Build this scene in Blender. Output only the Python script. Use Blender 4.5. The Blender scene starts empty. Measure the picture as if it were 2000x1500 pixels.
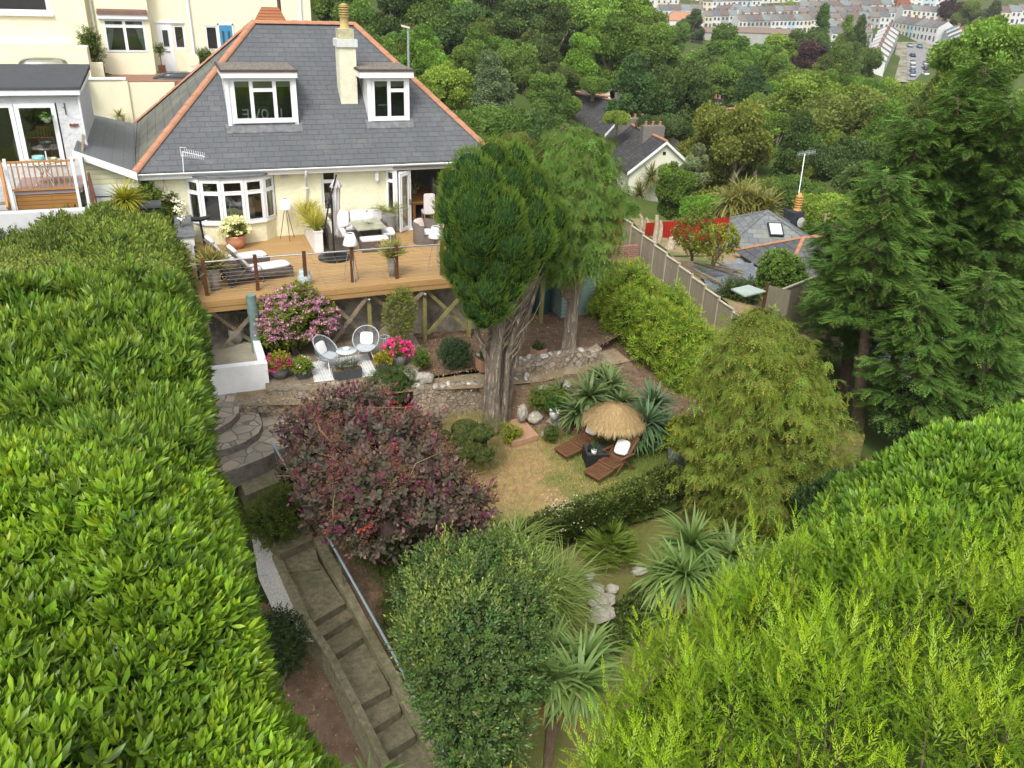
import bpy, math, random
import numpy as np
from mathutils import Vector, Matrix
sc = bpy.context.scene
COL = sc.collection
rad = math.radians
# ---------------------------------------------------------------- camera
FPX, PITCH, YAW, ROLL = 1650.0, rad(26), rad(22), rad(2.35)
CAM = Vector((0, -29.0, 8.4))
_f = Vector((math.sin(YAW)*math.cos(PITCH), math.cos(YAW)*math.cos(PITCH), -math.sin(PITCH)))
_r = Vector((math.cos(YAW), -math.sin(YAW), 0)); _u = _r.cross(_f)
CR = _r*math.cos(ROLL)+_u*math.sin(ROLL); CU = _u*math.cos(ROLL)-_r*math.sin(ROLL)
cd = bpy.data.cameras.new('camera'); cam = bpy.data.objects.new('camera', cd); COL.objects.link(cam)
cam.matrix_world = Matrix(((CR.x, CU.x, -_f.x, CAM.x), (CR.y, CU.y, -_f.y, CAM.y), (CR.z, CU.z, -_f.z, CAM.z), (0, 0, 0, 1)))
cd.sensor_width = 36; cd.lens = 36*FPX/2000; cd.clip_start = 0.1; cd.clip_end = 6000
sc.camera = cam
# ---------------------------------------------------------------- light (bright overcast)
SUN_EL, SUN_AZ = 52, 215
w = bpy.data.worlds.new('World'); sc.world = w; w.use_nodes = True
nt = w.node_tree; bg = nt.nodes['Background']
sky = nt.nodes.new('ShaderNodeTexSky'); sky.sky_type = 'NISHITA'; sky.sun_disc = False
sky.sun_elevation = rad(SUN_EL); sky.sun_rotation = rad(SUN_AZ); sky.dust_density = 4.0; sky.air_density = 1.0
hs = nt.nodes.new('ShaderNodeHueSaturation'); hs.inputs['Saturation'].default_value = 0.18
nt.links.new(sky.outputs[0], hs.inputs['Color']); nt.links.new(hs.outputs[0], bg.inputs[0]); bg.inputs[1].default_value = 0.15
sl = bpy.data.lights.new('sun', 'SUN'); sun = bpy.data.objects.new('sun', sl); COL.objects.link(sun)
sl.energy = 1.15; sl.angle = rad(14); sl.color = (1.0, 0.95, 0.86)
az, el = rad(SUN_AZ), rad(SUN_EL)
sd = Vector((math.sin(az)*math.cos(el), math.cos(az)*math.cos(el), math.sin(el)))
sun.rotation_euler = sd.to_track_quat('Z', 'Y').to_euler()
sc.view_settings.view_transform = 'Standard'; sc.view_settings.look = 'None'
sc.view_settings.gamma = 1.0; sc.view_settings.exposure = 0.86
sc.cycles.use_denoising = True
sc.cycles.max_bounces = 7; sc.cycles.diffuse_bounces = 4; sc.cycles.glossy_bounces = 2
sc.cycles.transmission_bounces = 3; sc.cycles.transparent_max_bounces = 12
sc.cycles.caustics_reflective = False; sc.cycles.caustics_refractive = False
sc.cycles.sample_clamp_indirect = 4
# ---------------------------------------------------------------- pixel -> world helpers
def _ray(px, py): return _f + CR*((px-1000)/FPX) + CU*((750-py)/FPX)
def PZ(px, py, z): r = _ray(px, py); return CAM + r*((z-CAM.z)/r.z)
def PY(px, py, y): r = _ray(px, py); return CAM + r*((y-CAM.y)/r.y)
def PX(px, py, x): r = _ray(px, py); return CAM + r*((x-CAM.x)/r.x)
def PD(px, py, d): return CAM + _ray(px, py)*d
# ---------------------------------------------------------------- materials
def new_mat(name):
 m = bpy.data.materials.new(name); m.use_nodes = True
 return m, m.node_tree, m.node_tree.nodes['Principled BSDF']
def N(t, kind, **kw):
 n = t.nodes.new(kind)
 for k, v in kw.items():
  if k in n.inputs: n.inputs[k].default_value = v
  else: setattr(n, k, v)
 return n
def mixrgb(t, a, b, fac, mode='MIX'):
 n = t.nodes.new('ShaderNodeMix'); n.data_type = 'RGBA'; n.blend_type = mode
 for s, v in ((0, fac), (6, a), (7, b)):
  if hasattr(v, 'is_linked') or hasattr(v, 'links'): t.links.new(v, n.inputs[s])
  else: n.inputs[s].default_value = v
 return n.outputs[2]
def c4(c): return (c[0], c[1], c[2], 1)
def srgb(r, g, b):
 return tuple(((x/255)/12.92 if x/255 <= .04045 else ((x/255+.055)/1.055)**2.4) for x in (r, g, b))
def ramp(t, sock, a, b):
 n = t.nodes.new('ShaderNodeMapRange'); n.inputs[1].default_value = a; n.inputs[2].default_value = b
 t.links.new(sock, n.inputs[0]); return n.outputs[0]
def mat(name, col, rough=.6, spec=.3, var=.15, vscale=3., var2=None, bump=0., bscale=30., pattern=None, metal=0., coord='Object', stain=None):
 """noise-varied principled; pattern = ('brick', w, h, mortar, colour2, mortarcolour) in metres on the UV map"""
 m, t, p = new_mat(name)
 p.inputs['Roughness'].default_value = rough; p.inputs['Specular IOR Level'].default_value = spec; p.inputs['Metallic'].default_value = metal
 tc = N(t, 'ShaderNodeTexCoord'); L = t.links.new
 nz = N(t, 'ShaderNodeTexNoise', Scale=vscale, Detail=6., Roughness=.65); L(tc.outputs[coord], nz.inputs['Vector'])
 dark = c4([c*(1-var) for c in col]); lite = c4([min(1, c*(1+var)) for c in col])
 out = mixrgb(t, dark, lite, ramp(t, nz.outputs[0], .3, .7))
 hsock = None
 if pattern and pattern[0] == 'brick':
  _, bw, bh, mo, c2, mc = pattern
  br = N(t, 'ShaderNodeTexBrick'); L(tc.outputs['UV'], br.inputs['Vector'])
  br.inputs['Scale'].default_value = 1; br.inputs['Brick Width'].default_value = bw; br.inputs['Row Height'].default_value = bh
  br.inputs['Mortar Size'].default_value = mo; br.inputs['Mortar Smooth'].default_value = .3; br.inputs['Bias'].default_value = 0
  L(out, br.inputs['Color1']); br.inputs['Color2'].default_value = c4(c2); br.inputs['Mortar'].default_value = c4(mc)
  out = br.outputs['Color']; hsock = br.outputs['Fac']
 if pattern and pattern[0] in ('plank', 'vplank'):     # boards of width w along U (or V), stacked across
  kind, pw, gap, c2 = pattern; rm = N(t, 'ShaderNodeMapping'); rm.inputs['Rotation'].default_value = (0, 0, rad(90) if kind == 'vplank' else 0); L(tc.outputs['UV'], rm.inputs[0])
  br = N(t, 'ShaderNodeTexBrick'); L(rm.outputs[0], br.inputs['Vector'])
  br.inputs['Scale'].default_value = 1; br.inputs['Brick Width'].default_value = 3.6; br.inputs['Row Height'].default_value = pw
  br.inputs['Mortar Size'].default_value = gap; br.inputs['Mortar Smooth'].default_value = .2
  mp = N(t, 'ShaderNodeMapping'); mp.inputs['Scale'].default_value = (1.2, 14, 1); L(rm.outputs[0], mp.inputs[0])
  g = N(t, 'ShaderNodeTexNoise', Scale=2.5, Detail=5.); L(mp.outputs[0], g.inputs['Vector'])
  grain = mixrgb(t, c4([c*.82 for c in col]), c4([min(1, c*1.15) for c in col]), ramp(t, g.outputs[0], .3, .7))
  L(grain, br.inputs['Color1']); br.inputs['Color2'].default_value = c4(c2); br.inputs['Mortar'].default_value = c4([c*.4 for c in col])
  out = mixrgb(t, out, br.outputs['Color'], .75); hsock = br.outputs['Fac']
 if pattern and pattern[0] == 'stone':
  _, scl, mc, wid = pattern
  vo = N(t, 'ShaderNodeTexVoronoi', Scale=scl); vo.feature = 'DISTANCE_TO_EDGE'
  v2 = N(t, 'ShaderNodeTexVoronoi', Scale=scl)
  wp = N(t, 'ShaderNodeTexNoise', Scale=scl*1.2, Detail=2.); L(tc.outputs[coord], wp.inputs['Vector'])
  vm = N(t, 'ShaderNodeVectorMath', operation='MULTIPLY_ADD'); vm.inputs[1].default_value = (.22/scl*2,)*3
  L(wp.outputs['Color'], vm.inputs[0]); L(tc.outputs[coord], vm.inputs[2])
  L(vm.outputs[0], vo.inputs['Vector']); L(vm.outputs[0], v2.inputs['Vector'])
  sep = N(t, 'ShaderNodeSeparateColor'); L(v2.outputs['Color'], sep.inputs[0])
  out = mixrgb(t, out, mixrgb(t, out, c4([c*.62 for c in col]), sep.outputs[0]), .9)
  out = mixrgb(t, out, mixrgb(t, out, (1.0*col[0]*1.25, col[1]*1.05, col[2]*.85, 1), sep.outputs[1]), .6)
  e = ramp(t, vo.outputs['Distance'], wid*.4, wid)
  out = mixrgb(t, c4(mc), out, e); hsock = e
 if pattern and pattern[0] == 'bark':
  mp = N(t, 'ShaderNodeMapping'); mp.inputs['Scale'].default_value = (9, 9, .9); L(tc.outputs[coord], mp.inputs[0]); gb = N(t, 'ShaderNodeTexNoise', Scale=2., Detail=6., Roughness=.7); L(mp.outputs[0], gb.inputs['Vector'])
  hsock = ramp(t, gb.outputs[0], .42, .58); out = mixrgb(t, c4([c*.6 for c in col]), out, hsock)
 if stain:
  scol, sscale, lo, hi = stain
  n3 = N(t, 'ShaderNodeTexNoise', Scale=sscale, Detail=8., Roughness=.7); L(tc.outputs[coord], n3.inputs['Vector'])
  out = mixrgb(t, out, c4(scol), ramp(t, n3.outputs[0], lo, hi))
 L(out, p.inputs['Base Color'])
 if bump or hsock:
  bp = N(t, 'ShaderNodeBump', Strength=1.); bp.inputs['Distance'].default_value = bump or .01
  n2 = N(t, 'ShaderNodeTexNoise', Scale=bscale, Detail=5.); L(tc.outputs[coord], n2.inputs['Vector'])
  if hsock is not None:
   ma = N(t, 'ShaderNodeMath', operation='MULTIPLY_ADD'); ma.inputs[1].default_value = (-1 if pattern[0] not in ('stone', 'bark') else 1.5)
   L(hsock, ma.inputs[0]); L(n2.outputs[0], ma.inputs[2]); L(ma.outputs[0], bp.inputs['Height'])
  else: L(n2.outputs[0], bp.inputs['Height'])
  L(bp.outputs[0], p.inputs['Normal'])
 return m
def leafmat(name, rough=.45, spec=.35, trans=.3, tint=True):
 m, t, p = new_mat(name); L = t.links.new
 at = N(t, 'ShaderNodeAttribute', attribute_name='Col'); c = at.outputs['Color']
 if tint:
  oi = N(t, 'ShaderNodeObjectInfo'); c = mixrgb(t, c, oi.outputs['Color'], 1., 'MULTIPLY')
 c = mixrgb(t, c, (1.15, 1.07, 1.0, 1), 1., 'MULTIPLY')
 L(c, p.inputs['Base Color']); p.inputs['Roughness'].default_value = rough; p.inputs['Specular IOR Level'].default_value = spec
 tr = N(t, 'ShaderNodeBsdfTranslucent'); L(mixrgb(t, c, (1.3, 1.25, .5, 1), 1., 'MULTIPLY'), tr.inputs[0])
 mx = N(t, 'ShaderNodeMixShader'); mx.inputs[0].default_value = trans
 L(p.outputs[0], mx.inputs[1]); L(tr.outputs[0], mx.inputs[2]); L(mx.outputs[0], t.nodes['Material Output'].inputs[0])
 return m
def glassmat(name, refl=.16, tint=(.75, .8, .8)):
 m, t, p = new_mat(name); L = t.links.new
 gl = N(t, 'ShaderNodeBsdfGlossy', Roughness=.02); tr = N(t, 'ShaderNodeBsdfTransparent'); tr.inputs[0].default_value = c4(tint)
 fr = N(t, 'ShaderNodeFresnel', IOR=1.5); ad = N(t, 'ShaderNodeMath', operation='ADD'); ad.inputs[1].default_value = refl; L(fr.outputs[0], ad.inputs[0])
 mx = N(t, 'ShaderNodeMixShader'); L(ad.outputs[0], mx.inputs[0]); L(tr.outputs[0], mx.inputs[1]); L(gl.outputs[0], mx.inputs[2])
 L(mx.outputs[0], t.nodes['Material Output'].inputs[0]); return m
# ---------------------------------------------------------------- objects
WORLDM = {}
def tag(o, label=None, cat=None, group=None, kind=None):
 if label: o['label'] = label
 if cat: o['category'] = cat
 if group: o['group'] = group
 if kind: o['kind'] = kind
 return o
def thing(name, label, cat, loc=(0, 0, 0), rz=0., group=None, local=False):
 o = bpy.data.objects.new(name, None); COL.objects.link(o); o.empty_display_size = .2
 o.location = loc; o.rotation_euler = (0, 0, rz); tag(o, label, cat, group)
 if not local: WORLDM[o.name] = (Matrix.Translation(Vector(loc)) @ Matrix.Rotation(rz, 4, 'Z')).inverted()
 return o
def rootof(o):
 while o.parent: o = o.parent
 return o
def dup(root, loc=None, rz=None, scale=None, label=None, cat=None, group=None, color=None):
 r = root.copy(); COL.objects.link(r)
 if loc is not None: r.location = loc
 if rz is not None: r.rotation_euler = (0, 0, rz)
 if scale is not None: r.scale = scale if hasattr(scale, '__len__') else (scale,)*3
 if label: r['label'] = label
 if cat: r['category'] = cat
 if group: r['group'] = group
 for ch in list(root.children):
  c = ch.copy(); COL.objects.link(c); c.parent = r
  if color is not None: c.color = c4(color)
  for g in list(ch.children):
   d = g.copy(); COL.objects.link(d); d.parent = c
 if color is not None: r.color = c4(color)
 return r
def link_mesh(name, me, m, parent=None):
 o = bpy.data.objects.new(name, me); COL.objects.link(o)
 if m is not None: me.materials.append(m)
 if parent is not None:
  o.parent = parent
  k = rootof(parent).name
  if k in WORLDM: me.transform(WORLDM[k])
 return o
class MB:
 def __init__(s): s.v = []; s.f = []; s.sm = []
 def face(s, pts, smooth=False):
  n = len(s.v); s.v += [Vector(p) for p in pts]; s.f.append(list(range(n, n+len(pts)))); s.sm.append(smooth); return s
 def grid(s, rows, closed=False, smooth=True):
  n0 = len(s.v); nr = len(rows); nc = len(rows[0])
  for r in rows: s.v += [Vector(p) for p in r]
  for i in range(nr-1):
   for j in range(nc if closed else nc-1):
    k = (j+1) % nc
    s.f.append([n0+i*nc+j, n0+i*nc+k, n0+(i+1)*nc+k, n0+(i+1)*nc+j]); s.sm.append(smooth)
  return s
 def hexa(s, p):   # 8 points: bottom 4 ccw, top 4 ccw
  for q in ((3, 2, 1, 0), (4, 5, 6, 7), (0, 1, 5, 4), (1, 2, 6, 5), (2, 3, 7, 6), (3, 0, 4, 7)): s.face([p[i] for i in q])
  return s
 def box(s, x0, y0, z0, x1, y1, z1, M=None):
  p = [Vector(q) for q in ((x0, y0, z0), (x1, y0, z0), (x1, y1, z0), (x0, y1, z0), (x0, y0, z1), (x1, y0, z1), (x1, y1, z1), (x0, y1, z1))]
  if M is not None: p = [M @ q for q in p]
  return s.hexa(p)
 def bar(s, a, b, w=.05, h=None, up=(0, 0, 1)):
  a, b = Vector(a), Vector(b); d = (b-a).normalized(); h = h or w
  u = Vector(up)
  if abs(d.dot(u)) > .98: u = Vector((0, 1, 0))
  x = d.cross(u).normalized(); z = x.cross(d).normalized()
  p = []
  for e in (a, b): p += [e-x*w/2-z*h/2, e+x*w/2-z*h/2, e+x*w/2+z*h/2, e-x*w/2+z*h/2]
  return s.hexa([p[0], p[1], p[2], p[3], p[4], p[5], p[6], p[7]])
 def tube(s, a, b, r0, r1=None, n=8, cap=True):
  return s.path([a, b], [r0, r0 if r1 is None else r1], n, cap)
 def path(s, pts, rs, n=7, cap=True):
  pts = [Vector(p) for p in pts]
  if not hasattr(rs, '__len__'): rs = [rs]*len(pts)
  rows = []; ref = None
  for i, p in enumerate(pts):
   d = (pts[min(i+1, len(pts)-1)]-pts[max(i-1, 0)]).normalized()
   if ref is None: ref = d.orthogonal().normalized()
   x = (ref-d*ref.dot(d)).normalized(); ref = x; y = d.cross(x)
   rows.append([p+(x*math.cos(2*math.pi*k/n)+y*math.sin(2*math.pi*k/n))*rs[i] for k in range(n)])
  s.grid(rows, True)
  if cap: s.face(list(reversed(rows[0]))); s.face(rows[-1])
  return s
 def lathe(s, c, prof, n=20, M=None, smooth=True):
  rows = []
  for r, z in prof:
   row = [Vector((r*math.cos(2*math.pi*k/n), r*math.sin(2*math.pi*k/n), z)) for k in range(n)]
   rows.append([(M @ q if M is not None else q)+Vector(c) for q in row])
  return s.grid(rows, True, smooth)
 def sq(s, c, size, M=None, e=.35, n=10):      # soft cushion / rounded block
  sp = lambda v: math.copysign(abs(v)**e, v)
  rows = []
  for i in range(n+1):
   a = -math.pi/2+math.pi*i/n; row = []
   for j in range(2*n):
    b = -math.pi+math.pi*j/n
    q = Vector((sp(math.cos(a))*sp(math.cos(b))*size[0]/2, sp(math.cos(a))*sp(math.sin(b))*size[1]/2, sp(math.sin(a))*size[2]/2))
    row.append((M @ q if M is not None else q)+Vector(c))
   rows.append(row)
  return s.grid(rows, True)
 def prism(s, poly, z0, z1):
  s.face([(x, y, z1) for x, y in poly]); s.face([(x, y, z0) for x, y in reversed(poly)])
  for i in range(len(poly)):
   a, b = poly[i], poly[(i+1) % len(poly)]
   s.face([(a[0], a[1], z0), (b[0], b[1], z0), (b[0], b[1], z1), (a[0], a[1], z1)])
  return s
 def build(s, name, m, parent=None, **kw):
  me = bpy.data.meshes.new(name); me.from_pydata([tuple(v) for v in s.v], [], s.f)
  uv = me.uv_layers.new(name='UVMap').data; k = 0
  for fi, f in enumerate(s.f):
   P = [s.v[i] for i in f]; nn = Vector((0, 0, 0))
   for i in range(len(P)): nn += (P[i]-P[0]).cross(P[(i+1) % len(P)]-P[0])
   nn = nn.normalized() if nn.length > 1e-12 else Vector((0, 0, 1))
   if abs(nn.z) > .999: t1, t2 = Vector((1, 0, 0)), Vector((0, 1, 0))
   else: t1 = Vector((0, 0, 1)).cross(nn).normalized(); t2 = nn.cross(t1)
   for p in P: uv[k].uv = (p.dot(t1), p.dot(t2)); k += 1
  me.polygons.foreach_set('use_smooth', s.sm)
  o = link_mesh(name, me, m, parent)
  return tag(o, **kw)
def Rz(a): return Matrix.Rotation(a, 4, 'Z')
def TR(loc, rz=0, rx=0, ry=0): return Matrix.Translation(Vector(loc)) @ Rz(rz) @ Matrix.Rotation(rx, 4, 'X') @ Matrix.Rotation(ry, 4, 'Y')
# ---------------------------------------------------------------- palette
M = {}
M['cream'] = mat('cream_render', (.80, .78, .52), .85, .2, .06, 1.2, bump=.012, bscale=14)
M['cream2'] = mat('cream_smooth_render', (.80, .76, .56), .85, .2, .07, .8, bump=.004, bscale=30, stain=((.62, .57, .40), .5, .55, .8))
M['white'] = mat('white_upvc', (.80, .81, .82), .35, .4, .03, 2)
M['whitewall'] = mat('white_painted_render', (.78, .78, .78), .8, .2, .08, 3, bump=.01, bscale=25)
M['greyrender'] = mat('pale_grey_roughcast', (.60, .61, .62), .9, .1, .08, 2, bump=.035, bscale=9)
M['slate'] = mat('slate_roof', (.105, .112, .118), .55, .35, .16, .8, bump=.012, bscale=20, pattern=('brick', .40, .215, .006, (.092, .10, .108), (.055, .058, .06)), stain=((.15, .155, .145), 1.6, .55, .85))
M['slate_old'] = mat('weathered_slate_roof', (.15, .16, .14), .7, .25, .2, 1.5, bump=.012, bscale=20, pattern=('brick', .5, .42, .014, (.10, .11, .105), (.06, .06, .055)), stain=((.22, .21, .15), .8, .5, .75))
M['slate_dark'] = mat('old_cottage_roof', (.085, .083, .085), .8, .2, .3, 2, bump=.03, bscale=10, pattern=('brick', .4, .3, .02, (.055, .055, .058), (.03, .03, .03)), stain=((.16, .15, .10), 1.5, .55, .8))
M['terracotta'] = mat('terracotta_tile', (.40, .20, .12), .8, .2, .14, 3, bump=.004, stain=((.30, .13, .08), 4., .55, .8))
M['lead'] = mat('lead_flashing', (.15, .155, .16), .7, .2, .35, 5, bump=.005)
M['felt'] = mat('grey_roofing_felt', (.075, .08, .085), .85, .15, .12, 1.5, bump=.004, bscale=60)
M['chipfelt'] = mat('mossy_mineral_felt', (.16, .145, .125), .95, .1, .5, 9, bump=.02, bscale=40, stain=((.34, .31, .27), 14., .5, .62))
M['brownedge'] = mat('brown_felt_edge', (.10, .07, .06), .9, .1, .2, 4)
M['glass'] = glassmat('window_glass')
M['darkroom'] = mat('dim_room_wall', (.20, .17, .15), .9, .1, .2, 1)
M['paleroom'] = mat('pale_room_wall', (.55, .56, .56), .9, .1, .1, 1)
M['greyfloor'] = mat('grey_floor', (.28, .28, .29), .6, .2, .1, 2)
M['deck'] = mat('deck_board', (.44, .275, .115), .6, .3, .12, .5, bump=.006, pattern=('plank', .142, .011, (.37, .23, .095)))
M['deckside'] = mat('deck_fascia_board', (.42, .25, .10), .6, .3, .15, 1., bump=.004, pattern=('plank', .15, .004, (.38, .23, .09)))
M['brownpost'] = mat('brown_stained_wood', (.105, .045, .022), .45, .4, .25, 6)
M['oldtimber'] = mat('weathered_timber', (.23, .185, .12), .85, .15, .3, 5, bump=.006, stain=((.30, .28, .24), 3., .5, .75))
M['greentimber'] = mat('algae_tinged_timber', (.22, .20, .075), .85, .15, .25, 5, bump=.006)
M['steel'] = mat('brushed_steel', (.62, .63, .65), .25, .5, .05, 5, metal=.9)
M['blackmetal'] = mat('black_powder_coat', (.018, .019, .021), .4, .4, .1, 5)
M['wicker'] = mat('taupe_wicker', (.24, .195, .165), .7, .3, .25, 9, bump=.012, bscale=70, pattern=('brick', .05, .025, .004, (.18, .15, .13), (.08, .065, .055)))
M['cushion'] = mat('pale_grey_cushion', (.66, .64, .65), .9, .1, .06, 5, bump=.006, bscale=12)
M['whitecushion'] = mat('white_cushion', (.80, .79, .77), .9, .1, .05, 6, bump=.006, bscale=14)
M['stoneware'] = mat('grey_stoneware', (.33, .325, .30), .8, .2, .12, 6, bump=.003)
M['teak'] = mat('brown_teak', (.145, .07, .035), .55, .3, .25, 8, bump=.003)
M['oak'] = mat('oak_wood', (.42, .20, .07), .5, .3, .15, 5)
M['gravelwhite'] = mat('white_chippings', (.62, .60, .55), .9, .1, .5, 40, bump=.03, bscale=60, stain=((.30, .22, .14), 9., .58, .72))
M['concrete'] = mat('mossy_concrete', (.25, .22, .14), .9, .15, .38, 9, bump=.014, bscale=70, stain=((.12, .13, .055), 1.4, .5, .75))
M['concretedark'] = mat('dark_concrete_riser', (.15, .135, .085), .9, .15, .35, 8, bump=.012, bscale=40)  # step sides coloured darker than the treads
M['oldwall'] = mat('stained_concrete_wall', (.31, .275, .225), .95, .1, .3, 2.2, bump=.03, bscale=8, stain=((.12, .105, .085), 1.3, .45, .62))
M['rubble'] = mat('rubble_stone', (.33, .29, .235), .9, .15, .35, 5, bump=.04, bscale=14, pattern=('stone', 6.5, (.20, .17, .125), .05), stain=((.62, .58, .54), 5.5, .62, .70))
M['crazy'] = mat('crazy_paving', (.40, .375, .32), .9, .15, .22, 5, bump=.02, bscale=20, pattern=('stone', 2.6, (.24, .20, .145), .035), stain=((.28, .22, .13), 1.6, .55, .8))
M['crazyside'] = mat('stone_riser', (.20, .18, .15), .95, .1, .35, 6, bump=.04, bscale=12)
M['soilpath'] = mat('worn_brown_path', (.24, .185, .115), .95, .1, .28, 3, bump=.012, bscale=50, stain=((.34, .29, .21), 2.2, .5, .7))
M['soil'] = mat('red_brown_soil', (.155, .105, .07), .98, .05, .35, 4, bump=.03, bscale=30, stain=((.24, .17, .10), 7., .55, .7))
M['sand'] = mat('sandstone_slab', (.40, .235, .15), .9, .1, .15, 4, bump=.006, stain=((.30, .20, .13), 3., .5, .7))
M['fencewood'] = mat('silvered_fence_board', (.27, .235, .175), .9, .1, .15, 1.5, bump=.008, pattern=('vplank', .12, .006, (.22, .20, .14)), stain=((.20, .20, .09), .9, .52, .75))
M['terraorange'] = M['terracotta']
M['shedgreen'] = mat('sage_green_shed_board', (.27, .37, .33), .7, .2, .1, 3, pattern=('plank', .13, .012, (.25, .34, .30)), bump=.01)
M['brick'] = mat('old_brick', (.30, .12, .08), .9, .1, .2, 4, bump=.01, pattern=('brick', .23, .08, .012, (.24, .10, .07), (.30, .26, .22)))
M['paving'] = mat('red_brick_paving', (.33, .19, .13), .9, .1, .15, 2, bump=.005, pattern=('brick', .22, .11, .008, (.28, .15, .11), (.2, .13, .1)))
M['redmetal'] = mat('red_corrugated_sheet', (.30, .022, .012), .5, .3, .2, 1.5)
M['rug'] = None
def tc_mat_grass(name, a, b, c, s1=.35, bump=.03):
 m, t, p = new_mat(name); L = t.links.new; tc = N(t, 'ShaderNodeTexCoord')
 n1 = N(t, 'ShaderNodeTexNoise', Scale=s1, Detail=5., Roughness=.6); n2 = N(t, 'ShaderNodeTexNoise', Scale=22., Detail=6., Roughness=.8)
 L(tc.outputs['Object'], n1.inputs['Vector']); L(tc.outputs['Object'], n2.inputs['Vector'])
 o = mixrgb(t, c4(a), c4(b), ramp(t, n1.outputs[0], .42, .62)); o = mixrgb(t, o, c4(c), ramp(t, n2.outputs[0], .5, .72))
 L(o, p.inputs['Base Color']); p.inputs['Roughness'].default_value = .95; p.inputs['Specular IOR Level'].default_value = .1
 bp = N(t, 'ShaderNodeBump'); bp.inputs['Distance'].default_value = bump; L(n2.outputs[0], bp.inputs['Height']); L(bp.outputs[0], p.inputs['Normal'])
 return m
M['lawndry'] = tc_mat_grass('dry_straw_turf', (.42, .27, .10), (.30, .23, .075), (.50, .36, .17), .5)
M['lawnlow'] = tc_mat_grass('thin_green_turf', (.15, .16, .045), (.22, .18, .08), (.10, .12, .03), .8)
M['earth'] = tc_mat_grass('leafy_ground', (.06, .095, .02), (.09, .11, .03), (.04, .06, .015), .15)
# ---------------------------------------------------------------- terrain
CP = [(-12, -30, -4), (-6, -25, -4.5), (0, -25, -7.2), (5, -23, -7.6), (10, -26, -8.5), (2.2, -19, -6.2), (-4, -16, -3), (-1.5, -12, -3.4), (2, -12, -4.0), (8, -13.0, -4.6), (10, -17, -6.0), (14, -12, -4.7), (5, -5, -2.9), (1, -5, -2.3),
      (5, -9, -3.4), (12, -6, -3.2), (0, -7, -2.9), (12, -2, -2.7), (5, 0, -1.6), (-6, -4, -.6), (-5, 2, -.2), (3, 7, .1), (-3, 9.0, .4), (-3, 10.8, 3.2), (4, 10.8, 3.1), (-8, 8, 3.0), (0, 12.2, 3.3), (0, 15, 3.6), (-10, 16, 5), (10, 16, 3.0), (14, 5, -1.3),
      (17.5, 2.5, -3.4), (18.3, -5, -4.4), (21, -9, -5.6), (18, -16, -6.5), (26, -18, -9), (30, 16, -8.6), (35, 14, -8.8), (38, 6, -8.5), (45, -4, -11), (43, 44, -15), (28, 45, -11), (20, 30, -2.2), (30, 70, -12), (12, 60, 6), (25, 110, 0), (55, 110, -8), (0, 100, 22), (40, 160, 10), (80, 90, -22), (60, 20, -16), (90, 30, -26),
      (110, 130, -30), (146, 170, -33), (100, 210, -14), (190, 130, -38), (184, 283, -16), (250, 214, -24.5), (336, 303, -17), (352, 400, -2), (250, 420, 2), (430, 300, -14), (500, 500, 14), (300, 100, -32), (150, 30, -34), (200, -60, -36), (60, -60, -16), (-60, -60, 0), (-60, 40, 16), (-60, 160, 40), (-100, 500, 60), (100, 520, 30), (700, 300, 4), (600, 100, -14), (900, 900, 45), (300, 900, 60), (1200, 200, 30)]

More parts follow.
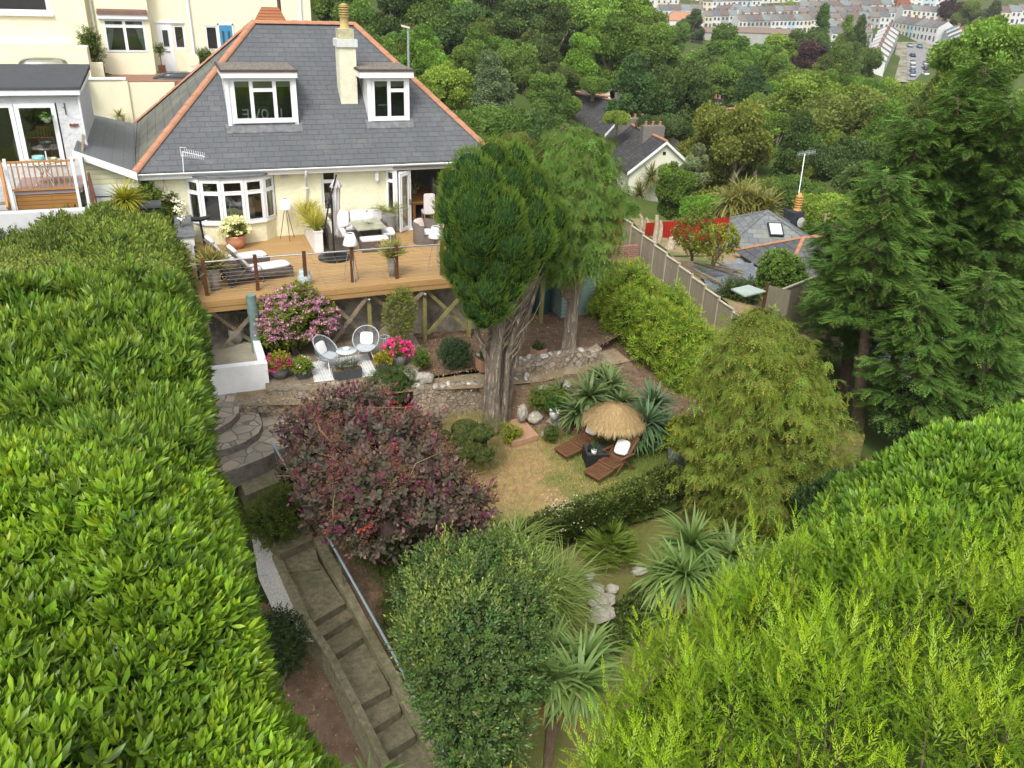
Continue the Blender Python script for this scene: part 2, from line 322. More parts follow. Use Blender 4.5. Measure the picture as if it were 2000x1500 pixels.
# ---- far and middle distance plan: tree = (px, py, radius px, distance, kind, tint, label)
DK, MD, BR, YL, OL, BG_, PU = (.070, .120, .036), (.105, .180, .036), (.145, .245, .040), (.20, .27, .045), (.125, .190, .042), (.16, .22, .11), (.06, .035, .05)
TREES = [(640, 15, 60, 125, 0, MD, 'leafy tree at the top of the wood just right of the cream terrace'), (700, 60, 66, 100, 0, MD, 'mid green tree rising behind the chimney'), (770, 10, 66, 130, 1, DK, 'dark tree at the top edge above the street lamp'), (738, 122, 55, 82, 0, MD, 'leafy tree behind the right hip of the slate roof beside the street lamp'),
 (835, 45, 60, 130, 1, OL, 'olive tree at the top edge right of the street lamp'), (835, 112, 56, 92, 0, BR, 'bright green rounded tree just right of the street lamp'), (868, 175, 66, 80, 0, YL, 'broad yellow-green tree above the right roof hip'), (905, 60, 66, 128, 0, DK, 'dark green tree high in the wood in the middle left'), (940, 112, 52, 112, 0, OL, 'brownish olive tree half way up the wooded hillside'),
 (965, 25, 58, 140, 1, DK, 'narrow dark tree at the top edge in the middle of the wood'), (1018, 55, 66, 130, 0, DK, 'large dark tree in the dense middle of the hillside wood'), (962, 168, 54, 92, 1, BG_, 'grey-green thin tree behind the broad yellow-green one'), (885, 242, 52, 68, 3, MD, 'low leafy mass beside the lower right roof hip'), (962, 232, 62, 73, 3, MD, 'wide dark bushy tree below the grey-green tree'),
 (1040, 245, 66, 74, 3, DK, 'dark spreading tree left of the slate cottages'), (1100, 262, 44, 74, 3, DK, 'dark low tree partly hiding the first cottage roof'), (1020, 132, 60, 108, 0, MD, 'mid green tree in the lower middle of the wood'), (1078, 82, 66, 122, 0, DK, 'dark ivy covered tree left of the bright hillside tree'), (1145, 40, 72, 132, 0, BR, 'tall bright green tree left of the first town houses'),
 (1132, 122, 48, 112, 1, BR, 'bright slim tree above the grey hipped roof'), (1195, 92, 72, 118, 0, MD, 'large mixed green tree right of the grey hipped roof'), (1238, 35, 52, 138, 1, BR, 'green tree at the top edge beside the town houses'), (1278, 108, 56, 118, 0, MD, 'mid green tree below the long brown roof'), (1252, 182, 66, 96, 0, DK, 'large dark tree above the cottage chimneys'),
 (1335, 195, 66, 96, 0, DK, 'dark green rounded tree left of the big lone olive tree'), (1300, 245, 48, 86, 3, DK, 'dark low tree right behind the white gabled cottage'), (1112, 200, 24, 95, 3, YL, 'small bright yellow-green shrub beside the cottage chimney pots'), (1206, 226, 24, 84, 3, YL, 'small bright shrub behind the row of chimney pots'), (1160, 160, 30, 98, 3, MD, 'small green tree right below the grey hipped roof'),
 (1352, 42, 26, 300, 0, DK, 'dark tree between the two white town terraces'), (1322, 75, 30, 240, 0, MD, 'small tree in front of the brown roofed flats'), (1405, 75, 28, 230, 1, BR, 'pale green tree between the brown roofed flats'), (1395, 120, 58, 170, 0, MD, 'wide tree in the valley below the brown roofed flats'), (1452, 118, 56, 165, 0, MD, 'bushy valley tree below the middle of the long brown roof'),
 (1512, 108, 48, 175, 0, BR, 'bright valley tree below the right end of the long brown roof'), (1475, 190, 58, 122, 0, DK, 'dark valley tree above the big lone olive tree'), (1402, 180, 52, 135, 1, MD, 'pale trunked valley tree in the middle distance'), (1562, 88, 40, 200, 0, DK, 'dark tree right of the long brown roof'), (1600, 78, 40, 215, 2, DK, 'dark pointed tree in front of the town rows'),
 (1648, 92, 38, 215, 2, OL, 'olive pointed tree in front of the town rows'), (1575, 130, 46, 170, 0, PU, 'dark purple leaved tree in the valley'), (1632, 140, 48, 165, 0, MD, 'rounded valley tree right of the purple one'), (1668, 128, 40, 190, 0, MD, 'valley tree left of the white gable at the road end'), (1735, 205, 56, 140, 0, BR, 'broad tree just below the road end'),
 (1795, 212, 50, 140, 0, YL, 'yellow-green tree below the road with parked cars'), (1595, 208, 70, 104, 0, BR, 'broad bright green tree in the valley centre right'), (1520, 235, 48, 112, 0, MD, 'dark edged tree left of the broad bright one'), (1565, 300, 70, 84, 1, DK, 'tall dark tree below the broad bright valley tree'), (1665, 245, 66, 94, 0, OL, 'rounded olive tree right of the broad bright one'),
 (1440, 280, 84, 80, 0, (.14, .19, .035), 'big rounded lone olive green tree right of the white gable'), (1358, 322, 40, 70, 1, BG_, 'silvery grey-green tree beside the white gable'), (1312, 378, 48, 62, 1, MD, 'pointed mid green tree in front of the white gable'), (1378, 398, 46, 60, 3, BR, 'bright leafy bush behind the red corrugated screen'), (1500, 368, 44, 64, 3, MD, 'leafy bush left of the television mast'),
 (1560, 368, 46, 60, 3, MD, 'leafy bush behind the television mast'), (1628, 402, 58, 56, 3, YL, 'yellow-olive bush behind the telegraph post'), (1702, 340, 66, 60, 0, DK, 'dark tree right above the orange ridged roof'), (1640, 322, 58, 72, 0, DK, 'dark tree behind the television mast'), (1578, 432, 36, 56, 3, MD, 'small bush right behind the black chimney'),
 (1842, 208, 66, 76, 0, OL, 'olive tree below the right hand street row'), (1925, 110, 96, 60, 0, BR, 'very large bright green tree at the upper right edge'), (1965, 235, 80, 58, 0, MD, 'large mid green tree at the right edge below the bright one'), (1880, 270, 62, 66, 0, DK, 'dark tree behind the tops of the right hand conifers'), (1790, 290, 66, 72, 0, MD, 'mid green tree between the conifer tops'), (1740, 255, 56, 84, 0, MD, 'leafy tree behind the left hand conifer top'),
 (955, 285, 38, 50, 3, (.26, .25, .07), 'pale yellowish flowering shrub beside the right end of the bungalow roof'), (1015, 312, 42, 50, 3, (.17, .22, .05), 'light green shrub behind the dense cypress'), (1010, 270, 30, 56, 3, OL, 'olive shrub above the pale yellowish one'), (1215, 400, 26, 48, 3, MD, 'green shrub at the far end of the silvery fence'), (1860, 22, 26, 380, 0, PU, 'dark purple tree among the highest town houses'),
 (1900, 22, 26, 370, 0, MD, 'green tree right of the dark purple town tree'), (1938, 20, 22, 360, 0, DK, 'dark tree near the top right corner of the town'), (1542, 12, 14, 430, 0, YL, 'small yellow-green tree among the white town houses'), (1672, 100, 34, 205, 2, DK, 'dark pointed tree left of the end white gable'), (1810, 30, 12, 400, 0, BR, 'small bright tree beside the red brick town house'), (1770, 22, 10, 410, 3, YL, 'small yellow shrub among the top town rows'),
 (1905, 60, 24, 330, 3, BR, 'hedge like green tree at the right end of the street rows'), (1350, 130, 30, 180, 0, OL, 'small olive tree in the valley under the flats'), (1545, 175, 40, 135, 0, MD, 'rounded tree in the mid valley right of the pale trunked one'), (1700, 215, 46, 105, 0, MD, 'mid valley tree between olive and bright trees'), (1640, 188, 40, 118, 1, MD, 'slim mid valley tree above the olive one'), (1085, 150, 36, 100, 0, DK, 'small dark tree left of the grey hipped roof'),
 (790, 190, 40, 70, 3, MD, 'bush just behind the right dormer'), (1130, 300, 40, 60, 3, MD, 'leafy bush behind the drooping cypress crown'), (905, 130, 42, 100, 0, MD, 'tree in the wood right above the yellow-green one'), (1060, 190, 44, 90, 0, MD, 'tree above the dark spreading one left of the cottages'), (1500, 60, 12, 330, 3, MD, 'small shrub before the grey fronted terrace'), (1522, 58, 12, 330, 3, DK, 'small dark shrub before the grey fronted terrace')]
# town rows = (px0, py0, px1, py1, n, d0, d1, height scale, wall colours, words)
ROWS = [(1285, 43, 1372, 42, 4, 395, 395, .95, 'wbww', 'pale terrace above the red roofed house'), (1440, 67, 1582, 64, 9, 350, 355, .95, 'wgggwwbwc', 'terrace above the long brown roofed flats'), (1212, 20, 1325, 19, 5, 450, 450, 1., 'wbwcw', 'top left terrace of the town'), (1370, 24, 1485, 22, 6, 450, 450, 1., 'cwwwbw', 'upper terrace in the town centre left'),
 (1393, 42, 1440, 38, 3, 410, 405, .9, 'wcw', 'short white row left of the yellow-green town tree'), (1330, 8, 1570, 3, 12, 500, 500, 1., 'wwbcwwbwwcbw', 'highest terrace at the top edge'), (1560, 34, 1740, 30, 9, 430, 430, .95, 'wcwwbwcww', 'long upper terrace behind the street'), (1580, 12, 1700, 8, 5, 480, 480, 1.1, 'cwcwc', 'villa row at the top edge right'), (1560, 62, 1735, 56, 9, 385, 385, .95, 'gwwcwwcgw', 'middle terrace left of the street'),
 (1738, 68, 1826, 82, 6, 372, 345, 1.0, 'wcbwww', 'curving white and blue terrace facing down the street'), (1618, 76, 1700, 72, 5, 350, 350, .9, 'wcwcw', 'lower terrace above the pointed trees'), (1750, 14, 1850, 18, 4, 450, 445, 1.1, 'rwbw', 'spaced houses at the top right'), (1930, 52, 2010, 44, 4, 380, 380, 1., 'wcww', 'far right roofs beyond the big bright tree'),
 (1374, 55, 1438, 52, 4, 375, 375, .9, 'cwgw', 'low terrace behind the small dark town tree'), (1446, 46, 1562, 42, 7, 410, 410, .95, 'wwcbwgw', 'cream and white terrace behind the gabled row'), (1195, 7, 1330, 4, 7, 520, 520, 1., 'wcwwbwc', 'distant terrace at the top above the hillside wood'), (1700, 47, 1790, 46, 6, 400, 400, .95, 'wcwgww', 'terrace just behind the curving one'), (1560, 46, 1700, 42, 8, 408, 408, .9, 'cwwgwcwb', 'packed terrace between the long ones'), (1570, 20, 1760, 18, 9, 455, 455, .95, 'wwcwbwwcw', 'second highest terrace on the right'), (1760, 40, 1850, 48, 5, 385, 385, .9, 'wcwwg', 'terrace behind the top of the street'), (1620, 92, 1700, 90, 4, 320, 320, .9, 'wcwg', 'lowest pale row by the pointed trees')]
DEPTHROWS = [(1722, 156, 1752, 84, 8, 300, 350, 'w', 'row left of the town street'), (1862, 128, 1838, 84, 6, 305, 345, 'wb', 'row right of the town street')]
_extra = []
for px, py, r, d, k, c, l in TREES:
 p = PD(px, py, d); R = r*d*.93/FPX; _extra.append((p.x, p.y, p.z-R*(1.25, 1.6, 1.5, .75)[k]-.15*R))
for x0, y0, x1, y1, n, d0, d1, *_ in ROWS:
 for p in (PD(x0, y0, d0), PD(x1, y1, d1)): _extra.append((p.x, p.y, p.z-.3))
for x0, y0, x1, y1, n, d0, d1, *_ in DEPTHROWS:
 for p in (PD(x0, y0, d0), PD(x1, y1, d1)): _extra.append((p.x, p.y, p.z-.3))
for x, y, d in ((1775, 155, 300), (1815, 155, 300), (1768, 85, 350), (1806, 85, 350)): p = PD(x, y, d); _extra.append((p.x, p.y, p.z-.4))
for x, y, d, dz in ((1795, 120, 325, .8), (1793, 103, 337, .8), (1800, 138, 311, .8), (1740, 120, 325, .8), (1850, 108, 325, .8), (1740, 100, 338, .6), (1850, 96, 336, .6), (1215, 292, 96, 3.2), (1170, 262, 106, 3), (1150, 240, 100, 3), (1300, 292, 98, 3.5), (1200, 275, 85, 3.5), (1270, 410, 68, 3), (1230, 330, 80, 4), (1225, 262, 112, 3)): p = PD(x, y, d); _extra.append((p.x, p.y, p.z-dz))
_man = [c for c in CP if not (c[0] > 70 and 100 < c[1] < 420 and c[0] < 430)]
_cp = np.array(_man+_extra, float)
_reg = np.array([1e-6]*len(_man)+[3e-4]*len(_extra))
def _U(r2): return np.where(r2 > 1e-9, .5*r2*np.log(np.maximum(r2, 1e-9)), 0)
_n = len(_cp); _s = 1/100.
_xy = _cp[:, :2]*_s
_K = _U(((_xy[:, None]-_xy[None])**2).sum(-1)); _Pm = np.c_[np.ones(_n), _xy]
_A = np.zeros((_n+3, _n+3)); _A[:_n, :_n] = _K+np.diag(_reg); _A[:_n, _n:] = _Pm; _A[_n:, :_n] = _Pm.T
_wt = np.linalg.solve(_A, np.r_[_cp[:, 2], 0, 0, 0])
def HT(x, y):
 q = np.c_[np.ravel(x), np.ravel(y)]*_s
 k = _U(((q[:, None]-_xy[None])**2).sum(-1))
 return k @ _wt[:_n] + np.c_[np.ones(len(q)), q] @ _wt[_n:]
def hz(x, y): return float(HT([x], [y])[0])
def grid_axis(lo, hi, step, far_lo, far_hi):
 a = list(np.arange(lo, hi, step)); s = step; x = lo; pre = []
 while x > far_lo: s *= 1.18; x -= s; pre.append(x)
 s = step; x = a[-1]; post = []
 while x < far_hi: s *= 1.18; x += s; post.append(x)
 return np.array(pre[::-1]+a+post)
gx = grid_axis(-14, 46, .8, -900, 1900); gy = grid_axis(-34, 50, .8, -300, 2000)
X, Y = np.meshgrid(gx, gy); Zg = HT(X, Y).reshape(X.shape)
me = bpy.data.meshes.new('ground'); nx, ny = len(gx), len(gy)
vv = np.stack([X, Y, Zg], -1).reshape(-1, 3); ii = (np.arange(ny-1)[:, None]*nx+np.arange(nx-1)[None]).ravel()
me.from_pydata(vv.tolist(), [], np.stack([ii, ii+1, ii+nx+1, ii+nx], 1).tolist())
for p in me.polygons: p.use_smooth = True
g = link_mesh('ground', me, M['earth']); tag(g, kind='structure')
# ---------------------------------------------------------------- building helpers
def wall_holes(mb, M4, W, H, holes, th=.12, top=None):
 """wall rectangle 0..W x 0..H in local xz (facing -y) with rectangular holes (x0,x1,z0,z1)"""
 xs = sorted({0, W, *[h[0] for h in holes], *[h[1] for h in holes]})
 for a, b in zip(xs, xs[1:]):
  hs_ = sorted([h for h in holes if h[0] <= a+1e-6 and h[1] >= b-1e-6], key=lambda h: h[2]); z = 0
  for h in hs_:
   if h[2] > z+1e-6: mb.box(a, 0, z, b, th, h[2], M4)
   z = h[3]
  if z < H-1e-6: mb.box(a, 0, z, b, th, H, M4)
def window(parent, M4, W, H, cols=(1,), transom=None, fw=.06, glass=None, d=.05, open_=None, name='window'):
 f = MB(); f.box(0, -d, 0, W, 0, fw, M4); f.box(0, -d, H-fw, W, 0, H, M4); f.box(0, -d, fw, fw, 0, H-fw, M4); f.box(W-fw, -d, fw, W, 0, H-fw, M4)
 tot = sum(cols); x = 0; P = MB()
 for i, c in enumerate(cols):
  x0 = x; x += W*c/tot
  if i < len(cols)-1: f.box(x-fw/2, -d, fw, x+fw/2, 0, H-fw, M4)
  t = transom[i] if isinstance(transom, (list, tuple)) else transom
  a, b = x0+fw*(1 if i == 0 else .5), x-fw*(1 if i == len(cols)-1 else .5)
  if t: f.box(a, -d, t-fw/2, b, 0, t+fw/2, M4)
  for (z0, z1) in (((fw, t-fw/2), (t+fw/2, H-fw)) if t else ((fw, H-fw),)):      # opening sash inner frame
   s = .028
   f.box(a, -d-.012, z0, b, -.01, z0+s, M4); f.box(a, -d-.012, z1-s, b, -.01, z1, M4); f.box(a, -d-.012, z0+s, a+s, -.01, z1-s, M4); f.box(b-s, -d-.012, z0+s, b, -.01, z1-s, M4)
   P.face([M4 @ Vector(q) for q in ((a+s, -.025, z0+s), (b-s, -.025, z0+s), (b-s, -.025, z1-s), (a+s, -.025, z1-s))])
 fo = f.build(name, M['white'], parent); P.build('pane', glass or M['glass'], fo)
 return fo
def room(parent, x0, x1, y0, y1, z0, z1, m, name='interior', floor=None):
 b = MB()
 b.face([(x0, y1, z0), (x1, y1, z0), (x1, y1, z1), (x0, y1, z1)]); b.face([(x0, y0, z0), (x0, y1, z0), (x0, y1, z1), (x0, y0, z1)])
 b.face([(x1, y1, z0), (x1, y0, z0), (x1, y0, z1), (x1, y1, z1)]); b.face([(x0, y0, z1), (x0, y1, z1), (x1, y1, z1), (x1, y0, z1)])
 o = b.build(name, m, parent)
 f = MB(); f.face([(x0, y0, z0), (x1, y0, z0), (x1, y1, z0), (x0, y1, z0)]); f.build('floor', floor or M['greyfloor'], o)
 return o
# ================================================================ BUNGALOW
XL, XR, YE, ZE = -1.3, 10.75, -.35, 2.37        # eaves
RY, RZ, RX0, RX1 = 4.5, 6.45, 3.12, 6.72         # ridge
SL = (RZ-ZE)/(RY-YE)
def on_roof(px, py):
 r = _ray(px, py); t = (ZE+SL*(CAM.y-YE)-CAM.z)/(r.z-SL*r.y); return CAM+r*t
bung = thing('bungalow', 'cream bungalow with a big hipped slate roof and two white dormers above the deck', 'house', (4.7, 4.4, 0))
wl = MB()
holes = [(1.5, 4.12, .68, 2.16), (5.66, 6.2, .74, 2.14), (7.98, 10.3, 0, 2.12)]
wall_holes(wl, TR((-1.2, 0, 0)), 11.8, 2.36, holes, .2)
wl.box(-1.2, .2, -.6, -1.0, 9, 2.36); wl.box(10.4, .2, -2.2, 10.6, 9, 2.36); wl.box(-1.0, 8.8, -.6, 10.4, 9, 2.36)
wl.box(-1.2, .003, -1.9, 10.6, .2, 0)
wallo = wl.build('wall', mat('cream_roughcast', (.80, .77, .56), .9, .15, .05, 2, bump=.03, bscale=7, stain=((.72, .69, .50), .9, .5, .8)), bung)
rf = MB()
A, B_, C_, D_ = Vector((XL, YE, ZE)), Vector((XR, YE, ZE)), Vector((XR, 9.35, ZE)), Vector((XL, 9.35, ZE))
R0, R1 = Vector((RX0, RY, RZ)), Vector((RX1, RY, RZ))
rf.face([A, B_, R1, R0])
roof = rf.build('roof', M['slate'], bung)
sr = MB(); sr.face([B_, C_, R1]); sr.face([C_, D_, R0, R1]); sr.build('rear_roof_slope', M['slate'], roof)
hr = MB(); hr.face([D_, A, R0]); hr.build('side_roof_slope', M['slate_old'], roof, label='weathered greenish slate side slope')
rt = MB()
def ridge_run(mb, a, b, step=.44, r=.108):
 a, b = Vector(a), Vector(b); n = max(1, int((b-a).length/step)); d = (b-a)/n
 for i in range(n):
  p, q = a+d*i, a+d*(i+1.06)
  dd = d.normalized(); x = dd.cross(Vector((0, 0, 1))).normalized(); z = x.cross(dd)
  rows = []
  for e, rr in ((p, r*1.03), (q, r*.97)):
   rows.append([e+x*math.cos(t)*rr*1.15+z*(math.sin(t)*rr-.02+(.008 if e is p else 0)) for t in [math.pi*k/6 for k in range(7)]])
  mb.grid(rows); mb.face([rows[0][k] for k in range(7)])
for a, b in ((A, R0), (R1, B_), (R0, R1), (R0, D_), (R1, C_)): ridge_run(rt, a if a.z < b.z else b, b if a.z < b.z else a) if a.z != b.z else ridge_run(rt, a, b)
rt.build('ridge_tiles', M['terracotta'], roof)
gt = MB(); gt.box(XL, YE+.02, ZE-.22, 10.78, YE+.06, ZE-.05); gt.box(XL, YE+.06, ZE-.24, 10.7, 0, ZE-.21)
gu = []
for i in range(7):
 t = math.pi+math.pi*i/6; gu.append((YE-.06+.06*math.cos(t), ZE-.03+.06*math.sin(t)))
gt.grid([[(XL-.02, y, z) for y, z in gu], [(10.8, y, z) for y, z in gu]]); gt.path([(XL-.02, YE-.12, ZE-.03), (10.8, YE-.12, ZE-.03)], .012, 5)
gt.build('gutter', M['white'], roof)
dp = MB(); dp.path([(3.93, YE-.06, 2.26), (3.93, YE-.05, 2.15), (3.93, -.09, 1.95), (3.93, -.09, .02)], .04, 8)
for z in (.5, 1.6): dp.box(3.87, -.13, z, 3.99, 0, z+.05)
dp.build('downpipe', M['white'], bung)
# skylight stains / chimney
cb = on_roof(680, 203); cy = cb.y
def cpt(px, py): return PY(px, py, cy)
x0, x1 = cpt(664, 150).x, cpt(697, 150).x; zt = cpt(680, 92).z
ch = MB(); ch.box(x0, cy, cb.z-.5, x1, cy+.62, zt); ch.build('chimney', mat('chimney_render', (.70, .68, .52), .9, .1, .1, 5, bump=.015, bscale=15), roof)
chim = roof.children[-1]
z2 = cpt(680, 77).z; z3 = cpt(680, 57).z
cc = MB(); cc.box(x0-.06, cy-.06, zt, x1+.06, cy+.68, z2); cc.build('chimney_collar', mat('pale_chimney_band', (.60, .62, .60), .8, .2, .1, 5), roof)
cc = MB(); cc.box(x0+.03, cy+.05, z2, x1-.03, cy+.57, z3); cc.build('chimney_cap', mat('lichen_chimney_top', (.45, .43, .28), .9, .1, .25, 7, bump=.02), roof)
cx = (x0+x1)/2; z4 = cpt(678, 34).z; z5 = cpt(678, 10).z; cyy = cy+.3
pt = MB(); pt.lathe((cx, cyy, 0), [(.19, z3), (.15, z3+.05), (.145, z4), (.17, z4+.02)])
hh = (z5-z4)/5
for k in range(5):
 zz = z4+k*hh; pt.lathe((cx, cyy, 0), [(.11, zz), (.17, zz+.01), (.175, zz+hh*.5), (.11, zz+hh*.55), (.10, zz+hh)])
pt.lathe((cx, cyy, 0), [(.12, z5-.03), (.15, z5), (.0, z5+.05)])
pt.build('chimney_pot', mat('buff_clay_pot', (.50, .37, .16), .85, .2, .15, 8), roof)
# dormers
def dormer(base_px, xl, xr, ztop_px, fasc_px, wx0, wx1, wz0_px, wz1_px, cols, transom, roof_l, roof_r, label):
 b = on_roof(*base_px); yf = b.y
 X = lambda px, py: PY(px, py, yf).x
 Zt = PY(base_px[0], ztop_px, yf).z; Zf = PY(base_px[0], fasc_px, yf).z
 x0, x1 = X(xl, 200), X(xr, 200); zb = b.z
 yb = YE+(Zt-ZE)/SL+.3
 d = MB()
 for xx in (x0, x1-.05): d.hexa([(xx, yf, zb-.05), (xx+.05, yf, zb-.05), (xx+.05, yb, zb-.05), (xx, yb, zb-.05), (xx, yf, Zf), (xx+.05, yf, Zf), (xx+.05, yb, Zf), (xx, yb, Zf)])
 wz0, wz1 = PY(base_px[0], wz0_px, yf).z, PY(base_px[0], wz1_px, yf).z
 a, c = X(wx0, 200), X(wx1, 200)
 d.box(x0+.05, yf, zb-.04, a, yf+.06, Zf); d.box(c, yf, zb-.04, x1-.05, yf+.06, Zf); d.box(a, yf, zb-.04, c, yf+.06, wz0); d.box(a, yf, wz1, c, yf+.06, Zf)
 d.box(x0-.02, yf-.05, zb-.05, x0+.1, yf-.001, Zf); d.box(x1-.1, yf-.05, zb-.05, x1+.02, yf-.001, Zf)
 d.box(a-.03, yf-.09, wz0-.05, c+.03, yf-.001, wz0-.005)
 do = d.build('dormer', M['white'], bung, label=label)
 ro, rr = X(roof_l, 150), X(roof_r, 150); yo = yf-.22
 e = MB(); e.box(ro, yo, Zf+.002, rr, yb+.1, Zt-.01); e.build('dormer_fascia', M['white'], do)
 e = MB(); e.box(ro-.03, yo-.03, Zt-.008, rr+.03, yb+.25, Zt+.06); e.build('dormer_roof_edge', M['brownedge'], do)
 e = MB(); e.box(ro+.02, yo+.03, Zt+.062, rr-.02, yb+.22, Zt+.075); e.build('dormer_flat_roof', M['chipfelt'], do)
 f_ = MB(); f_.hexa([(x0-.12, yf-.28, zb-.28*SL-.02), (x1+.12, yf-.28, zb-.28*SL-.02), (x1+.12, yf, zb-.02), (x0-.12, yf, zb-.02), (x0-.12, yf-.29, zb-.28*SL+.03), (x1+.12, yf-.29, zb-.28*SL+.03), (x1+.12, yf, zb+.03), (x0-.12, yf, zb+.03)])
 f_.build('apron_flashing', M['lead'], do)
 window(bung, TR((a, yf+.03, wz0)), c-a, wz1-wz0, cols, transom)
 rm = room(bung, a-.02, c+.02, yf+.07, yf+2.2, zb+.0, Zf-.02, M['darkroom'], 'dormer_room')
 bl = MB(); zbl = wz0+(wz1-wz0)*.79
 bl.face([(a+.05, yf+.09, zbl), (c-.05, yf+.09, zbl), (c-.05, yf+.09, wz1), (a+.05, yf+.09, wz1)]); bl.build('roller_blind', mat('green_grey_blind', (.34, .37, .27), .9, .1, .05), bung)
 return yf, a, c, wz0, wz1
yf, a, c, wz0, wz1 = dormer((520, 243), 443, 579, 139, 151, 455, 574, 236, 153, (1, 1.22, 1), [None, .98, None], 431, 579, 'wide left dormer with three light window')

tr_ = bung
def letter(ch_, x, z, h, y, parent):
 w_, t = h*.62, h*.14; b = MB()
 if ch_ == 'E':   # seen from behind: spine on the right
  b.box(x+w_-t, y, z, x+w_, y+.03, z+h)
  for k in (0, .43, .86): b.box(x, y, z+k*h, x+w_-t, y+.03, z+k*h+t)
 if ch_ == 'V':
  b.bar((x, y+.015, z+h), (x+w_/2, y+.015, z), .03, t); b.bar((x+w_, y+.017, z+h), (x+w_/2, y+.017, z), .03, t)
 if ch_ == 'O':
  rows = []
  for i in range(17):
   an = 2*math.pi*i/16; cx_, cz_ = x+w_/2, z+h/2
   rows.append([(cx_+math.cos(an)*w_*.56, y, cz_+math.sin(an)*h*.5), (cx_+math.cos(an)*w_*.34, y, cz_+math.sin(an)*h*.34), (cx_+math.cos(an)*w_*.34, y+.03, cz_+math.sin(an)*h*.34), (cx_+math.cos(an)*w_*.56, y+.03, cz_+math.sin(an)*h*.5)])
  b.grid(rows, True, False)
 if ch_ == 'L':
  b.box(x+w_-t, y, z, x+w_, y+.03, z+h); b.box(x, y, z, x+w_-t, y+.03, z+t)
 o = b.build('window_letter', M['whitewall'], None)
 return o
names = dict(E='leftmost', V='second', O='third', L='rightmost')
for ch_, px in (('E', 480), ('V', 501), ('O', 517.5), ('L', 545)):
 p = PY(px, 225, yf); o = letter(ch_, p.x-.1, wz0+.05, .33, yf+.02, None)
 tag(o, f'white decorative letter {ch_} on the left dormer sill, {names[ch_]} of four', 'letter', 'white letters on the dormer window sill')
yf2, a2, c2, wz02, wz12 = dormer((762, 235), 719, 798, 138, 151, 727, 794, 232, 153, (1, 1.05), [None, .95], 700, 805, 'narrow right dormer with a tilted top vent')
tp = MB(); q = PY(742, 215, yf2+.5)
tp.box(q.x-.05, yf2+.5, wz02+.1, q.x+.32, yf2+.53, wz02+.42); tp.box(q.x+.1, yf2+.5, wz02, q.x+.16, yf2+.52, wz02+.1)
tag(tp.build('computer_screen', mat('pale_screen_back', (.5, .55, .55), .5), None), 'pale rectangular screen standing inside the right dormer window', 'screen')
# bow window
xa, xb = .22, 2.86; nd = 6; pts = []
for i in range(nd):
 t = i/(nd-1); pts.append((xa+(xb-xa)*(.5-.5*math.cos(math.pi*t))*.6+(xb-xa)*t*.4, -.78*math.sin(math.pi*(.08+.84*t))**.8*1.0+.18 if 0 < t < 1 else 0))
bz0, bz1 = .70, 2.1
bb = MB(); bb.prism([(xa, 0.0)]+[p for p in pts[1:-1]]+[(xb, 0.0)], 0.0, bz0-.05); bb.build('bay_plinth', wallo.data.materials[0], bung)
sl_ = MB(); sl_.prism([(xa-.05, 0.0)]+[(p[0]+(p[0]-1.54)*.04, p[1]-.07) for p in pts[1:-1]]+[(xb+.05, 0.0)], bz0-.05, bz0); sl_.build('window_sill', M['white'], bung)
hd = MB(); hd.prism([(xa-.03, 0.0)]+[(p[0], p[1]-.03) for p in pts[1:-1]]+[(xb+.03, 0.0)], bz1, bz1+.07); hd.build('bay_head', M['white'], bung)
hd = MB(); hd.prism([(xa-.1, 0.0)]+[(p[0]+(p[0]-1.54)*.05, p[1]-.12) for p in pts[1:-1]]+[(xb+.1, 0.0)], bz1+.07, bz1+.12); hd.build('bay_roof', M['lead'], bung)
for i in range(nd-1):
 p, q = Vector((*pts[i], 0)), Vector((*pts[i+1], 0)); L_ = (q-p).length; an = math.atan2(q.y-p.y, q.x-p.x)
 window(bung, TR((p.x, p.y, bz0), an), L_, bz1-bz0, (1,), (bz1-bz0)*.70, .065)
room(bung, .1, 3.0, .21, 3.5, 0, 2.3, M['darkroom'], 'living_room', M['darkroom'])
cu = MB()
for xx, yy in ((.36, .02), (.5, -.05), (2.7, .02), (2.58, -.05)):
 cu.path([(xx, yy, .75), (xx, yy, 1.5), (xx+(.04 if xx < 1 else -.04), yy, 2.1)], [.10, .05, .09], 9)
cu.build('curtain', mat('cream_curtain', (.50, .47, .36), .9, .1, .1), bung)
sf = MB(); sf.box(.8, 1.1, 0, 2.3, 1.9, .75); sf.sq((1.0, 1.2, .85), (.5, .25, .4)); sf.sq((2.0, 1.25, .85), (.5, .25, .4))
tag(sf.build('indoor_sofa', M['cushion'], None), 'pale sofa standing inside behind the bow window', 'sofa')
fb = MB()
for k in range(26):
 a_ = random.Random(k).uniform(0, 6.28); r_ = random.Random(k+50).uniform(0, .14)
 fb.sq((1.42+r_*math.cos(a_), -.28+r_*math.sin(a_), 1.35+random.Random(k+9).uniform(-.1, .12)), (.09, .09, .08), None, .9, 4)
fb.lathe((1.42, -.28, 0), [(.03, .72), (.07, .78), (.08, 1.0), (.03, 1.2), (.03, 1.3)])
tag(fb.build('flower_vase', mat('pale_blue_flowers', (.55, .68, .66), .8), None), 'glass vase of pale blue flowers on the bow window sill', 'vase')
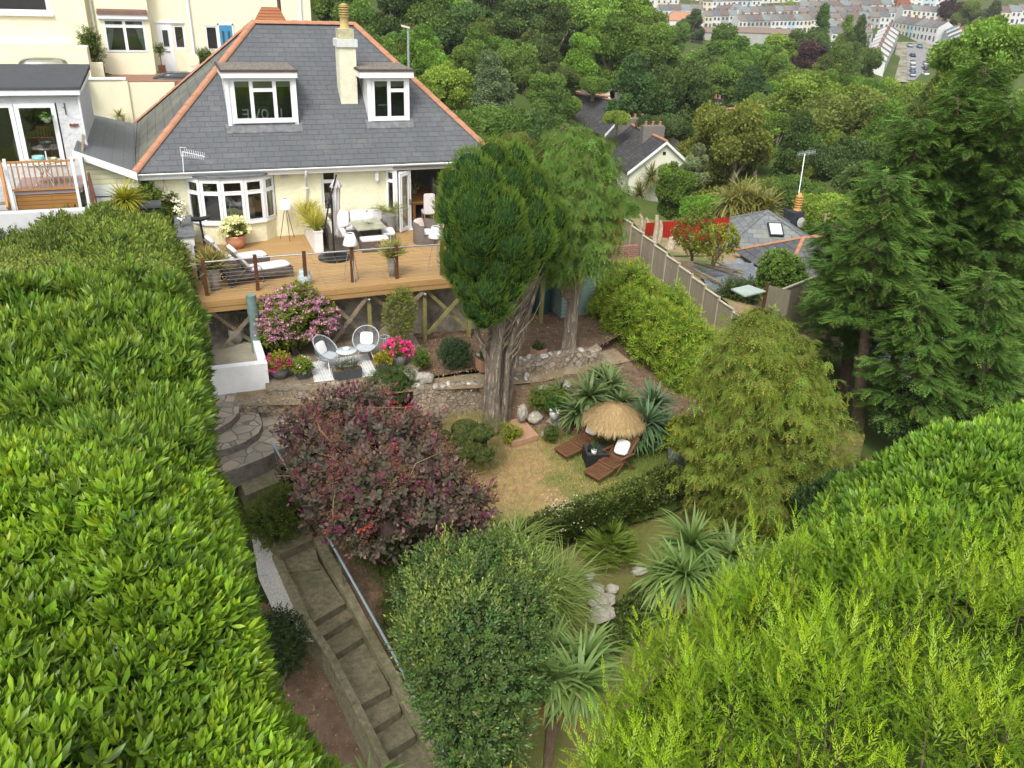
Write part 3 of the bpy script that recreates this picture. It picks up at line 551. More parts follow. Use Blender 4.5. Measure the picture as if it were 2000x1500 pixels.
# small window with mirror
window(bung, TR((4.46, .12, .74)), .54, 1.4, (1,), 1.03); sl2 = MB(); sl2.box(4.40, -.12, .66, 5.06, .05, .74); sl2.build('window_sill', M['white'], bung)
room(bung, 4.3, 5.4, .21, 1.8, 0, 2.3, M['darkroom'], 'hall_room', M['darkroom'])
mr = MB(); mr.lathe((0, 0, 0), [(0, 0), (.17, 0), (.18, .02), (0, .03)], 24, TR((0, 0, 0), 0, rad(90)))
o = mr.build('round_mirror', mat('mirror_back', (.62, .68, .66), .3, .5), None); o.location = (4.74, .32, 1.15); tag(o, 'round pale mirror standing inside the narrow window', 'mirror')
# door bay
db = MB(); db.prism([(6.72, 0), (6.96, -.3), (9.3, -.3), (9.5, 0)], 2.12, 2.2); db.build('door_bay_head', M['white'], bung)
db = MB(); db.prism([(6.66, 0.0), (6.92, -.42), (9.4, -.42), (9.6, 0.0)], 2.2, 2.24); db.build('door_bay_roof', M['lead'], bung)
an = math.atan2(-.3, .24)
db = MB(); db.box(0, 0, 0, .384, .1, .7, TR((6.72, 0, 0), an)); db.build('door_bay_plinth', wallo.data.materials[0], bung)
window(bung, TR((6.72, 0, .7), an), .384, 1.42, (1,), 1.05)
db = MB(); db.box(6.94, -.32, 0, 7.01, -.25, 2.12); db.box(7.01, -.32, 0, 9.2, -.2, .04); db.box(9.2, -.32, 0, 9.27, -.25, 2.12); db.build('door_frame', M['white'], bung)
def leaf_door(a, b, h=2.03):
 a, b = Vector((*a, .05)), Vector((*b, .05)); an = math.atan2(b.y-a.y, b.x-a.x)
 f = window(bung, TR(a, an), (b-a).length, h, (1,), None, .09, name='folding_door')
 hd = MB(); p = TR(a, an) @ Vector(((b-a).length-.06, -.08, 1.0)); hd.box(p.x-.015, p.y-.02, .9, p.x+.015, p.y+.01, 1.1); hd.build('handle', M['steel'], f)
leaf_door((6.97, -.66), (7.44, -.2)); leaf_door((7.05, -.34), (7.50, -.17))
room(bung, 6.9, 10.2, .21, 5.5, 0.0, 2.3, M['paleroom'], 'dining_room')
br = MB(); br.box(7.15, 5.3, 0, 8.3, 5.45, 2.2); br.build('brick_chimney_breast', M['brick'], bung)
# dining furniture
dt = thing('dining_table', 'oak dining table inside the open folding doors', 'table', (8.4, 1.6, 0))
b = MB(); b.box(7.75, .6, .70, 8.85, 3.6, .76); b.build('tabletop', M['oak'], dt)
for x in (7.8, 8.72):
 for y in (.65, 3.45): MB().box(x, y, 0, x+.1, y+.1, .70).build('leg', M['oak'], dt)
b = MB(); b.box(7.8, .7, .62, 8.8, .74, .70); b.build('apron', M['oak'], dt)
dc = thing('dining_chair', 'high backed pale dining chair at the near end of the oak table', 'chair', (8.28, .35, 0), math.pi, 'pale dining chairs', local=True)
b = MB(); b.sq((0, 0, .45), (.44, .44, .14)); b.build('seat', M['cushion'], dc)
b = MB(); b.sq((0, .2, .78), (.42, .1, .75), None, .25); b.build('backrest', M['cushion'], dc)
for x in (-.17, .17):
 for y in (-.17, .17): MB().tube((x, y, 0), (x, y, .4), .02, .025, 6).build('leg', M['oak'], dc)
dc.rotation_euler = (0, 0, math.pi)
for i, (x, y, r, l) in enumerate(((8.98, 1.3, -math.pi/2, 'nearest pale dining chair on the right side of the oak table'), (8.98, 2.1, -math.pi/2, 'middle pale dining chair on the right side of the oak table'), (8.98, 2.9, -math.pi/2, 'farthest pale dining chair on the right side of the oak table'), (7.6, 1.3, math.pi/2, 'pale dining chair on the left side of the oak table'))):
 dup(dc, (x, y, 0), r, label=l)
fl = MB(); fl.lathe((8.2, 1.9, 0), [(.07, .76), (.10, .82), (.06, .95)])
for k in range(30):
 R_ = random.Random(k); fl.sq((8.2+R_.gauss(0, .12), 1.9+R_.gauss(0, .12), 1.05+R_.gauss(0, .09)), (.07, .07, .07), None, .9, 4)
tag(fl.build('table_flowers', mat('cream_green_flowers', (.33, .38, .20), .8, .2, .6, 20), None), 'vase of cream flowers and greenery on the oak dining table', 'flowers')
# wall lamp, flood light, bracket, aerial
wlm = thing('wall_lantern', 'white coach lantern on the cream wall between window and folding doors', 'lantern', (6.35, -.02, 1.9))
b = MB(); b.box(6.30, -.03, 1.7, 6.40, 0, 1.86); b.path([(6.35, -.02, 1.78), (6.35, -.12, 1.7), (6.35, -.14, 1.76)], .012, 5); b.build('bracket', M['white'], wlm)
b = MB(); b.lathe((6.35, -.14, 0), [(.05, 1.76), (.085, 1.95), (.10, 1.96), (.03, 2.05), (0, 2.1)], 6, None, False); b.build('lantern_head', M['white'], wlm)
b = MB(); b.box(3.14, -.12, 2.0, 3.36, -.03, 2.1); b.box(3.2, -.03, 2.03, 3.3, 0, 2.08)
tag(b.build('security_light', mat('grey_plastic', (.45, .46, .44), .5), None), 'small grey security light under the gutter beside the bow window', 'lamp')
ae = thing('tv_aerial', 'white television aerial on a short mast above the gutter left of the bow window', 'aerial', PY(359, 338, YE))
p0 = PY(359, 340, YE-.1); p1 = PY(356, 296, YE-.1); b = MB(); b.path([p0, p1], .016, 6); b.build('mast', M['white'], ae)
q0 = p1+Vector((0, 0, 0)); q1 = PY(400, 306, YE-.5); b = MB(); b.path([q0, q1], .010, 5)
for k in range(12):
 c_ = q0.lerp(q1, .08+.08*k); b.bar(c_-Vector((.03, .02, .11)), c_+Vector((.03, .02, .11)), .008)
for k in (-1, 1): b.bar(q0+Vector((-.06, 0, .13*k)), q0+Vector((.12, -.05, .13*k)), .012)
b.bar(q0+Vector((-.05, 0, -.13)), q0+Vector((-.05, 0, .13)), .012); b.build('antenna', M['white'], ae)
# white garage / lean-to
gar = thing('garage', 'cream boarded lean-to garage with white doors under a sloping slate roof', 'garage', (-2, 3, .4))
b = MB(); e0, e1, e2, e3 = (-2.82, -.62, 3.17), (-1.22, -.62, 2.44), (-1.42, 8.6, 2.44), (-2.85, 6.3, 3.2)
b.face([e0, e1, e2, e3]); go = b.build('garage_roof', mat('smooth_slate_roof', (.14, .155, .165), .6, .3, .12, 1, pattern=('brick', .5, .32, .005, (.13, .145, .15), (.08, .09, .09)), bump=.004), gar)
b = MB(); b.hexa([(-2.86, -.66, 2.98), (-1.2, -.66, 2.22), (-1.2, -.62, 2.22), (-2.86, -.62, 2.98), (-2.86, -.66, 3.19), (-1.2, -.66, 2.46), (-1.2, -.62, 2.46), (-2.86, -.62, 3.19)]); b.build('bargeboard', M['white'], go)
b = MB(); b.face([(-2.7, -.4, .3), (-1.2, -.4, .3), (-1.2, -.4, 2.42), (-2.7, -.4, 3.1)]); b.face([(-2.7, 6, .3), (-2.7, -.4, .3), (-2.7, -.4, 3.1), (-2.7, 6, 3.1)]); b.build('garage_wall', mat('cream_clapboard', (.62, .61, .42), .8, .2, .08, 2, pattern=('plank', .15, .006, (.60, .60, .42)), bump=.01), gar)
gd = MB(); gd.box(-2.55, -.46, .35, -1.86, -.401, 1.95); gd.box(-1.84, -.46, .35, -1.2, -.401, 1.95); gd.box(-2.6, -.44, 1.96, -1.16, -.401, 2.06); gdo = gd.build('garage_door', mat('white_boards', (.68, .70, .72), .6, .3, .05, 3, pattern=('plank', .3, .004, (.66, .68, .70))), gar)
b = MB(); b.box(-2.52, -.475, 1.72, -2.0, -.461, 1.75); b.box(-1.7, -.475, 1.72, -1.24, -.461, 1.75); b.build('strap_hinge', M['blackmetal'], gdo)
b = MB(); b.box(-1.44, -.45, 2.37, -1.3, 9.2, 2.41); b.build('valley_flashing', M['lead'], go)
# ================================================================ NEIGHBOUR EXTENSION (left)
nb = thing('neighbour_extension', 'pale grey roughcast extension with a flat dark roof and glazed doors at the left edge', 'building', (-4.5, 2.5, 2.4))
b = MB(); wall_holes(b, TR((-7.5, 1.0, 1.0)), 4.9, 3.55, [(2.05, 4.28, 1.45, 3.3)], .15); b.box(-2.75, 1.15, 1.0, -2.6, 6.0, 4.55); b.build('wall', M['greyrender'], nb)
b = MB(); b.box(-7.5, .78, 4.55, -2.5, .84, 4.72); b.box(-2.56, .84, 4.55, -2.5, 6, 4.72); b.build('fascia', M['white'], nb)
b = MB(); b.hexa([(-7.5, .76, 4.7), (-2.46, .76, 4.7), (-2.36, 4.6, 4.9), (-7.5, 4.6, 4.9), (-7.5, .76, 4.78), (-2.46, .76, 4.78), (-2.36, 4.6, 5.05), (-7.5, 4.6, 5.05)]); b.build('flat_roof', M['felt'], nb)
window(nb, TR((-5.45, 1.03, 2.45)), 1.05, 1.85, (1,), None, .09, name='glazed_door'); window(nb, TR((-4.38, 1.0, 2.45)), 1.12, 1.85, (1,), None, .10, name='glazed_door')
room(nb, -5.5, -3.2, 1.2, 4.5, 2.4, 4.4, M['darkroom'], 'room', M['oak'])
b = MB(); b.path([(-2.57, .95, 4.5), (-2.57, .95, 1.5)], .035, 6); b.build('downpipe', M['white'], nb)
t = thing('kitchen_chair', 'slatted wooden chair inside the neighbour\'s glazed doors', 'chair', (-3.85, 1.9, 2.42))
b = MB(); b.box(-4.05, 1.7, 2.85, -3.65, 2.1, 2.9); b.build('seat', M['oak'], t); b = MB()
for k in range(5): b.box(-4.03+k*.09, 2.06, 2.9, -4.0+k*.09, 2.09, 3.4)
b.box(-4.05, 2.05, 3.38, -3.65, 2.1, 3.46); b.build('backrest', M['oak'], t)
for x in (-4.03, -3.7):
 for y in (1.72, 2.04): MB().box(x, y, 2.42, x+.04, y+.04, 2.85).build('leg', M['oak'], t)
b = MB(); b.lathe((-4.45, 1.5, 0), [(0, 2.42), (.2, 2.45), (.24, 3.0), (.18, 3.25), (.05, 3.35)], 12)
tag(b.build('large_urn', mat('stone_urn', (.40, .43, .40), .8, .2, .2, 4), None), 'pale mottled urn behind the left glazed door of the neighbour', 'urn')
b = MB(); b.path([(-3.0, 1.0-.02, 4.15), (-3.0, .93, 4.15), (-3.03, .75, 4.2)], .012, 5); b.path([(-3.0, .97, 4.3), (-3.0, .97, 3.95)], .014, 5)
tag(b.build('wall_bracket', M['blackmetal'], None), 'black iron hanging bracket on the pale grey wall', 'bracket')
b = MB()
for k in range(9): b.box(-2.96+k*.028, .96, 3.6+.012*math.sin(k), -2.935+k*.028, .99, 3.68+.012*math.sin(k*1.7))
tag(b.build('wall_plaque', mat('brown_plaque', (.20, .08, .06), .8), None), 'small brown wavy wall plaque beside the hanging planter', 'plaque')
# neighbour balcony
bal = thing('balcony', 'neighbour\'s small raised deck with orange wooden balustrade and white posts', 'balcony', (-3.8, -.2, 1.7))
b = MB(); b.box(-4.55, -.92, 2.0, -2.75, .98, 2.1); b.build('balcony_floor', mat('mauve_grey_decking', (.34, .27, .27), .7, .2, .1, 3, pattern=('plank', .14, .006, (.3, .25, .25))), bal)
rl = MB(); rl.box(-4.6, -.98, 2.92, -2.8, -.90, 2.97); rl.box(-4.6, -.97, 2.12, -2.8, -.91, 2.17); rl.build('handrail', M['oak'], bal)
for k in range(12): MB().box(-4.5+k*.145, -.955, 2.17, -4.465+k*.145, -.92, 2.92).build('baluster', M['oak'], bal)
for x in (-4.66, -2.92, -2.68): MB().box(x, -1.0, 1.5, x+.08, -.92, 3.05).build('post', M['white'], bal)
b = MB(); b.bar((-2.62, -.9, 2.9), (-2.62, .9, 3.35), .06); b.bar((-2.62, -.9, 2.15), (-2.62, .9, 2.3), .06)
for k in range(7): b.bar((-2.62, -.8+.25*k, 2.2+.02*k), (-2.62, -.8+.25*k, 2.95+.06*k), .035)
b.build('side_rail', M['oldtimber'], bal)
b = MB(); b.box(-4.55, -.9, 1.1, -2.9, -.8, 1.98); b.build('store_door', mat('orange_stained_boards', (.36, .18, .05), .6, .3, .15, 3, pattern=('plank', .12, .006, (.3, .15, .05))), bal)
b = MB(); b.bar((-4.75, -.96, 1.1), (-4.75, -.96, 3.0), .09); b.bar((-4.72, -1.1, 2.9), (-4.62, -2.0, 1.9), .06, .1); b.build('stair_rail', M['oak'], bal)
for k in range(4): MB().box(-5.5, -1.2-.25*k, 1.8-.2*k, -4.75, -.95-.25*k, 1.84-.2*k).build('stair_tread', M['oldtimber'], bal)
tb = thing('glass_table', 'round glass topped table behind the neighbour\'s orange balustrade', 'table', (-3.75, -.1, 2.1))
b = MB(); b.lathe((-3.75, -.1, 0), [(0, 2.78), (.52, 2.78), (.53, 2.795), (.52, 2.81), (0, 2.81)], 28); b.build('tabletop', mat('frosted_glass_top', (.52, .56, .52), .15, .5, .05), tb)
for k in range(4):
 a = k*math.pi/2+.6; MB().path([(-3.75+.35*math.cos(a), -.1+.35*math.sin(a), 2.1), (-3.75+.08*math.cos(a), -.1+.08*math.sin(a), 2.45), (-3.75+.3*math.cos(a), -.1+.3*math.sin(a), 2.78)], .015, 5).build('leg', M['steel'], tb)
bw = MB(); bw.lathe((-3.85, -.15, 0), [(.06, 2.812), (.14, 2.86), (.17, 2.96), (.15, 2.93), (0, 2.88)], 14); tag(bw.build('bowl', mat('turquoise_bowl', (.25, .50, .52), .3, .5), None), 'turquoise bowl on the round glass table', 'bowl')
bw = MB(); bw.tube((-3.62, -.2, 2.812), (-3.62, -.2, 3.1), .02, .015); tag(bw.build('candle', M['white'], None), 'tall white candle on the round glass table', 'candle')
bw = MB()
for k in range(6): bw.sq((-3.45+.05*math.cos(k), -.1+.05*math.sin(k), 2.86), (.08, .08, .08), None, .9, 4)
tag(bw.build('shell_pile', mat('straw_shell', (.60, .50, .33), .8), None), 'small pile of straw coloured shells on the round glass table', 'ornament')
lw = thing('garden_wall', 'long white rendered terrace wall with grey streaks below the neighbour\'s balcony', 'wall', (-4.5, -2, 1.2))
b = MB(); b.box(-8, -2.3, -.5, -2.75, -2.1, 1.2); b.build('wall', M['greyrender'], lw)
b = MB(); b.box(-8, -2.38, 1.2, -2.65, -2.02, 1.82); b.build('coping', mat('streaky_white_board', (.60, .60, .62), .5, .3, .12, .5, stain=((.42, .42, .44), 1.2, .5, .8)), lw)
# cream terrace houses behind
th = thing('terraced_house', 'tall pale cream terrace house with a curtained bay window and white front door', 'house', (.5, 14, 3.9))
cb_ = M['cream2']; b = MB()
wall_holes(b, TR((-2.75, 12.9, 3.7)), 4.5, 5.3, [(2.65, 3.25, .25, 2.2), (3.3, 3.75, 1.15, 2.1)], .3); b.build('wall', cb_, th)
b = MB(); b.box(-2.35, 12.3, 3.7, -.35, 12.9, 4.73); b.box(-2.35, 12.3, 6.2, -.35, 12.9, 9.0); b.box(-2.35, 12.3, 4.73, -2.15, 12.9, 6.2); b.box(-.55, 12.3, 4.73, -.35, 12.9, 6.2); bo = b.build('bay', cb_, th)
b = MB(); b.box(-2.3, 12.15, 6.05, -.4, 12.3, 6.22); b.build('canopy_fascia', M['white'], bo); b = MB(); b.hexa([(-2.32, 12.1, 6.22), (-.38, 12.1, 6.22), (-.38, 12.32, 6.26), (-2.32, 12.32, 6.26), (-2.3, 12.14, 6.35), (-.4, 12.14, 6.35), (-.4, 12.3, 6.42), (-2.3, 12.3, 6.42)]); b.build('canopy_roof', mat('brown_tile', (.16, .09, .07), .8), bo)
window(th, TR((-2.15, 12.34, 4.75)), 1.6, 1.3, (1, 1), 1.02); room(th, -2.1, -.6, 12.6, 12.85, 4.75, 6.1, M['darkroom'], 'bay_room')
b = MB()
for s_ in (-1, 1):
 for k in range(5): x = -1.35+s_*(.72-.08*k); b.path([(x, 12.5, 5.95), (x+s_*.03*k, 12.5, 5.3), (-1.35+s_*.7, 12.5, 4.8)], [.05, .04, .05], 6)
b.build('curtain', mat('pale_green_curtain', (.5, .56, .5), .9), th)
b = MB(); b.box(-.1, 12.88, 3.95, .5, 12.95, 5.9); b.box(-.14, 12.84, 5.88, 1.02, 12.9, 5.95); do = b.build('front_door', M['white'], th, label='white front door with a narrow dark pane')
b = MB(); b.box(.10, 12.86, 4.95, .32, 12.879, 5.6); b.build('pane', mat('dark_door_glass', (.05, .05, .05), .1, .5), do); b = MB(); b.box(.12, 12.85, 4.72, .32, 12.875, 4.76); b.build('letter_plate', M['steel'], do)
window(th, TR((.55, 12.98, 4.85)), .45, .95, (1,), None, .04); room(th, .56, .98, 13.1, 13.3, 4.8, 5.8, M['darkroom'], 'porch')
b = MB(); b.box(-.9, 12.86, 7.35, -.1, 12.9, 7.45); b.box(-2.2, 12.24, 7.3, -.5, 12.3, 7.38); b.box(.35, 12.86, 7.2, 1.1, 12.9, 7.3); b.build('window_sill', M['white'], th)
b = MB(); b.path([(-2.52, 12.84, 9), (-2.52, 12.84, 3.8)], .06, 8); b.path([(1.25, 12.84, 9), (1.3, 12.84, 3.9)], .06, 8); b.build('downpipe', M['white'], th)
b = MB(); b.box(-.4, 12.0, 3.7, .9, 12.9, 3.92); b.box(-.2, 11.7, 3.6, .95, 12.0, 3.78); b.build('door_step', M['concrete'], th)
t2 = thing('terraced_house', 'pale cream terrace house with a bright blue front door, partly behind the slate roof', 'house', (3.9, 14, 3.9))
b = MB(); wall_holes(b, TR((1.75, 12.9, 3.7)), 4.4, 5.3, [(.1, .62, 1.1, 2.1)], .3); b.box(6.15, 12.9, 3.0, 6.45, 19, 9); b.build('wall', cb_, t2)
window(t2, TR((1.85, 12.98, 4.8)), .52, 1.0, (1,), None, .04); room(t2, 1.86, 2.35, 13.1, 13.3, 4.8, 5.8, M['darkroom'], 'porch')
b = MB(); b.box(2.44, 12.86, 3.95, 2.98, 12.93, 5.82); do = b.build('front_door', mat('blue_door', (.06, .27, .48), .4, .4), t2, label='bright blue front door')
b = MB(); b.box(2.54, 12.85, 4.9, 2.64, 12.859, 5.6); b.box(2.78, 12.85, 4.9, 2.88, 12.859, 5.6); b.build('pane', mat('leaded_pane', (.06, .10, .12), .2, .5), do)
b = MB(); b.box(2.38, 12.85, 3.9, 2.44, 12.9, 5.9); b.box(2.98, 12.85, 3.9, 3.04, 12.9, 5.9); b.box(2.38, 12.85, 5.83, 3.04, 12.9, 5.9); b.build('door_frame', M['white'], t2)
b = MB(); b.box(2.3, 12.84, 7.3, 3.2, 12.9, 7.4); b.box(4.1, 12.84, 7.32, 5.4, 12.9, 7.42); b.build('window_sill', M['white'], t2)
b = MB(); b.path([(6.0, 12.84, 9), (6.0, 12.84, 4)], .05, 8); b.build('downpipe', M['white'], t2)
t3 = thing('terraced_house', 'pale cream terrace house with a large dark picture window at the top left corner', 'house', (-5, 13, 4))
b = MB(); wall_holes(b, TR((-9, 12.3, 4.6)), 6.3, 4.4, [(2.75, 5.0, 1.6, 3.6)], .3); b.box(-9, 12.6, 4.5, -2.75, 18, 9); b.box(-9, 11.7, 3.6, -3.0, 12.3, 5.1); b.build('wall', cb_, t3)
b = MB(); b.box(-6.35, 12.18, 6.1, -3.9, 12.3, 6.2); b.build('window_sill', M['white'], t3); window(t3, TR((-6.25, 12.4, 6.2)), 2.25, 1.9, (1,), None, .1); room(t3, -6.3, -4.0, 12.45, 12.58, 6.2, 8.1, M['darkroom'], 'front_room')
gw = thing('garden_wall', 'cream rendered retaining wall behind the garage, stepped at one end', 'wall', (-1.3, 9.9, 2))
b = MB(); b.box(-3.0, 9.8, .3, -1.55, 10.0, 3.95); b.box(-1.55, 9.82, .3, .3, 10.0, 3.82); b.box(.3, 9.84, .3, 3.0, 10.0, 3.6); b.box(-1.62, 9.72, .3, -1.45, 9.82, 3.9); b.build('wall', M['cream2'], gw)
b = MB(); b.box(-3.1, 9.75, 3.952, -1.5, 10.05, 4.02); b.build('coping', M['white'], gw)
b = MB(); b.prism([(-3.2, 10.0), (3.5, 10.0), (3.5, 12.9), (-3.2, 12.3)], 3.6, 3.87); tag(b.build('driveway', M['paving'], None), kind='structure')
b = MB(); b.prism([(-9, 9.5), (-3.3, 9.5), (-3.2, 12.0), (-9, 11.9)], 3.6, 4.35); tag(b.build('brick_forecourt', M['paving'], None), kind='structure')
pw = thing('garden_wall', 'low curved cream wall dividing two front yards beside a leafy shrub', 'wall', (-2.8, 11.5, 4))
b = MB(); b.box(-3.1, 10.0, 3.6, -2.75, 12.6, 5.1); b.box(-2.75, 10.6, 3.6, -2.3, 10.9, 4.5); b.build('wall', M['cream2'], pw)
gp = thing('gate_pier', 'rounded cream gate pier in front of the white door steps', 'pier', (1.2, 11, 3.9))
b = MB(); b.box(.9, 10.9, 3.6, 1.4, 11.2, 4.6); b.path([(1.15, 10.88, 4.6), (1.15, 11.22, 4.6)], .252, 16); b.build('pier', M['cream2'], gp)
cr = thing('parked_car', 'dark car roof just showing over the cream retaining wall', 'car', (.5, 10.9, 3.9))
b = MB(); b.sq((.6, 10.95, 3.75), (2.3, 1.0, .5), None, .5); b.build('body', M['blackmetal'], cr); b = MB(); b.sq((.55, 10.95, 3.92), (1.5, .85, .42), None, .55); b.build('cabin', mat('dark_glass', (.04, .045, .05), .1, .5), cr)
cr2 = thing('parked_car', 'grey car windscreen showing above the dark flat roof', 'car', (-4.3, 8.5, 3.9))
b = MB(); b.sq((-4.3, 9.5, 4.1), (2.6, 1.5, .7), None, .5); b.build('body', mat('grey_car', (.25, .27, .28), .3, .5), cr2); b = MB(); b.sq((-4.3, 9.5, 4.5), (1.7, 1.3, .6), None, .6); b.build('cabin', M['glass'], cr2)
vp = MB(); vp.path([(4.75, 10, 5), (4.72, 10, 7.6)], .075, 8); tag(vp.build('flue_pipe', mat('rusty_pipe', (.12, .05, .04), .8), None), 'dark rusty flue pipe rising behind the roof ridge', 'pipe')
sh = MB(); p = PY(520, 42, 9); sh.lathe((p.x+.05, 9, 0), [(1.0, 5.0), (.30, 7.0), (.22, 7.1), (0, 7.1)], 8, None, False)
sh2 = sh.build('distant_hipped_porch', M['terracotta'], None); bpy.data.objects.remove(sh2)
b = MB(); b.hexa([(3.3, 8.7, 5.6), (5.2, 8.7, 5.6), (5.2, 9.9, 5.6), (3.3, 9.9, 5.6), (3.95, 9.1, 6.75), (4.6, 9.1, 6.75), (4.6, 9.4, 6.75), (3.95, 9.4, 6.75)]); tag(b.build('tiled_turret_roof', mat('orange_tiles', (.42, .17, .08), .8, .2, .15, 3, pattern=('plank', .12, .02, (.36, .14, .07))), None), 'small orange tiled hip roof poking above the main ridge', 'roof')
sp = thing('street_lamp', 'tall grey street lamp standing against the wooded hillside behind the house', 'street lamp', PY(798, 140, 20))
a, b_ = PY(798, 150, 20), PY(797, 56, 20); MB().path([a-Vector((0, 0, 4)), b_], [.09, .06], 8).build('pole', mat('grey_lamp_pole', (.30, .36, .34), .5), sp)
c = PY(784, 50, 20); b = MB(); b.bar(b_+Vector((.08, 0, .05)), c, .16, .1); b.build('lamp_head', mat('pale_lamp_head', (.68, .68, .66), .4), sp)
# ================================================================ DECK
DZ = 0.0
dk = thing('timber_deck', 'raised golden timber deck in front of the cream bungalow on weathered posts', 'deck', (5, -3, -.3))
b = MB(); b.prism([(.15, -5.9), (10.97, -5.53), (10.97, 0), (-1.25, 0), (-1.25, -3.0), (-.22, -3.0)], -.04, 0.0); b.build('deck_boards', M['deck'], dk)
def fascia(a, b, z0, z1, out=.03):
 m = MB(); a = Vector((*a, 0)); b = Vector((*b, 0)); d = (b-a).normalized(); n = Vector((d.y, -d.x, 0))
 m.hexa([a+Vector((0, 0, z0)), b+Vector((0, 0, z0)), b+n*out+Vector((0, 0, z0)), a+n*out+Vector((0, 0, z0)), a+Vector((0, 0, z1)), b+Vector((0, 0, z1)), b+n*out+Vector((0, 0, z1)), a+n*out+Vector((0, 0, z1))]); return m
for z0, z1, o in ((-.16, -.045, .03), (-.31, -.165, .018)): fascia((.15, -5.9), (10.97, -5.53), z0, z1, o).build('fascia_board', M['deckside'], dk)
for z0, z1, o in ((-.16, -.045, .03), (-.31, -.165, .018)): fascia((-.22, -3.0), (.15, -5.9), z0, z1, o).build('fascia_board', M['deckside'], dk)
MB().box(-1.3, -3.06, -.7, -.22, -3.0, -.05).build('fascia_board', M['oldtimber'], dk)
b = MB()
for k in range(14): b.box(.4+.8*k, -5.6, -.22, .46+.8*k, 0, -.045)
b.build('joists', M['oldtimber'], dk)
supp = []
for px, py, m_ in ((400, 645, 'oldtimber'), (637, 0, ''), (720, 0, ''), (828, 0, ''), (915, 0, ''), (1056, 0, '')):
 y = -5.45+.034*(0); x = PY(px, 600, -5.5).x; supp.append(x)
 MB().box(x-.055, -5.62, -2.3, x+.055, -5.5, -.31).build('support_post', M['greentimber'] if px > 700 else M['oldtimber'], dk)
for i, (x0, x1) in enumerate(((supp[0], supp[0]+1.5), (supp[1]-1.3, supp[1]), (supp[1], supp[2]), (supp[2], supp[3]), (supp[3], supp[4]))):
 for s_, y in ((1, -5.66), (-1, -5.47)):
  za, zb = (-1.75, -.36) if s_ > 0 else (-.36, -1.75)
  MB().bar((x0+.06, y, za), (x1-.06, y, zb), .04, .11).build('cross_brace', M['greentimber'] if i == 4 else M['oldtimber'], dk)
for x in supp[:4]:
 b = MB(); b.lathe((x, -5.66, 0), [(.02, -.5), (.055, -.5), (.06, -.42), (.045, -.40), (.02, -.43)], 12); b.build('post_light', M['steel'], dk)
# guard rail
gr = thing('deck_railing', 'deck railing of brown posts with a steel handrail and thin steel cables', 'railing', (4, -5.3, 0))
rp = []
for px, py in ((404.5, 577), (504, 567), (598, 559), (689, 551), (775, 544), (863, 537)):
 p = PZ(px, py, 0); rp.append(p); MB().box(p.x-.05, p.y-.045, 0, p.x+.05, p.y+.045, 1.05).build('post', M['brownpost'], gr)
p = Vector((10.7, -5.2, 0)); rp.append(p); MB().box(p.x-.05, p.y-.045, 0, p.x+.05, p.y+.045, 1.05).build('post', M['brownpost'], gr)
for a, b_ in zip(rp, rp[1:]):
 MB().path([a+Vector((.05, 0, .96)), b_+Vector((-.05, 0, .96))], .024, 8).build('handrail', M['steel'], gr)
 w_ = MB()
 for k in range(8): w_.path([a+Vector((.05, 0, .08+.105*k)), b_+Vector((-.05, 0, .08+.105*k))], .0035, 4, False)
 w_.build('cables', M['steel'], gr)
q = Vector((rp[0].x-.14, -3.9, 0)); MB().box(q.x-.03, q.y-.03, 0, q.x+.03, q.y+.03, 1.0).build('post', M['blackmetal'], gr)
b = MB(); b.path([rp[0]+Vector((0, .05, .96)), q+Vector((0, 0, .96))], .02, 6)
for k in range(8): b.path([rp[0]+Vector((0, .05, .1+.105*k)), q+Vector((0, 0, .1+.105*k))], .012, 5)
b.build('side_rails', M['blackmetal'], gr)
# cabinet, seat-topped stand
cab = thing('outdoor_counter', 'white rendered outdoor counter with a dark slate top at the left end of the deck', 'counter', (-.1, -2.2, 0))
MB().box(-.26, -2.95, 0, .18, -.6, 1.0).build('counter_body', M['whitewall'], cab); MB().box(-.32, -3.0, 1.002, .22, -.5, 1.04).build('countertop', M['lead'], cab)
st = thing('patio_heater', 'black upright stand with a saddle shaped top beside the white counter', 'heater', (.5, -2.1, 0))
b = MB(); b.tube((.5, -2.1, 0), (.42, -2.1, 1.3), .035); b.lathe((.5, -2.1, 0), [(0, .02), (.22, .03), (.24, 0)], 16); b.bar((.5, -2.1, .55), (.75, -2.2, .6), .03); b.build('stand', M['blackmetal'], st)
rows = []
for i in range(9):
 u = -1+i/4; rows.append([(.45+u*.28, -2.1+v*(.13-.05*u), 1.36+.05*u*u-.05*v*v+.02*u) for v in (-1, -.5, 0, .5, 1)])
b = MB(); b.grid(rows); b.grid([[(x, y, z-.05) for x, y, z in r] for r in rows][::-1])
b.build('heater_head', M['blackmetal'], st)
def vase_flowers(name, label, c, h, potm, pr, fm, n, fr, spread, cat, seed=1, stem=True, fz=None):
 t = thing(name, label, cat, c)
 MB().lathe(c, [(0, .002), (pr*.7, .003), (pr*.85, h*.4), (pr, h*.95), (pr*1.03, h), (pr*.9, h), (pr*.88, h*.9), (0, h*.88)], 20).build('pot', potm, t)
 return t
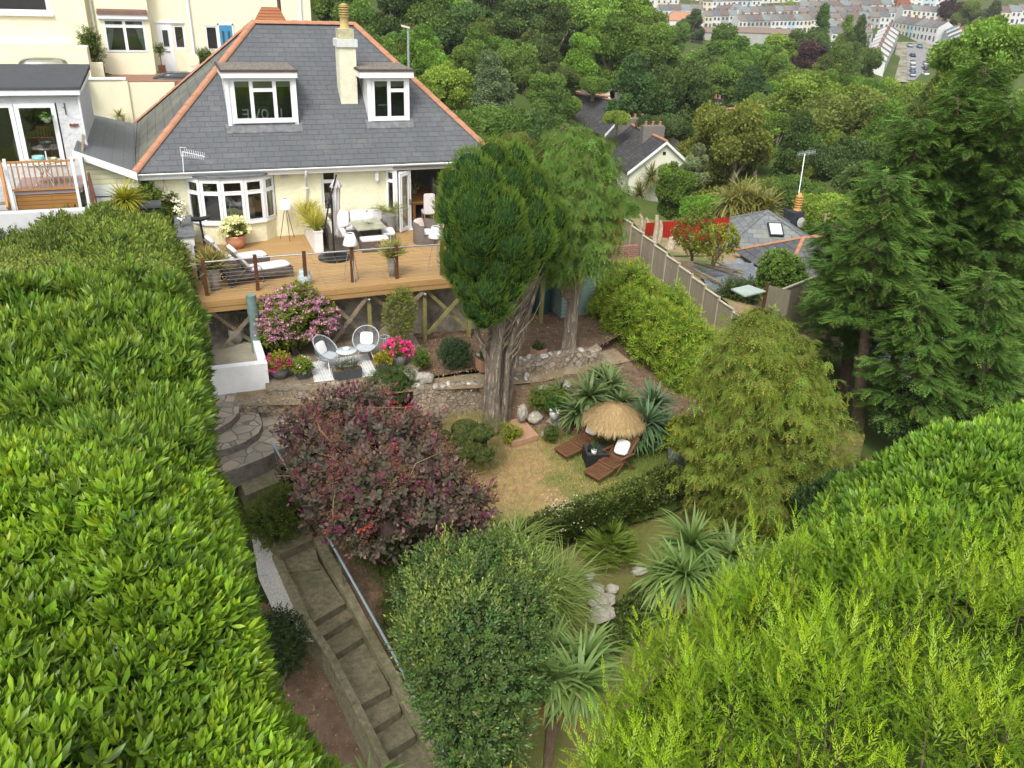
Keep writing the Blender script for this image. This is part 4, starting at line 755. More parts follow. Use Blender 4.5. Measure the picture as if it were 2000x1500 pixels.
# loungers on deck
def lounger():
 t = thing('sun_lounger', 'rattan wheeled sun lounger with pale cushion nearest the railing', 'sun lounger', (0, 0, 0), 0, 'rattan loungers on the deck', local=True)
 L0, L1 = -.25, 1.05      # +x is the foot end
 b = MB(); b.box(-.85, -.30, .17, L1, -.27, .33); b.box(-.85, .27, .17, L1, .30, .33); b.box(L1-.03, -.27, .17, L1, .27, .33); b.box(-.85, -.27, .24, L1-.03, .27, .30); b.build('frame', M['wicker'], t)
 M4 = TR((-.22, 0, .33), 0, 0, rad(0)); an = rad(52)
 Mb = Matrix.Translation((-.22, 0, .32)) @ Matrix.Rotation(an, 4, 'Y')     # local -x up-slope
 b = MB(); b.box(-.80, -.28, 0, 0, .28, .05, Mb); b.build('backrest', M['wicker'], t)
 b = MB(); b.sq((.40, 0, .37), (1.25, .56, .09)); b.sq((-.46, 0, 0), (.001, .001, .001)); b.build('seat_cushion', M['cushion'], t)
 b = MB(); b.sq(Mb @ Vector((-.40, 0, .10)), (.84, .55, .09), Mb.to_3x3().to_4x4()); b.sq(Mb @ Vector((-.78, 0, .13)), (.16, .58, .12), Mb.to_3x3().to_4x4()); b.build('back_cushion', M['cushion'], t)
 for s_ in (-1, 1):
  b = MB(); b.path([(L1-.05, s_*.28, .2), (L1-.02, s_*.28, 0)], .018, 6); b.build('leg', M['wicker'], t)
  b = MB(); y = s_*.33; b.path([(.12, y, 0), (.10, y, .42), (.02, y, .52), (-.35, y, .50), (-.50, y, .36), (-.72, y, .12)], .016, 6); b.build('armrest', M['wicker'], t)
  b = MB(); c = Vector((-.80, s_*.34, .11)); R_ = Matrix.Rotation(rad(90), 4, 'X')
  b.lathe(c, [(.105, -.025), (.115, 0), (.105, .025), (.08, .02), (.08, -.02), (.105, -.025)], 18, R_)
  for k in range(5): a = k*1.2566; b.bar(c, c+Vector((math.cos(a)*.09, 0, math.sin(a)*.09)), .02)
  b.lathe(c, [(0, -.03), (.03, -.03), (.03, .03), (0, .03)], 8, R_)
  b.build('wheel', M['blackmetal'], t)
 return t
lg = lounger(); lg.location = (1.72, -4.35, 0); lg.rotation_euler = (0, 0, rad(14))
dup(lg, (1.18, -3.25, 0), rad(14), label='rattan wheeled sun lounger with pale cushion farther from the railing')
# sofa set
sofa = thing('corner_sofa', 'taupe rattan corner sofa with pale cushions against the cream wall', 'sofa', (5, -1, 0))
b = MB(); b.box(4.35, -2.35, 0, 5.0, -.25, .30); b.box(5.0, -1.0, 0, 6.35, -.25, .30); b.build('base', M['wicker'], sofa)
b = MB(); b.box(4.25, -2.35, 0, 4.35, -.15, .74); b.box(4.35, -.25, 0, 6.4, -.15, .74); b.build('backrest', M['wicker'], sofa)
MB().box(4.35, -2.43, 0, 5.0, -2.35, .52).build('armrest', M['wicker'], sofa); MB().box(6.35, -1.0, 0, 6.43, -.15, .52).build('armrest', M['wicker'], sofa)
for c, s_ in (((4.68, -1.9, .36), (.62, .8, .14)), ((4.68, -1.1, .36), (.62, .8, .14)), ((4.68, -.6, .36), (.62, .6, .14)), ((5.35, -.63, .36), (.66, .7, .14)), ((6.02, -.63, .36), (.64, .7, .14))):
 MB().sq(c, s_).build('seat_cushion', M['cushion'], sofa)
def pil(x, y, z, sx, rz, rx, m, lab, name='scatter_cushion'):
 b = MB(); b.sq((x, y, z), (sx, .15, sx*.95), TR((0, 0, 0), rz, rx), .5)
 return tag(b.build(name, m, None), lab, 'cushion', 'cushions on the corner sofa')
for i in range(3): MB().sq((4.98+i*.62, -.36, .63), (.6, .16, .42), TR((0, 0, 0), 0, rad(-12)), .4).build('back_cushion', M['cushion'], sofa)
for i in range(3): MB().sq((4.45, -.7-i*.55, .63), (.16, .52, .42), TR((0, 0, 0), 0, 0, rad(-12)), .4).build('back_cushion', M['cushion'], sofa)
pil(4.95, -.85, .62, .45, rad(10), rad(-20), M['whitecushion'], 'plain white square cushion in the corner of the rattan sofa')
pil(5.85, -.62, .60, .42, rad(-8), rad(-25), mat('leaf_print_cushion', (.72, .71, .66), .9, .1, .12, 30), 'white leaf print cushion on the long back run of the sofa')
pil(4.6, -1.7, .58, .42, rad(80), rad(-25), M['whitecushion'], 'white cushion on the short left run of the rattan sofa')
pil(4.58, -2.1, .56, .38, rad(75), rad(-25), mat('brown_print_cushion', (.5, .46, .46), .9, .1, .5, 25), 'brown patterned cushion nearest the front of the left run of the sofa')
ct = thing('dining_table', 'low rattan table with a mottled stone top in front of the corner sofa', 'table', (5.6, -1.5, 0))
tp4 = [PZ(683, 434, .62), PZ(735, 427, .62), PZ(756, 446, .62), PZ(698, 452, .62)]
b = MB(); b.hexa([v for v in (tp4[3], tp4[2], tp4[1], tp4[0])]+[v+Vector((0, 0, .04)) for v in (tp4[3], tp4[2], tp4[1], tp4[0])]); b.build('tabletop', mat('mottled_stone_top', (.36, .35, .26), .25, .5, .35, 4, stain=((.20, .21, .15), 5., .5, .7)), ct)
ccx = sum((v.x for v in tp4))/4; ccy = sum((v.y for v in tp4))/4
MB().box(ccx-.3, ccy-.3, 0, ccx+.3, ccy+.3, .62).build('pedestal', M['wicker'], ct)
b = MB()
for k in range(14): a = k*2.4; b.bar((ccx+.05, ccy+.05, .67), (ccx+.05+.2*math.cos(a), ccy+.05+.2*math.sin(a), .72+.02*(k % 4)), .02)
tag(b.build('table_greenery', mat('grey_green_sprig', (.35, .40, .32), .8), None), 'small pale green sprig lying on the stone table top', 'plant')
def stool(px, py, w_, d_, rz, lab):
 p = PZ(px, py, .40); t = thing('footstool', lab, 'stool', (p.x, p.y, 0), rz, 'rattan footstools by the table', local=True)
 MB().box(-w_/2, -d_/2, .02, w_/2, d_/2, .34).build('base', M['wicker'], t); MB().sq((0, 0, .385), (w_, d_, .10), None, .25).build('cushion', M['cushion'], t)
 for x in (-1, 1):
  for y in (-1, 1): MB().box(x*(w_/2-.04)-.02, y*(d_/2-.04)-.02, 0, x*(w_/2-.04)+.02, y*(d_/2-.04)+.02, .02).build('foot', M['blackmetal'], t)
stool(731, 465, .92, .42, rad(2), 'wide rattan footstool with pale cushion in front of the stone table'); stool(757, 451, .45, .75, rad(-6), 'rattan footstool with pale cushion at the right end of the stone table')
tc_ = thing('tub_chair', 'round rattan tub chair with a cushion outside the open doors', 'chair', (7.55, -1.9, 0), 0, None, local=True)
rows = []
for k in range(25):
 a = rad(-150+300*k/24)+rad(90+10); r0, r1 = .36, .41; h_ = .66 if abs(k-12) > 9 else .72
 rows.append([(math.cos(a)*r1, math.sin(a)*r1, 0), (math.cos(a)*r1*1.02, math.sin(a)*r1*1.02, h_), (math.cos(a)*r0, math.sin(a)*r0, h_), (math.cos(a)*r0*.97, math.sin(a)*r0*.97, .3)])
b = MB(); b.grid(rows); b.lathe((0, 0, 0), [(.40, 0), (.40, .3), (0, .3)], 24); b.build('tub', M['wicker'], tc_)
MB().sq((0, .02, .36), (.62, .62, .12), None, .6).build('seat_cushion', M['cushion'], tc_)
MB().sq((-.18, .12, .62), (.4, .12, .38), TR((0, 0, 0), rad(30), rad(-20)), .5).build('back_cushion', mat('pinkish_cushion', (.62, .50, .46), .9), tc_)
# white planter
pl = thing('trough_planter', 'long tall white planter box set at right angles to the house', 'planter', (3.9, -1.3, 0))
b = MB(); b.box(3.78, -2.3, 0, 4.05, -.1, .70); b.box(3.76, -2.32, .70, 4.07, -2.27, .74); b.box(3.76, -.13, .70, 4.07, -.08, .74); b.box(3.76, -2.27, .70, 3.81, -.13, .74); b.box(4.02, -2.27, .70, 4.07, -.13, .74); b.build('trough', M['whitewall'], pl); MB().box(3.81, -2.27, .69, 4.02, -.13, .715).build('compost', M['soil'], pl)
def tapered_pot(name, label, c, h, r, m, group=None):
 t = thing(name, label, 'plant pot', c, 0, group)
 MB().lathe(c, [(0, .002), (r*.62, .003), (r*.8, h*.5), (r, h*.96), (r*1.05, h), (r*.92, h), (r*.9, h*.93), (0, h*.92)], 24).build('pot', m, t); return t
POTS = {}
POTS['a'] = (tapered_pot('plant_pot', 'tall grey tapered pot of grassy plant in the left corner of the deck railing', PZ(421, 566, 0), .62, .19, M['stoneware'], 'tall grey pots on the deck'), PZ(421, 566, 0), .62)
POTS['b'] = (tapered_pot('plant_pot', 'tall grey tapered pot of grassy plant behind the fifth railing post', PZ(767, 539, 0), .60, .17, M['stoneware'], 'tall grey pots on the deck'), PZ(767, 539, 0), .60)
POTS['c'] = (tapered_pot('plant_pot', 'large grey round pot holding a small palm beside the folding doors', Vector((6.62, -.62, 0)), .70, .26, M['stoneware'], 'tall grey pots on the deck'), Vector((6.62, -.62, 0)), .70)
c = PZ(462, 484, 0); t = thing('plant_pot', 'round terracotta pot of cream hydrangeas below the bow window', 'plant pot', c)
MB().lathe(c, [(0, .002), (.17, .003), (.27, .12), (.31, .26), (.285, .36), (.31, .40), (.30, .43), (.26, .43), (.24, .38), (0, .37)], 28).build('pot', mat('pale_terracotta', (.56, .27, .16), .8, .2, .1, 4), t); POTS['d'] = (t, c, .4)
gs = MB(); c = PZ(596, 556, 0); gs.lathe(c, [(0, .46), (.13, .45), (.155, .42), (.15, .40), (.19, .3), (.20, .22), (.18, .1), (.15, .05), (.155, .01), (0, 0)], 24)
tag(gs.build('garden_stool', mat('blue_white_ceramic', (.34, .46, .50), .25, .5, .1, 3, stain=((.62, .68, .66), 16., .45, .55)), None), 'blue and white patterned ceramic garden stool behind the third railing post', 'stool')
# tripod lamps
def tripod(c, h, lab, legm):
 t = thing('floor_lamp', lab, 'lamp', (c.x, c.y, 0), 0, 'white tripod lamps on the deck', local=True)
 for k in range(3):
  a = k*2.094+.6; MB().path([(.03*math.cos(a), .03*math.sin(a), h-.28), (.27*math.cos(a), .27*math.sin(a), 0)], .011, 6).build('leg', legm, t)
 MB().lathe((0, 0, 0), [(.22, h-.34), (.225, h-.33), (.115, h), (.11, h-.005), (.21, h-.33)], 24).build('lamp_shade', M['whitewall'], t); MB().lathe((0, 0, 0), [(0, h-.01), (.07, h-.012), (.07, h-.04), (0, h-.04)], 16).build('lamp_cap', M['blackmetal'], t)
tripod(PZ(563, 467, 0), 1.38, 'white shaded tripod lamp with brown legs by the cream wall near the downpipe', M['brownpost'])
tripod(PZ(688, 549, 0), 1.45, 'white shaded tripod lamp with pale legs behind the fourth railing post', M['stoneware']); tripod(PZ(851, 532, 0), 1.45, 'white shaded tripod lamp partly hidden by the cypress crown', M['stoneware'])
# cantilever parasol
pb = thing('cantilever_parasol', 'closed grey cantilever parasol on a black segmented base beside the sofa', 'parasol', (4.2, -2.8, 0))
c = PZ(653, 505, 0)
for k in range(4):
 a = k*math.pi/2; b = MB(); ring = [(c.x+math.cos(a)*.03+math.sin(a)*-.0+math.cos(a+.785)*.02, c.y+math.sin(a+.785)*.02)]+[(c.x+.5*math.cos(a+.04+t*1.49/6), c.y+.5*math.sin(a+.04+t*1.49/6)) for t in range(7)]
 b.prism(ring, .01, .075); b.build('base_slab', M['blackmetal'], pb)
m0 = Vector((c.x, c.y, .06)); m1 = PY(647, 385, c.y); m2 = PY(634, 447, c.y+.1); m3 = PY(657, 341, c.y+.1)
MB().tube(m0, m1, .032).build('mast', M['blackmetal'], pb); mid = PY(642, 400, c.y+.08); MB().path([m2, mid, m3], [.022, .026, .026], 8).build('boom', M['blackmetal'], pb)
b = MB(); b.sq(PY(645, 392, c.y), (.12, .12, .2)); b.build('crank_box', M['blackmetal'], pb)
f0 = PY(656, 350, c.y+.2); f1 = PY(655, 408, c.y+.2); f2 = PY(651, 455, c.y+.2); rows = []
for q, r_ in ((f0+Vector((0, 0, .06)), .01), (f0, .05), (f0.lerp(f1, .25), .16), (f0.lerp(f1, .28), .12), (f0.lerp(f1, .7), .11), (f1, .12), (f1.lerp(f2, .2), .06), (f1.lerp(f2, .7), .09), (f2, .05)):
 rows.append([q+Vector((math.cos(a)*r_*(1+.25*math.cos(a*8)), math.sin(a)*r_*(1+.25*math.cos(a*8)), 0)) for a in [2*math.pi*k/32 for k in range(32)]])
MB().grid(rows, True).build('folded_canopy', M['cushion'], pb)
# hanging basket bits
hb = thing('hanging_basket', 'dark hanging basket of white flowers on the cream wall left of the bow window', 'basket', (-.5, -.25, 1.6))
hc = PY(325, 391, -.3); b = MB(); b.lathe(hc, [(0, -.12), (.10, -.08), (.15, .02), (.13, .02), (0, 0)], 16); b.build('basket', M['brownpost'], hb)
b = MB(); hp = PY(320, 348, 0); b.path([hp, Vector((hc.x, hc.y, hp.z))], .012, 5)
for k in range(3): b.path([Vector((hc.x, hc.y, hp.z)), hc+Vector((.14*math.cos(k*2.1), .14*math.sin(k*2.1), 0))], .005, 4)
b.build('bracket', M['blackmetal'], hb)
bn = thing('wheelie_bin', 'dark bin lid just showing over the hedge beside the garage', 'bin', (-1.0, -1.0, .3)); c = PY(292, 398, -1.2)
MB().box(c.x-.3, -1.5, 0.2, c.x+.3, -.9, c.z-.05).build('bin_body', M['blackmetal'], bn); MB().box(c.x-.33, -1.55, c.z-.05, c.x+.33, -.88, c.z+.03).build('lid', M['felt'], bn)
rs = MB(); a_ = PY(172, 335, -1.3); rs.hexa([(a_.x-.1, -1.5, .6), (a_.x+.2, -1.5, .6), (a_.x+.2, -1.4, .6), (a_.x-.1, -1.4, .6), (a_.x-.02, -1.5, a_.z), (a_.x+.04, -1.5, a_.z), (a_.x+.04, -1.4, a_.z), (a_.x-.02, -1.4, a_.z)])
tag(rs.build('metal_obelisk', mat('rusty_brown_metal', (.16, .07, .05), .8), None), 'tapering rusty brown metal screen between the garage and the neighbour\'s deck', 'screen')
# ================================================================ GARDEN GROUND AND STONEWORK
def pprism(name, pxs, z, th, m, parent=None, side=None, **kw):
 ps = [PZ(x, y, z) for x, y in pxs]; b = MB(); b.prism([(p.x, p.y) for p in reversed(ps)], z-th, z)
 o = b.build(name, m, parent, **kw)
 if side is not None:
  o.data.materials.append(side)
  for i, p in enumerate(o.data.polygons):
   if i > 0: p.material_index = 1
 return o
def patch(name, grid_, m, n=8, noise=.0, parent=None, **kw):
 """grid_ rows of (px,py,z); bilinear subdivision in world space"""
 W = [[PZ(*q) for q in r] for r in grid_]; rows = []; rnd = random.Random(3)
 for i in range(len(W)-1):
  for a in range(n+(1 if i == len(W)-2 else 0)):
   u = a/n; r = []
   for j in range(len(W[0])-1):
    for c in range(n+(1 if j == len(W[0])-2 else 0)):
     v = c/n; p = (W[i][j]*(1-u)+W[i+1][j]*u)*(1-v)+(W[i][j+1]*(1-u)+W[i+1][j+1]*u)*v
     r.append(p+Vector((0, 0, rnd.uniform(-noise, noise))))
   rows.append(r)
 return MB().grid(rows).build(name, m, parent, **kw)
# patio, beds, path
pprism('patio', [(495, 640), (640, 640), (800, 640), (835, 700), (800, 742), (735, 757), (610, 762), (520, 758)], -1.75, .6, mat('brown_patio', (.23, .19, .135), .95, .1, .3, 3, bump=.01, bscale=40, stain=((.16, .12, .08), 2, .5, .7)), side=M['rubble'], kind='structure')
patch('flower_bed', [[(780, 640, -2.0), (900, 640, -2.1), (1010, 600, -2.0), (1190, 570, -1.9)], [(815, 690, -1.95), (920, 690, -2.0), (1040, 650, -1.8), (1240, 640, -2.0)], [(830, 738, -1.9), (925, 722, -1.85), (1000, 704, -1.60), (1170, 676, -1.65)]], M['soil'], 8, .015, kind='structure')
patch('path', [[(465, 757, -1.93), (610, 757, -1.93), (800, 745, -1.95), (930, 729, -1.95), (1060, 713, -1.95), (1200, 680, -1.98)], [(455, 793, -1.93), (600, 790, -1.93), (815, 763, -1.95), (945, 757, -1.95), (1060, 745, -1.97), (1230, 705, -2.05)]], M['soilpath'], 6, .006, kind='structure')
patch('bed_under_fence', [[(1140, 600, -1.9), (1200, 590, -2.4), (1300, 600, -3.2), (1420, 640, -4.2)], [(1170, 680, -2.0), (1230, 700, -2.3), (1330, 740, -3.0), (1420, 800, -3.6)], [(1200, 780, -2.5), (1260, 800, -2.7), (1340, 850, -2.95), (1400, 900, -3.2)]], M['soil'], 8, .03, kind='structure')
patch('bank', [[(935, 757, -1.97), (1060, 745, -1.99), (1230, 705, -2.07)], [(950, 810, -2.74), (1090, 850, -2.79), (1330, 850, -2.83)]], M['soil'], 8, .05, kind='structure')
# lawn
m_, t_, p_ = new_mat('patchy_lawn'); L_ = t_.links.new; tc_n = N(t_, 'ShaderNodeTexCoord')
n1 = N(t_, 'ShaderNodeTexNoise', Scale=1.1, Detail=5.); n2 = N(t_, 'ShaderNodeTexNoise', Scale=28., Detail=6., Roughness=.8); sx = N(t_, 'ShaderNodeSeparateXYZ')
for q in (n1, n2, sx): L_(tc_n.outputs['Object'], q.inputs[0])
n4 = N(t_, 'ShaderNodeTexNoise', Scale=5., Detail=6., Roughness=.7); L_(tc_n.outputs['Object'], n4.inputs[0]); straw = mixrgb(t_, mixrgb(t_, (.25, .175, .08, 1), (.38, .28, .12, 1), ramp(t_, n4.outputs[0], .38, .62)), (.50, .38, .19, 1), ramp(t_, n2.outputs[0], .5, .75)); green = mixrgb(t_, (.085, .13, .018, 1), (.15, .20, .035, 1), ramp(t_, n2.outputs[0], .35, .7))
ad = N(t_, 'ShaderNodeMath', operation='MULTIPLY_ADD'); ad.inputs[1].default_value = 3.0; L_(n1.outputs[0], ad.inputs[0]); L_(sx.outputs[0], ad.inputs[2])
o_ = mixrgb(t_, straw, green, ramp(t_, ad.outputs[0], 8.9, 10.2)); o_ = mixrgb(t_, o_, green, ramp(t_, n1.outputs[0], .54, .72)); L_(o_, p_.inputs['Base Color']); p_.inputs['Roughness'].default_value = .95
bp_ = N(t_, 'ShaderNodeBump'); bp_.inputs['Distance'].default_value = .03; L_(n2.outputs[0], bp_.inputs['Height']); L_(bp_.outputs[0], p_.inputs['Normal'])
M['lawn'] = m_
lw_ = [(760, 850), (950, 795), (1090, 835), (1340, 840), (1400, 900), (1320, 940), (1180, 975), (1000, 1020), (860, 1020)]
ps = ps_lawn = [PZ(x, y, -2.78) for x, y in lw_]; b = MB(); b.prism([(p.x, p.y) for p in reversed(ps)], -3.7, -2.78); tag(b.build('lawn', M['lawn'], None), kind='structure')
patch('lower_lawn', [[(860, 1040, -3.75), (1000, 1045, -3.78), (1180, 1020, -3.8), (1400, 960, -3.8), (1560, 900, -3.9)], [(900, 1130, -4.05), (1050, 1130, -4.1), (1200, 1110, -4.15), (1340, 1080, -4.2), (1500, 1060, -4.3)], [(900, 1250, -4.6), (1060, 1240, -4.65), (1200, 1230, -4.8), (1330, 1220, -4.9), (1520, 1200, -5.0)], [(880, 1420, -5.3), (1050, 1400, -5.6), (1200, 1390, -5.8), (1360, 1380, -5.9), (1560, 1350, -6.0)], [(860, 1640, -6.3), (1050, 1640, -6.8), (1200, 1640, -7.0), (1400, 1640, -7.0), (1700, 1640, -7.0)]], M['lawnlow'], 8, .03, kind='structure')
patch('soil_bank', [[(500, 1180, -4.0), (560, 1180, -4.0), (620, 1250, -4.05)], [(480, 1300, -4.6), (590, 1300, -4.45), (650, 1330, -4.5)], [(480, 1500, -5.4), (640, 1500, -5.3), (760, 1520, -5.2)], [(480, 1700, -6), (700, 1700, -6), (840, 1700, -6)]], M['soil'], 8, .04, kind='structure')
patch('bank_by_steps', [[(540, 800, -2.55), (700, 780, -2.6), (850, 800, -2.85)], [(560, 900, -2.85), (700, 880, -2.85), (880, 900, -2.85)], [(620, 1050, -3.4), (760, 1040, -3.2), (900, 1040, -3.8)], [(690, 1180, -3.75), (800, 1180, -3.8), (930, 1180, -4.2)], [(790, 1340, -4.45), (900, 1340, -4.7), (960, 1340, -5.2)], [(900, 1560, -5.1), (960, 1560, -5.6), (1060, 1560, -6.2)]], M['soil'], 8, .04, kind='structure')
patch('white_gravel', [[(490, 1040, -3.55), (545, 1060, -3.55)], [(505, 1130, -3.7), (560, 1140, -3.7)], [(560, 1250, -3.85), (630, 1255, -3.85)]], M['gravelwhite'], 10, .008, kind='structure')
# crazy paved terraces
cz = thing('stone_terrace_steps', 'curved crazy paved stone terrace steps between the green hedge and the purple bush', 'steps', (1, -9.5, -2.8))
for px, z, th in (([(370, 752), (395, 740), (450, 746), (466, 770), (467, 805), (452, 822), (425, 838), (398, 846), (370, 850)], -1.93, .3),
                  ([(370, 852), (400, 846), (428, 838), (452, 824), (466, 800), (505, 808), (513, 828), (505, 845), (480, 862), (450, 874), (400, 886), (370, 890)], -2.12, .35),
                  ([(370, 892), (400, 886), (450, 876), (482, 862), (505, 846), (514, 828), (508, 803), (600, 806), (640, 850), (540, 880), (518, 893), (470, 912), (430, 926), (370, 940)], -2.31, .5)):
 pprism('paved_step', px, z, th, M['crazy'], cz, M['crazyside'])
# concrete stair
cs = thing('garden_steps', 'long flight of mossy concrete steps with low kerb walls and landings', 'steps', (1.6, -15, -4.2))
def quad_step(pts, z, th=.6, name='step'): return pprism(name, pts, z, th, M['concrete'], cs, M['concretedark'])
quad_step([(462, 925), (530, 903), (552, 938), (480, 968)], -2.75); quad_step([(480, 970), (552, 940), (585, 1000), (510, 1035)], -3.05); quad_step([(510, 1037), (585, 1002), (612, 1052), (545, 1083)], -3.35)
quad_step([(540, 1070), (610, 1045), (625, 1110), (558, 1118)], -3.56, .3); quad_step([(558, 1118), (622, 1094), (674, 1178), (613, 1214)], -3.62)
quad_step([(608, 1215), (678, 1185), (690, 1205), (628, 1244)], -3.80); quad_step([(626, 1240), (694, 1203), (708, 1245), (652, 1280)], -3.98)
quad_step([(652, 1280), (708, 1245), (762, 1345), (703, 1377)], -4.16); quad_step([(705, 1372), (766, 1345), (783, 1388), (724, 1427)], -4.36); quad_step([(724, 1420), (783, 1388), (812, 1436), (750, 1475)], -4.56)
quad_step([(748, 1470), (812, 1432), (900, 1600), (830, 1640)], -4.78)
def kerb(px, w_, name, zt, dz):
 b = MB(); P = [PZ(x, y, z) for x, y, z in px]
 for p, q in zip(P, P[1:]):
  d = (q-p); d.z = 0; d.normalize(); n = Vector((-d.y, d.x, 0))*w_
  b.hexa([Vector((v.x, v.y, v.z-dz)) for v in (p, q, q+n, p+n)]+[p, q, q+n, p+n])
 b.build(name, M['concrete'], cs)
kerb([(552, 1076, -3.5), (592, 1165, -3.52), (620, 1214, -3.6), (668, 1300, -3.9), (722, 1404, -4.25), (765, 1480, -4.5), (840, 1620, -4.8)], .20, 'kerb_wall', 0, 1.2) if False else None
kerb([(545, 1080, -3.50), (606, 1205, -3.54), (655, 1280, -3.92), (703, 1372, -4.12), (752, 1468, -4.50), (840, 1640, -4.75)], -.16, 'kerb_wall', 0, 1.4)
kerb([(612, 1050, -3.35), (676, 1170, -3.50), (710, 1235, -3.86), (766, 1335, -4.05), (815, 1425, -4.45), (905, 1600, -4.75)], .20, 'kerb_wall', 0, 1.4)
hr = thing('handrail', 'long blue grey pipe handrail running down beside the concrete steps', 'handrail', (2, -14, -3.4))
hp = [PZ(530, 862, -1.75), PZ(600, 980, -2.2), PZ(657, 1078, -2.6), PZ(767, 1275, -3.2), PZ(822, 1385, -3.5), PZ(885, 1505, -3.95), PZ(930, 1600, -4.3)]
MB().path(hp, .028, 8).build('pipe_rail', mat('blue_grey_pipe', (.25, .32, .36), .4, .4, .1, 4), hr)
for p in (hp[0]+Vector((.03, -.05, -.02)), hp[2]+Vector((.02, -.15, -.05)), PZ(820, 1380, -3.5), hp[5]): MB().path([p, p+Vector((.12, .12, -1.2))], .02, 6).build('rail_post', M['steel'], hr)
# low walls
ww = thing('low_wall', 'low white painted wall with a sloping right return below the deck', 'wall', (.7, -7.5, -1.7))
b = MB(); b.box(-.35, -7.75, -2.0, 1.56, -7.5, -1.18); b.hexa([(1.34, -7.5, -2), (1.56, -7.5, -2), (1.50, -5.6, -2), (1.34, -5.6, -2), (1.34, -7.5, -1.18), (1.56, -7.5, -1.18), (1.50, -5.6, -1.05), (1.34, -5.6, -1.05)]); b.build('wall', M['whitewall'], ww)
pprism('concrete_pad', [(405, 660), (500, 640), (505, 705), (405, 714)], -1.5, .5, mat('pale_concrete', (.36, .33, .25), .95, .1, .2, 3, bump=.006, stain=((.22, .18, .12), 1.5, .5, .75)), kind='structure')
rw = thing('retaining_wall', 'tall stained concrete retaining wall in the shade beneath the deck', 'wall', (4.5, -4.8, -2))
MB().box(.2, -4.95, -3, 9.2, -4.6, -.72).build('wall', M['oldwall'], rw); MB().box(3.0, -4.98, -.72, 9.2, -4.85, -.56).build('sleeper', M['oldtimber'], rw); MB().box(5.5, -4.93, -.52, 9.2, -4.8, -.38).build('sleeper', M['oldtimber'], rw)
def rubble_wall(name, lab, a, b_, ztop, zbot, w_=.35, n=None, seed=1, cap=True):
 t = thing(name, lab, 'wall', (a[0], a[1], zbot)); rnd = random.Random(seed); a = Vector((*a, 0)); b_ = Vector((*b_, 0)); L = (b_-a).length; d = (b_-a)/L; nn = Vector((-d.y, d.x, 0))
 m = MB(); rows = []; n = int(L/.18)
 for i in range(n+1):
  p = a+d*L*i/n; j = lambda s=.035: rnd.uniform(-s, s); zt = (ztop[0]*(1-i/n)+ztop[1]*i/n)+j(.04)
  rows.append([p+nn*j()+Vector((0, 0, zbot)), p+nn*j()+Vector((0, 0, zbot*.65+zt*.35)), p+nn*j()+Vector((0, 0, zbot*.3+zt*.7)), p+nn*(.03+j())+Vector((0, 0, zt)), p+nn*(w_+j())+Vector((0, 0, zt+j())), p+nn*w_+Vector((0, 0, zbot))])
 m.grid(rows, False, False); m.build('wall', M['rubble'], t)
 if cap:
  c = MB()
  for k in range(int(L*3.2)):
   s = rnd.uniform(0, 1); p = a+d*L*s+nn*rnd.uniform(.02, w_*.9); zt = ztop[0]*(1-s)+ztop[1]*s
   c.sq(p+Vector((0, 0, zt+.02)), (rnd.uniform(.1, .3), rnd.uniform(.1, .2), rnd.uniform(.06, .16)), TR((0, 0, 0), rnd.uniform(0, 3), rnd.uniform(-.3, .3)), .7, 4)
  c.build('coping_stones', mat('white_streaked_stone', (.42, .39, .34), .9, .1, .35, 6, stain=((.66, .63, .60), 7, .5, .6), bump=.02), t)
 return t
rubble_wall('rubble_wall', 'rubble stone wall with white streaked coping above the path behind the tall cypress', (7.7, -8.93), (11.1, -8.6), (-1.52, -1.58), -2.2, seed=2)
rubble_wall('rubble_wall', 'long rubble stone wall holding up the path above the dry lawn', (5.2, -9.0), (8.7, -9.25), (-1.93, -1.95), -2.95, seed=3)
rubble_wall('rubble_wall', 'low rubble stone edge of the path beside the crazy paved steps', (.55, -8.52), (3.9, -8.98), (-1.92, -1.92), -2.5, seed=4, cap=False)
rubble_wall('rubble_wall', 'low stone kerb in front of the patio rug', (1.6, -8.1), (5.1, -8.62), (-1.73, -1.73), -1.95, .12, seed=5, cap=False)
rubble_wall('rubble_wall', 'short rough stone wall at the left of the white painted wall', (-.2, -5.6), (-.15, -7.4), (-1.1, -1.2), -2.0, .4, seed=6)
def rock(px, py, z, s, lab, seed=0, m=None, gname='rock'):
 rnd = random.Random(seed); p = PZ(px, py, z); bm_ = MB(); rows = []
 for i in range(7):
  a = -math.pi/2+math.pi*i/6; rows.append([p+Vector((math.cos(a)*math.cos(b)*s[0]*rnd.uniform(.4, .58), math.cos(a)*math.sin(b)*s[1]*rnd.uniform(.4, .58), math.sin(a)*s[2]*.5*rnd.uniform(.85, 1.15)+s[2]*.3)) for b in [2*math.pi*k/9 for k in range(9)]])
 bm_.grid(rows, True, False); return tag(bm_.build(gname, m or M['stone'], None), lab, 'rock', 'garden rocks')
M['stone'] = mat('pale_lichened_stone', (.36, .33, .28), .95, .1, .3, 5, bump=.03, bscale=14, stain=((.60, .57, .53), 6, .55, .68))
